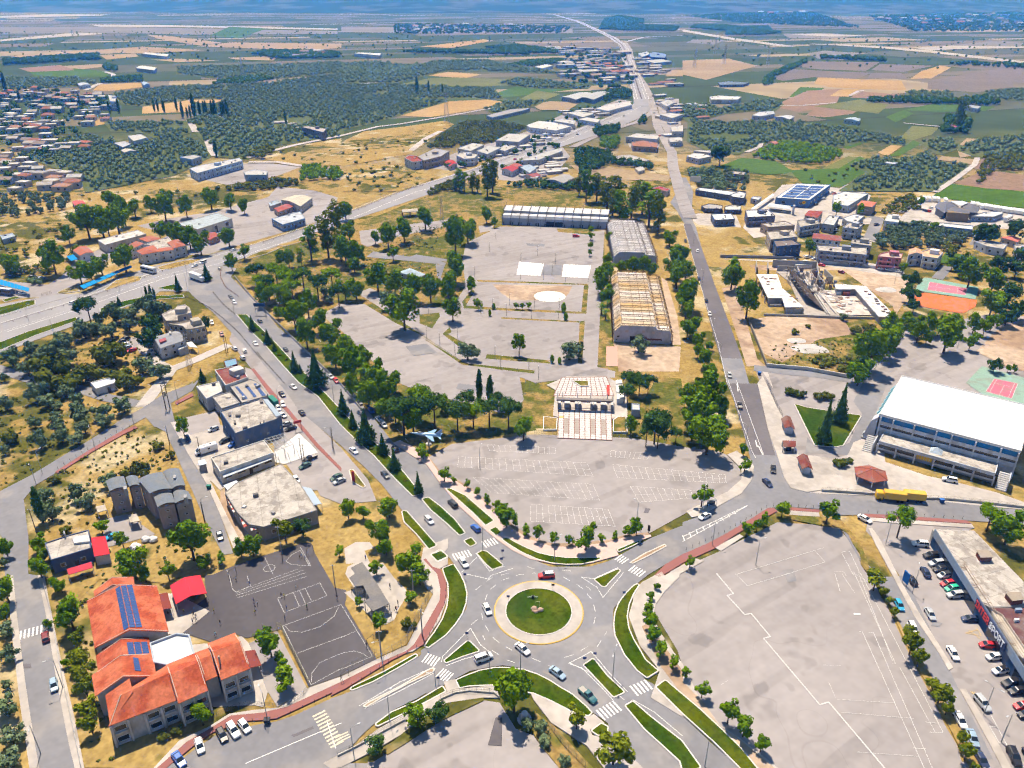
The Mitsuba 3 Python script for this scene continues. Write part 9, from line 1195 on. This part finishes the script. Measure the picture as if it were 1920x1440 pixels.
def fence(label,s,h=1.2,sp=2.5,col=(.16,.17,.17),base=None,rails=(.15,.6,1.0),dense=0,z=.3,r=.03,cat='fence'):
 k=thing('fence',label,cat);l=LineString([q[:2]for q in s]);n=max(1,int(l.length/sp));pts=[l.interpolate(i/n,normalized=True).coords[0]for i in range(n+1)]
 for i,(x,y)in enumerate(pts):part(k,'post',cone(x,y,z,z+h,r*1.5,r*1.5,4),'paint',col)
 for f in rails:part(k,'rail',cat_([bar((*a,z+h*f),(*b,z+h*f),r,3)for a,b in zip(pts[:-1],pts[1:])]),'paint',col)
 if dense:
  m=int(l.length/dense);kk=part(k,'pickets',cat_([bar((*l.interpolate(i/m,normalized=True).coords[0],z+.1),(*l.interpolate(i/m,normalized=True).coords[0],z+h),.016,3)for i in range(m+1)]),'paint',col);tag(kk,kind='stuff')
 if base:part(k,'plinth',slab(l.buffer(.13,cap_style=2),0,z+base),'wall',(.42,.40,.37))
 return k
fence('metal fence on plinth round the corner car park top',M("-16.3,127.4 -13.2,129.1 -9.9,129.7 -4.1,129.1 -2.9,127.9"),1.6,base=.5,dense=.35);fence('metal fence left of the corner car park',M("-37,112.5 -32.9,115.1 -28.1,118.7 -23.8,121.7"),1.5,base=.5,dense=.35);fence('mesh fence right of the corner car park',M("7.9,120.6 11.1,115.1 15.3,109.9"),1.6,dense=.4)
fence('dark mesh fence between playground and red path',M("-21.6,163.3 -23.8,154.6 -26.2,144.9 -26.5,143.8 -31.3,139.6"),2.6,dense=.3);fence('fence between schoolyard and footpath',M("-31.3,139.6 -33.2,140.1 -33,140.5 -36.8,137.4 -40.6,134.7"),2.6,dense=.3);fence('tall mesh fence of the lower school court',M("-47.5,131.7 -59.1,150.1 -59.8,149.6"),2.2,dense=.4,col=(.30,.28,.16));fence('railing before the school front',M("-66.1,122.7 -62.2,125.4 -59.9,125.9 -52,125.1 -48.3,127.9 -47.4,131.2"),1.2,dense=.4);fence('low railing on the yellow kerb of the court',M("-65.4,144.6 -59.3,149.4"),1.0,col=(.40,.34,.14))
fence('rail along the left of the school plot',M("-131,170.1 -120.9,156.1 -107,134.7 -96,118.7 -90.1,109.9"),1.6,col=(.42,.42,.42));fence('low fence of the sports hall forecourt',M("100.8,211.3 105.2,210.8 112.9,209.8 118.9,209"),1.4,base=.6,col=(.24,.19,.12));fence('long low fence of the sports hall along the street',M("131.1,206.8 140,206.3 150.3,204.4 161.3,202"),1.3,base=.6,col=(.18,.15,.12));fence('iron fence along the fairground terrace left',M("8.1,247 16.2,245.7"),2.0,dense=.5);fence('iron fence along the fairground terrace right',M("36.5,244.1 43.2,243.2"),2.0,dense=.5)
fence('park fence behind the jet monument',M("-30,252.9 -22.2,252.2 -21.2,251.9 2.6,249.2"),1.4,sp=1.8,dense=.6,col=(.09,.08,.07));fence('left park boundary along the boulevard',M("-158.6,425.8 -138.1,390.9 -115.4,355.9 -95.9,325.9 -70.6,287.9 -57.8,265"),1.1,base=.9,col=(.3,.28,.25));fence('hedge line fence left of the sports hall drive',M("105.7,289.6 104.1,272.3 103.4,260.7"),1.6,col=(.1,.1,.1),dense=.5);fence('dark fence on the concrete kerb at the junction',M("-245.4,399.2 -236,403.4"),1.3,dense=.5,col=(.05,.05,.05));fence('dark fence right of the grass at far left',M("-258.8,367.8 -252.3,380.4 -252,388.2"),1.3,dense=.5,col=(.05,.05,.05));fence('black goods rack by the left access road',M("-251.6,393.7 -248.5,397.8"),1.6,dense=.3,col=(.03,.03,.03))
fence('highway median rail left part',M("-249.8,352.5 -235.1,374 -222,396.4 -206.7,429 -194.8,452.1"),.9,sp=6,rails=(.9,),r=.09,col=(.16,.11,.10));fence('highway median rail right part',M("-161.6,493.2 -129.2,548.5 -87.7,643.6 -36,722 47,880 142,1088"),.9,sp=9,rails=(.9,),r=.12,col=(.16,.12,.11));fence('highway north edge rail',M("-255.2,361.8 -240.5,384.3 -224.6,402 -210,437 -198.3,455.6 -186.3,464.5 -163.9,501.4 -131.1,557.3 -91.1,653.4 -37,747 45,925 147,1132 182,1220"),.8,sp=10,rails=(.9,),r=.08,col=(.2,.18,.17));fence('highway south edge rail',M("-63.4,634.1 -40.2,684.6 -13,735 52,844 112,947 169,1063 199,1170 212,1275"),.8,sp=10,rails=(.9,),r=.1,col=(.2,.18,.17));fence('dark kerb of the frontage lane',M("-115,320.9 -111,314.4 -94.7,289.8"),.35,sp=8,rails=(.5,),r=.12,col=(.10,.09,.08));fence('frontage kerb above the junction lane',M("-175,393.7 -158.9,380.4 -144.8,363 -131.1,344.7 -111,313.3"),.35,sp=8,rails=(.5,),r=.12,col=(.10,.09,.08));fence('rail at the upper avenue mouth',M("-171.6,441.9 -166.8,425.8 -157.8,407.7 -146.5,393.7"),.5,sp=5,rails=(.8,),r=.14,col=(.19,.10,.07));fence('median rail of the junction branch',M("-161.7,399.2 -149.7,380.4 -140.2,367.8"),.6,sp=4,rails=(.8,),r=.1,col=(.14,.12,.1))
# ---- overhead line poles and lattice masts
def hpole(label,a,b,h):
 k=thing('utility_pole',label,'pole');
 for q in(a,b):part(k,'post',cone(q[0],q[1],0,h,.2,.14,7),'bark')
 part(k,'crossarm',bar((*a[:2],h-.6),(*b[:2],h-.6),.12),'bark');part(k,'platform',bar((*a[:2],h*.55),(*b[:2],h*.55),.25),'steel');part(k,'transformer',cone((a[0]+b[0])/2,(a[1]+b[1])/2,h*.58,h*.72,.45,.45,8),'steel')
hpole('twin wooden poles with transformer at the lane corner',M("-134.6,266.7")[0],M("-133.6,267.9")[0],11)
for i,(s_,h_,lb_)in enumerate(((M("-128.9,320.4"),9,'left of two dark poles on the dry triangle'),(M("-128.3,321"),8,'right of two dark poles on the dry triangle'),(M("-72.5,228.7"),10,'left of the leaning twin poles by the black pickup'),(M("-71.9,229.4"),7,'right of the leaning twin poles by the black pickup'),(M("-63.6,237.7"),9,'lone pole in the middle of the frontage'),(M("-122.9,240.4"),8,'pole on the dry bank by the back lane'),(M("-93.9,194"),8,'pole before the huge dark tree'),(M("-142.8,189.3"),9,'pole by the black cypress'),(M("-109.1,232.9"),8,'pole at the lane by the gravel yard'),(M("-48.3,165.5"),8,'pole at the wall between schoolyard and playground'),(M("-22.6,147.4"),9,'pole on the red path by the playground'),(M("-66.6,179.6"),10,'floodlight pole at the top of the schoolyard'),(M("-31.9,140.1"),9,'floodlight pole at the lower playground corner'),(M("-26.7,163.3"),8,'pole under the tall playground tree'))):
 k=thing('utility_pole',lb_,'pole');x,y=s_[0][:2];part(k,'post',cone(x,y,0,h_,.16,.1,6),'bark' if i<9 else 'steel');part(k,'crossarm',bar((x-.7,y,h_-.4),(x+.7,y,h_-.4),.07),'steel')
def lattice(label,p,h,w):
 k=thing('lattice_mast',label,'mast');x,y=p[:2];ms=[];c=[(-1,-1),(1,-1),(1,1),(-1,1)];n=8;W=lambda f:w*(1-f)+w*.16*f;r=max(.06,h*.005)
 for i in range(n):
  f0,f1=i/n,(i+1)/n
  for j in range(4):
   a,b=c[j],c[(j+1)%4];q=lambda k_,f:(x+k_[0]*W(f),y+k_[1]*W(f),h*f);ms+=[bar(q(a,f0),q(a,f1),r),bar(q(a,f0),q(b,f1),r*.6,3),bar(q(b,f0),q(a,f1),r*.6,3)]
 part(k,'frame',cat_(ms),'steel')
 for f in(.78,.88,.97):part(k,'crossarm',bar((x-w*1.4,y,h*f),(x+w*1.4,y,h*f),r*1.2),'steel')
lattice('grey lattice mast before the white villa',M("-140.7,307.8")[0],15,1.0);lattice('tall lattice pylon by the tan strip field',M("-82,1024")[0],36,3.2);lattice('lattice mast on the park meadow',M("-50,548.5")[0],18,1.3)
for i,(p_,h_)in enumerate(((M("490,1941")[0],40),(M("401,1844")[0],38),(M("552,2301")[0],38),(M("-534,1656")[0],34),(M("-300,1755")[0],34),(M("575,1891")[0],36))):lattice('thin far pylon on the plain, %s'%['right of the motorway sheds','nearest the motorway sheds','behind two others','at the upper left centre','left of the middle groves','beside the diagonal tree line'][i],p_,h_,3)
# ---- signs
def sign(label,p,q,h,z0,z1,col,text=None,name='sign',cat='sign',t=.25):
 k=thing(name,label,cat);a,b=np.array(p[:2]),np.array(q[:2]);part(k,'board',slab(LN([a,b],t),z0,z1),'paint',col);posts(k,[a*.9+b*.1,a*.1+b*.9]if np.linalg.norm(b-a)>1.5 else[(a+b)/2],.1,z0,.09,'post','paint',(.2,.2,.2));return k
sign('red shop sign on a post before the blue showroom',M("-80.4,249.9")[0],M("-77.9,251.4")[0],4,3.4,4.4,(.38,.06,.06));sign('narrow red totem sign on the dry island',M("-53,216.8")[0],M("-52.1,216.8")[0],3,.3,4.2,(.36,.05,.05),t=.4);sign('blue billboard at the kerb of the store car park',M("107.2,167.2")[0],M("107.6,165.1")[0],3,1.2,4.6,(.03,.12,.36));sign('white billboard over the road at the top of the north road',M("145.4,643.6")[0],M("153.7,641.7")[0],10,8,12,(.55,.52,.45),t=.6);sign('blue direction gantry over the right avenue lane',M("-129.7,367.3")[0],M("-123.8,367.3")[0],6,4.6,6.4,(.03,.07,.16));sign('dark flag sign at the store entrance',M("105.9,116.3")[0],M("106,116.2")[0],4,2.4,5.0,(.05,.05,.06));sign('small blue board in the hall lawn shade',M("113.7,244.1")[0],M("115.4,243.8")[0],1,.5,1.3,(.42,.55,.66));sign('brown board sign at the right corner of the central car park',M("40.8,189.7")[0],M("41.4,189.3")[0],2,.8,2.8,(.06,.05,.05));sign('green container side behind the showroom strip',M("-95.8,273.5")[0],M("-92,268.7")[0],2,.3,3,(.05,.20,.16),name='container',cat='container',t=2)
k=thing('bus_stop','small glazed bus stop by the right corner of the central car park','bus stop');q=M("61.4,202.4 64.3,203.9 64.5,202.9 61.6,201.3");part(k,'roof',slab(PG(q),2.4,2.55),'paint',(.22,.23,.24));posts(k,q,.2,2.4,.06);part(k,'back_pane',slab(LN([q[0],q[1]],.06),.4,2.3),'glass')
for i,(q,lb_)in enumerate(zip(M("-59.1,178.6 -78.4,169 -36,143.6 -40.2,132.5"),('basketball hoop at the top right of the schoolyard','goal at the upper left of the schoolyard','goal post at the right of the lower court','goal at the bottom of the lower court'))):
 k=thing('goal',lb_,'goal');x,y=q[:2];part(k,'frame',cat_([bar((x,y,.3),(x,y,2.6),.06),bar((x+1.5,y+1.8,.3),(x+1.5,y+1.8,2.6),.06),bar((x,y,2.6),(x+1.5,y+1.8,2.6),.06),bar((x,y,2.6),(x+.9,y-.7,.3),.05)]),'paint',(.08,.08,.08))
for q,lb_ in zip(M("-99.1,212.7 109.3,113.3 -54.3,121 136.7,204.9 105.1,298"),('green bin at the back lane kerb','bin at the lower right kerb','dark bin at the kerb below the school','blue bin on the street by the sports hall','blue grey hut box at the side entrance')):
 k=thing('waste_bin',lb_,'bin');c_=(.03,.12,.10)if 'green' in lb_ else(.04,.1,.28)if 'blue' in lb_ else(.04,.04,.04);x,y=q[:2];part(k,'body',hexa([(x-.5,y-.4,.3),(x+.5,y-.4,.3),(x+.5,y+.4,.3),(x-.5,y+.4,.3)],[(x-.65,y-.5,1.4),(x+.65,y-.5,1.4),(x+.65,y+.5,1.4),(x-.65,y+.5,1.4)]),'paint',c_);part(k,'lid',bx(x-.7,x+.7,y-.55,y+.55,1.4,1.55),'paint',tuple(v*1.6 for v in c_))
# ---- roundabout centre: boulders, plant, white winged figure
k=thing('rock_garden','group of pale boulders with a spiky plant in the middle of the roundabout','rockery')
for i,(q,r_)in enumerate(zip(M("5.8,156.7 7.4,156.1 6.2,155.5 6.7,156.4 5.5,155.8"),(.85,.9,.6,.5,.4))):
 v,f=ICO;v=v*(1+.35*(meshkit.noise(v*1.7+i*5,3)[:,None]-.5))*[r_,r_*.8,r_*.75];part(k,'boulder',(v+[q[0],q[1],ZTOP+.35],f),'wall',(.44,.31,.23))
q=M("6.6,156.3")[0];part(k,'plant',cat_([(np.array([[q[0],q[1],.5],[q[0]+.06*math.sin(a),q[1]-.06*math.cos(a),.5],[q[0]+math.cos(a)*.55,q[1]+math.sin(a)*.55,1.5+.8*math.sin(a*3)]]),np.array([[0,1,2]]))for a in np.arange(22)*.61]+[cone(q[0],q[1],.4,2.0,.09,.05,5)]),'leaf_dark');part(k,'pale_frame',cat_([bar((*M("7.2,157.1")[0][:2],.5),(*M("7.2,157.1")[0][:2],2.6),.05),bar((*M("7.2,157.1")[0][:2],2.6),(*M("6,157.1")[0][:2],2.4),.06)]),'paint',(.4,.42,.25))
k=thing('sculpture','small white winged figure with dark middle on the island lawn','sculpture');q=M("5.6,160.7")[0];part(k,'wing',plate([(q[0]-.1,q[1],.75),(q[0]-.1,q[1],1.5),(q[0]-.6,q[1],1.1),(q[0]-1.5,q[1],.8)],.05),'paint',(.6,.6,.55));part(k,'wing',plate([(q[0]+.1,q[1],.75),(q[0]+.1,q[1],1.5),(q[0]+.6,q[1],1.1),(q[0]+1.3,q[1],.95)],.05),'paint',(.6,.6,.55));part(k,'middle',cone(q[0],q[1]-.1,.5,1.5,.28,.22,8),'paint',(.03,.03,.04))
for q,lb_ in zip(M("11.1,164.2 -2.7,178.7 -3,175.1 -11.3,146.4 -13,168.5 30,161.2 17.5,138.2 20.1,139.7 -17.3,132.2 -1,159.7"),('black arrow sign on the island apron','thin sign on the upper left splitter','thin sign at the tip of the upper left splitter','round sign at the tip of the lower left splitter','sign on the west verge','sign on the east verge','sign at the left corner of the lower right splitter','sign at the top of the lower right splitter','sign by the lower left crossing','arrow sign at the left of the island')):
 k=thing('road_sign',lb_,'road sign');x,y=q[:2];part(k,'post',cone(x,y,.3,2.3,.05,.05,5),'steel');part(k,'plate',bx(x-.4,x+.4,y-.06,y-.03,1.7,2.4),'paint',(.05,.08,.2)if 'black' not in lb_ else(.03,.03,.03))
k=thing('small_monument','white domed little shrine in a planter beside the big green tree','monument');q=M("2.8,122")[0];part(k,'base',cone(q[0],q[1],0,.9,1.7,1.5,8),'wall',(.4,.4,.42));part(k,'body',cone(q[0],q[1],.9,2.0,.9,.8,8),'wall',(.55,.55,.56));part(k,'dome',ball(q[0],q[1],2.1,.8,.7),'wall',(.56,.56,.58))
for q,lb_ in zip(M("-109.9,182 -106.3,185.7 -108.5,185.7"),('white covered heap in the weeds of the apartment yard','crumpled white tarpaulin at the yard edge','smaller crumpled tarpaulin at the yard edge')):
 k=thing('tarpaulin_heap',lb_,'heap');v,f=trimesh.creation.icosphere(subdivisions=2).vertices,trimesh.creation.icosphere(subdivisions=2).faces;v=np.asarray(v)*(1+.5*(meshkit.noise(np.asarray(v)*2.2,6)[:,None]-.5))*[1.6,1.4,1.1]*(1 if 'covered' in lb_ else .8);part(k,'cover',(v+[q[0],q[1],.6],np.asarray(f)),'paint',(.55,.55,.56))
for q,r_,lb_ in zip(M("136.6,325.9 133.1,335.1 204.6,404.9"),(6,3.5,4.5),('white chalk patch on the wild plot','smaller white chalk patch above it','white heap on the sand by the ruin')):
 k=thing('rubble_heap',lb_,'heap');n=26;t=np.arange(n)*2*math.pi/n;rr=r_*(.6+.7*meshkit.noise(np.c_[np.cos(t)*1.6,np.sin(t)*1.6,t*0+r_],4));V=np.vstack([np.c_[q[0]+rr*np.cos(t)*1.3,q[1]+rr*np.sin(t),t*0+.05],np.c_[q[0]+rr*.6*np.cos(t)*1.3,q[1]+rr*.6*np.sin(t),.35+.3*meshkit.noise(np.c_[t*2,t,t],2)],[[q[0],q[1],.55]]]);F=[[i,(i+1)%n,n+(i+1)%n]for i in range(n)]+[[i,n+(i+1)%n,n+i]for i in range(n)]+[[n+i,n+(i+1)%n,2*n]for i in range(n)];part(k,'heap',(V,np.array(F)),'wall',(.44,.42,.40))
# ================================================================ far houses, one by one
def unit_house(kind):
 q=[(-.5,-.4),(.5,-.4),(.5,.4),(-.5,.4)]
 if kind=='flat':return bx(-.5,.5,-.4,.4,0,.5),bx(-.46,.46,-.36,.36,.5,.53)
 m,_=ridge_roof(q,.45,.2,.04,.25 if kind=='hip' else 0,.02);return gable_wall(q,.45,.2 if kind=='gable' else 0,.02),m
UH={k_:unit_house(k_)for k_ in('flat','gable','hip')}
HC={'wall':[(.44,.43,.43),(.40,.36,.32),(.36,.36,.40),(.48,.40,.32)],'flat':[(.42,.40,.38),(.52,.51,.50),(.30,.29,.29),(.46,.44,.42)],'gable':[(.30,.13,.09),(.40,.36,.33),(.42,.41,.40),(.25,.2,.18)],'hip':[(.34,.13,.085),(.28,.12,.085),(.36,.2,.14)]}
HN={'flat':('house','flat roofed house'),'gable':('house','gable roofed house'),'hip':('house','red hip roofed house')}
UM={}
def far_house(x,y,s,kind,rot,label,group,wide=1.0,name='house',cat='house'):
 k=thing(name,label,cat,group);wi,ri=RNG.randrange(len(HC['wall'])),RNG.randrange(len(HC[kind]));M4=rotz(rot,x,y,0)@np.diag([s*wide,s,s*RNG.uniform(.7,1.0)if wide<1.5 else s*.55,1])
 for nm,i,c in(('wall',0,HC['wall'][wi]),('roof',1,HC[kind][ri])):
  if(kind,i,c)not in UM:UM[kind,i,c]=mk(UH[kind][i],'wall',c)
  scene[k+'__'+nm]={**UM[kind,i,c],'to_world':twm(M4)}
 for j in range(2):
  w_=(.18+.45*j)-.3;kk=free(k+'__window');
  if('w',j)not in UM:UM['w',j]=mk(cat_([bx(w_,w_+.14,-.425,-.402,.17,.33)]),'glass')
  scene[kk]={**UM['w',j],'to_world':twm(M4)}
VIL=[(M("-827,1335 -805,1400 -678,1335 -616,1275 -582,1180 -513,1039 -520,980 -530,1009 -532,953 -478,847 -486,816 -522,816"),95,11,13,16,'in the dense village at the left edge','houses of the left village'),(M("-516,806 -495,796 -441,735 -402,703 -370.5,681 -355.2,646.9 -390.5,641.7 -419.7,641.7"),26,11,12,15,'among trees below the left village','houses below the left village'),(M("-527,857 -501,880 -469,847 -458,880 -434,836 -462,806 -500,816"),12,12,13,15,'at the lower fringe of the left village','houses at the fringe of the left village')]
for s_,n_,dm,s0,s1,w,gp in VIL:
 for x,y in fill(PG(s_),n_,17,dm):
  kd=RNG.choice(['flat','flat','flat','gable','gable','hip']);far_house(x,y,RNG.uniform(s0*.75,s1*.85),kd,RNG.uniform(-.3,.4),'small %s %s'%(HN[kd][1],w),gp+', '+HN[kd][1])
IND=[(M("124,2020 234,2048 250,1844 218,1502 170,1471 150,1601 102,1601"),34,34,22,36,'beside the motorway on its left','sheds left of the motorway'),(M("311,2106 347,2106 314,1675 290,1442 249,1414 258,1637"),22,20,16,26,'right of the motorway by the old road','sheds right of the motorway'),(M("231,1310 256,1264 231,1105 183,880 177,903 202,1105"),14,18,12,18,'near the flyover on the right','sheds by the flyover'),(M("117,2535 274,2413 301,2233 267,2106 113,2233"),14,50,26,44,'far up beside the motorway','far sheds by the motorway'),
  (M("-49,787 -20,826 7,831 60,980 79,980 4,806 -35,773"),20,13,9,14,'filling the yards beside the highway','small sheds of the highway yards'),(M("5,726 28,743 47,778 46,726 28.2,695.5 13.8,681"),20,11,8,13,'in the workshop yards south of the highway','small sheds of the workshop yards'),(M("232,1088 278,1264 267,1105 240,1039"),5,18,10,16,'at the left of the right hand fields','small sheds by the upper north road'),(M("66,1123 109,1141 123,1088 113,1055 79,1063"),8,20,12,18,'behind the highway halls','sheds behind the highway halls'),(M("-295,1024 -260,1009 -252,967 -279,980"),5,16,9,14,'by the dark apartment hall','sheds by the dark hall')]
for s_,n_,dm,s0,s1,w,gp in IND:
 for x,y in fill(PG(s_),n_,23,dm):kd=RNG.choice(['flat','flat','gable']);far_house(x,y,RNG.uniform(s0*.6,s1*.7),'flat' if kd=='flat' else 'gable',RNG.uniform(.2,.7),'pale %s %s'%('flat roofed shed' if kd=='flat' else 'gable roofed shed',w),gp+(', flat' if kd=='flat' else ', gabled'),1.7,'shed','shed')
DIS=[(M("-488,3662 -491,4228 -148,4474 202,4049 211,3627 -44,3543 -339,3543"),70,30,20,34,'in the far village on the plain, centre','houses of the far centre village'),(M("2262,5415 3066,6295 4067,6849 2671,4474 2158,4228 2105,4750"),50,60,30,50,'in the far villages at the right','houses of the far right villages'),(M("-621,2233 -523,2301 -461,2233 -524,2106"),10,36,20,30,'of the far farm at the upper left centre','houses of the far farm'),(M("2104,7509 2996,8775 2400,6849 1898,6049"),14,90,40,60,'at the foot of the mountain','houses at the mountain foot')]
for s_,n_,dm,s0,s1,w,gp in DIS:
 for x,y in fill(PG(s_),n_,29,dm):far_house(x,y,RNG.uniform(s0*.6,s1*.7),RNG.choice(['flat','gable']),RNG.uniform(-.5,.5),'tiny pale house '+w,gp,1.2)
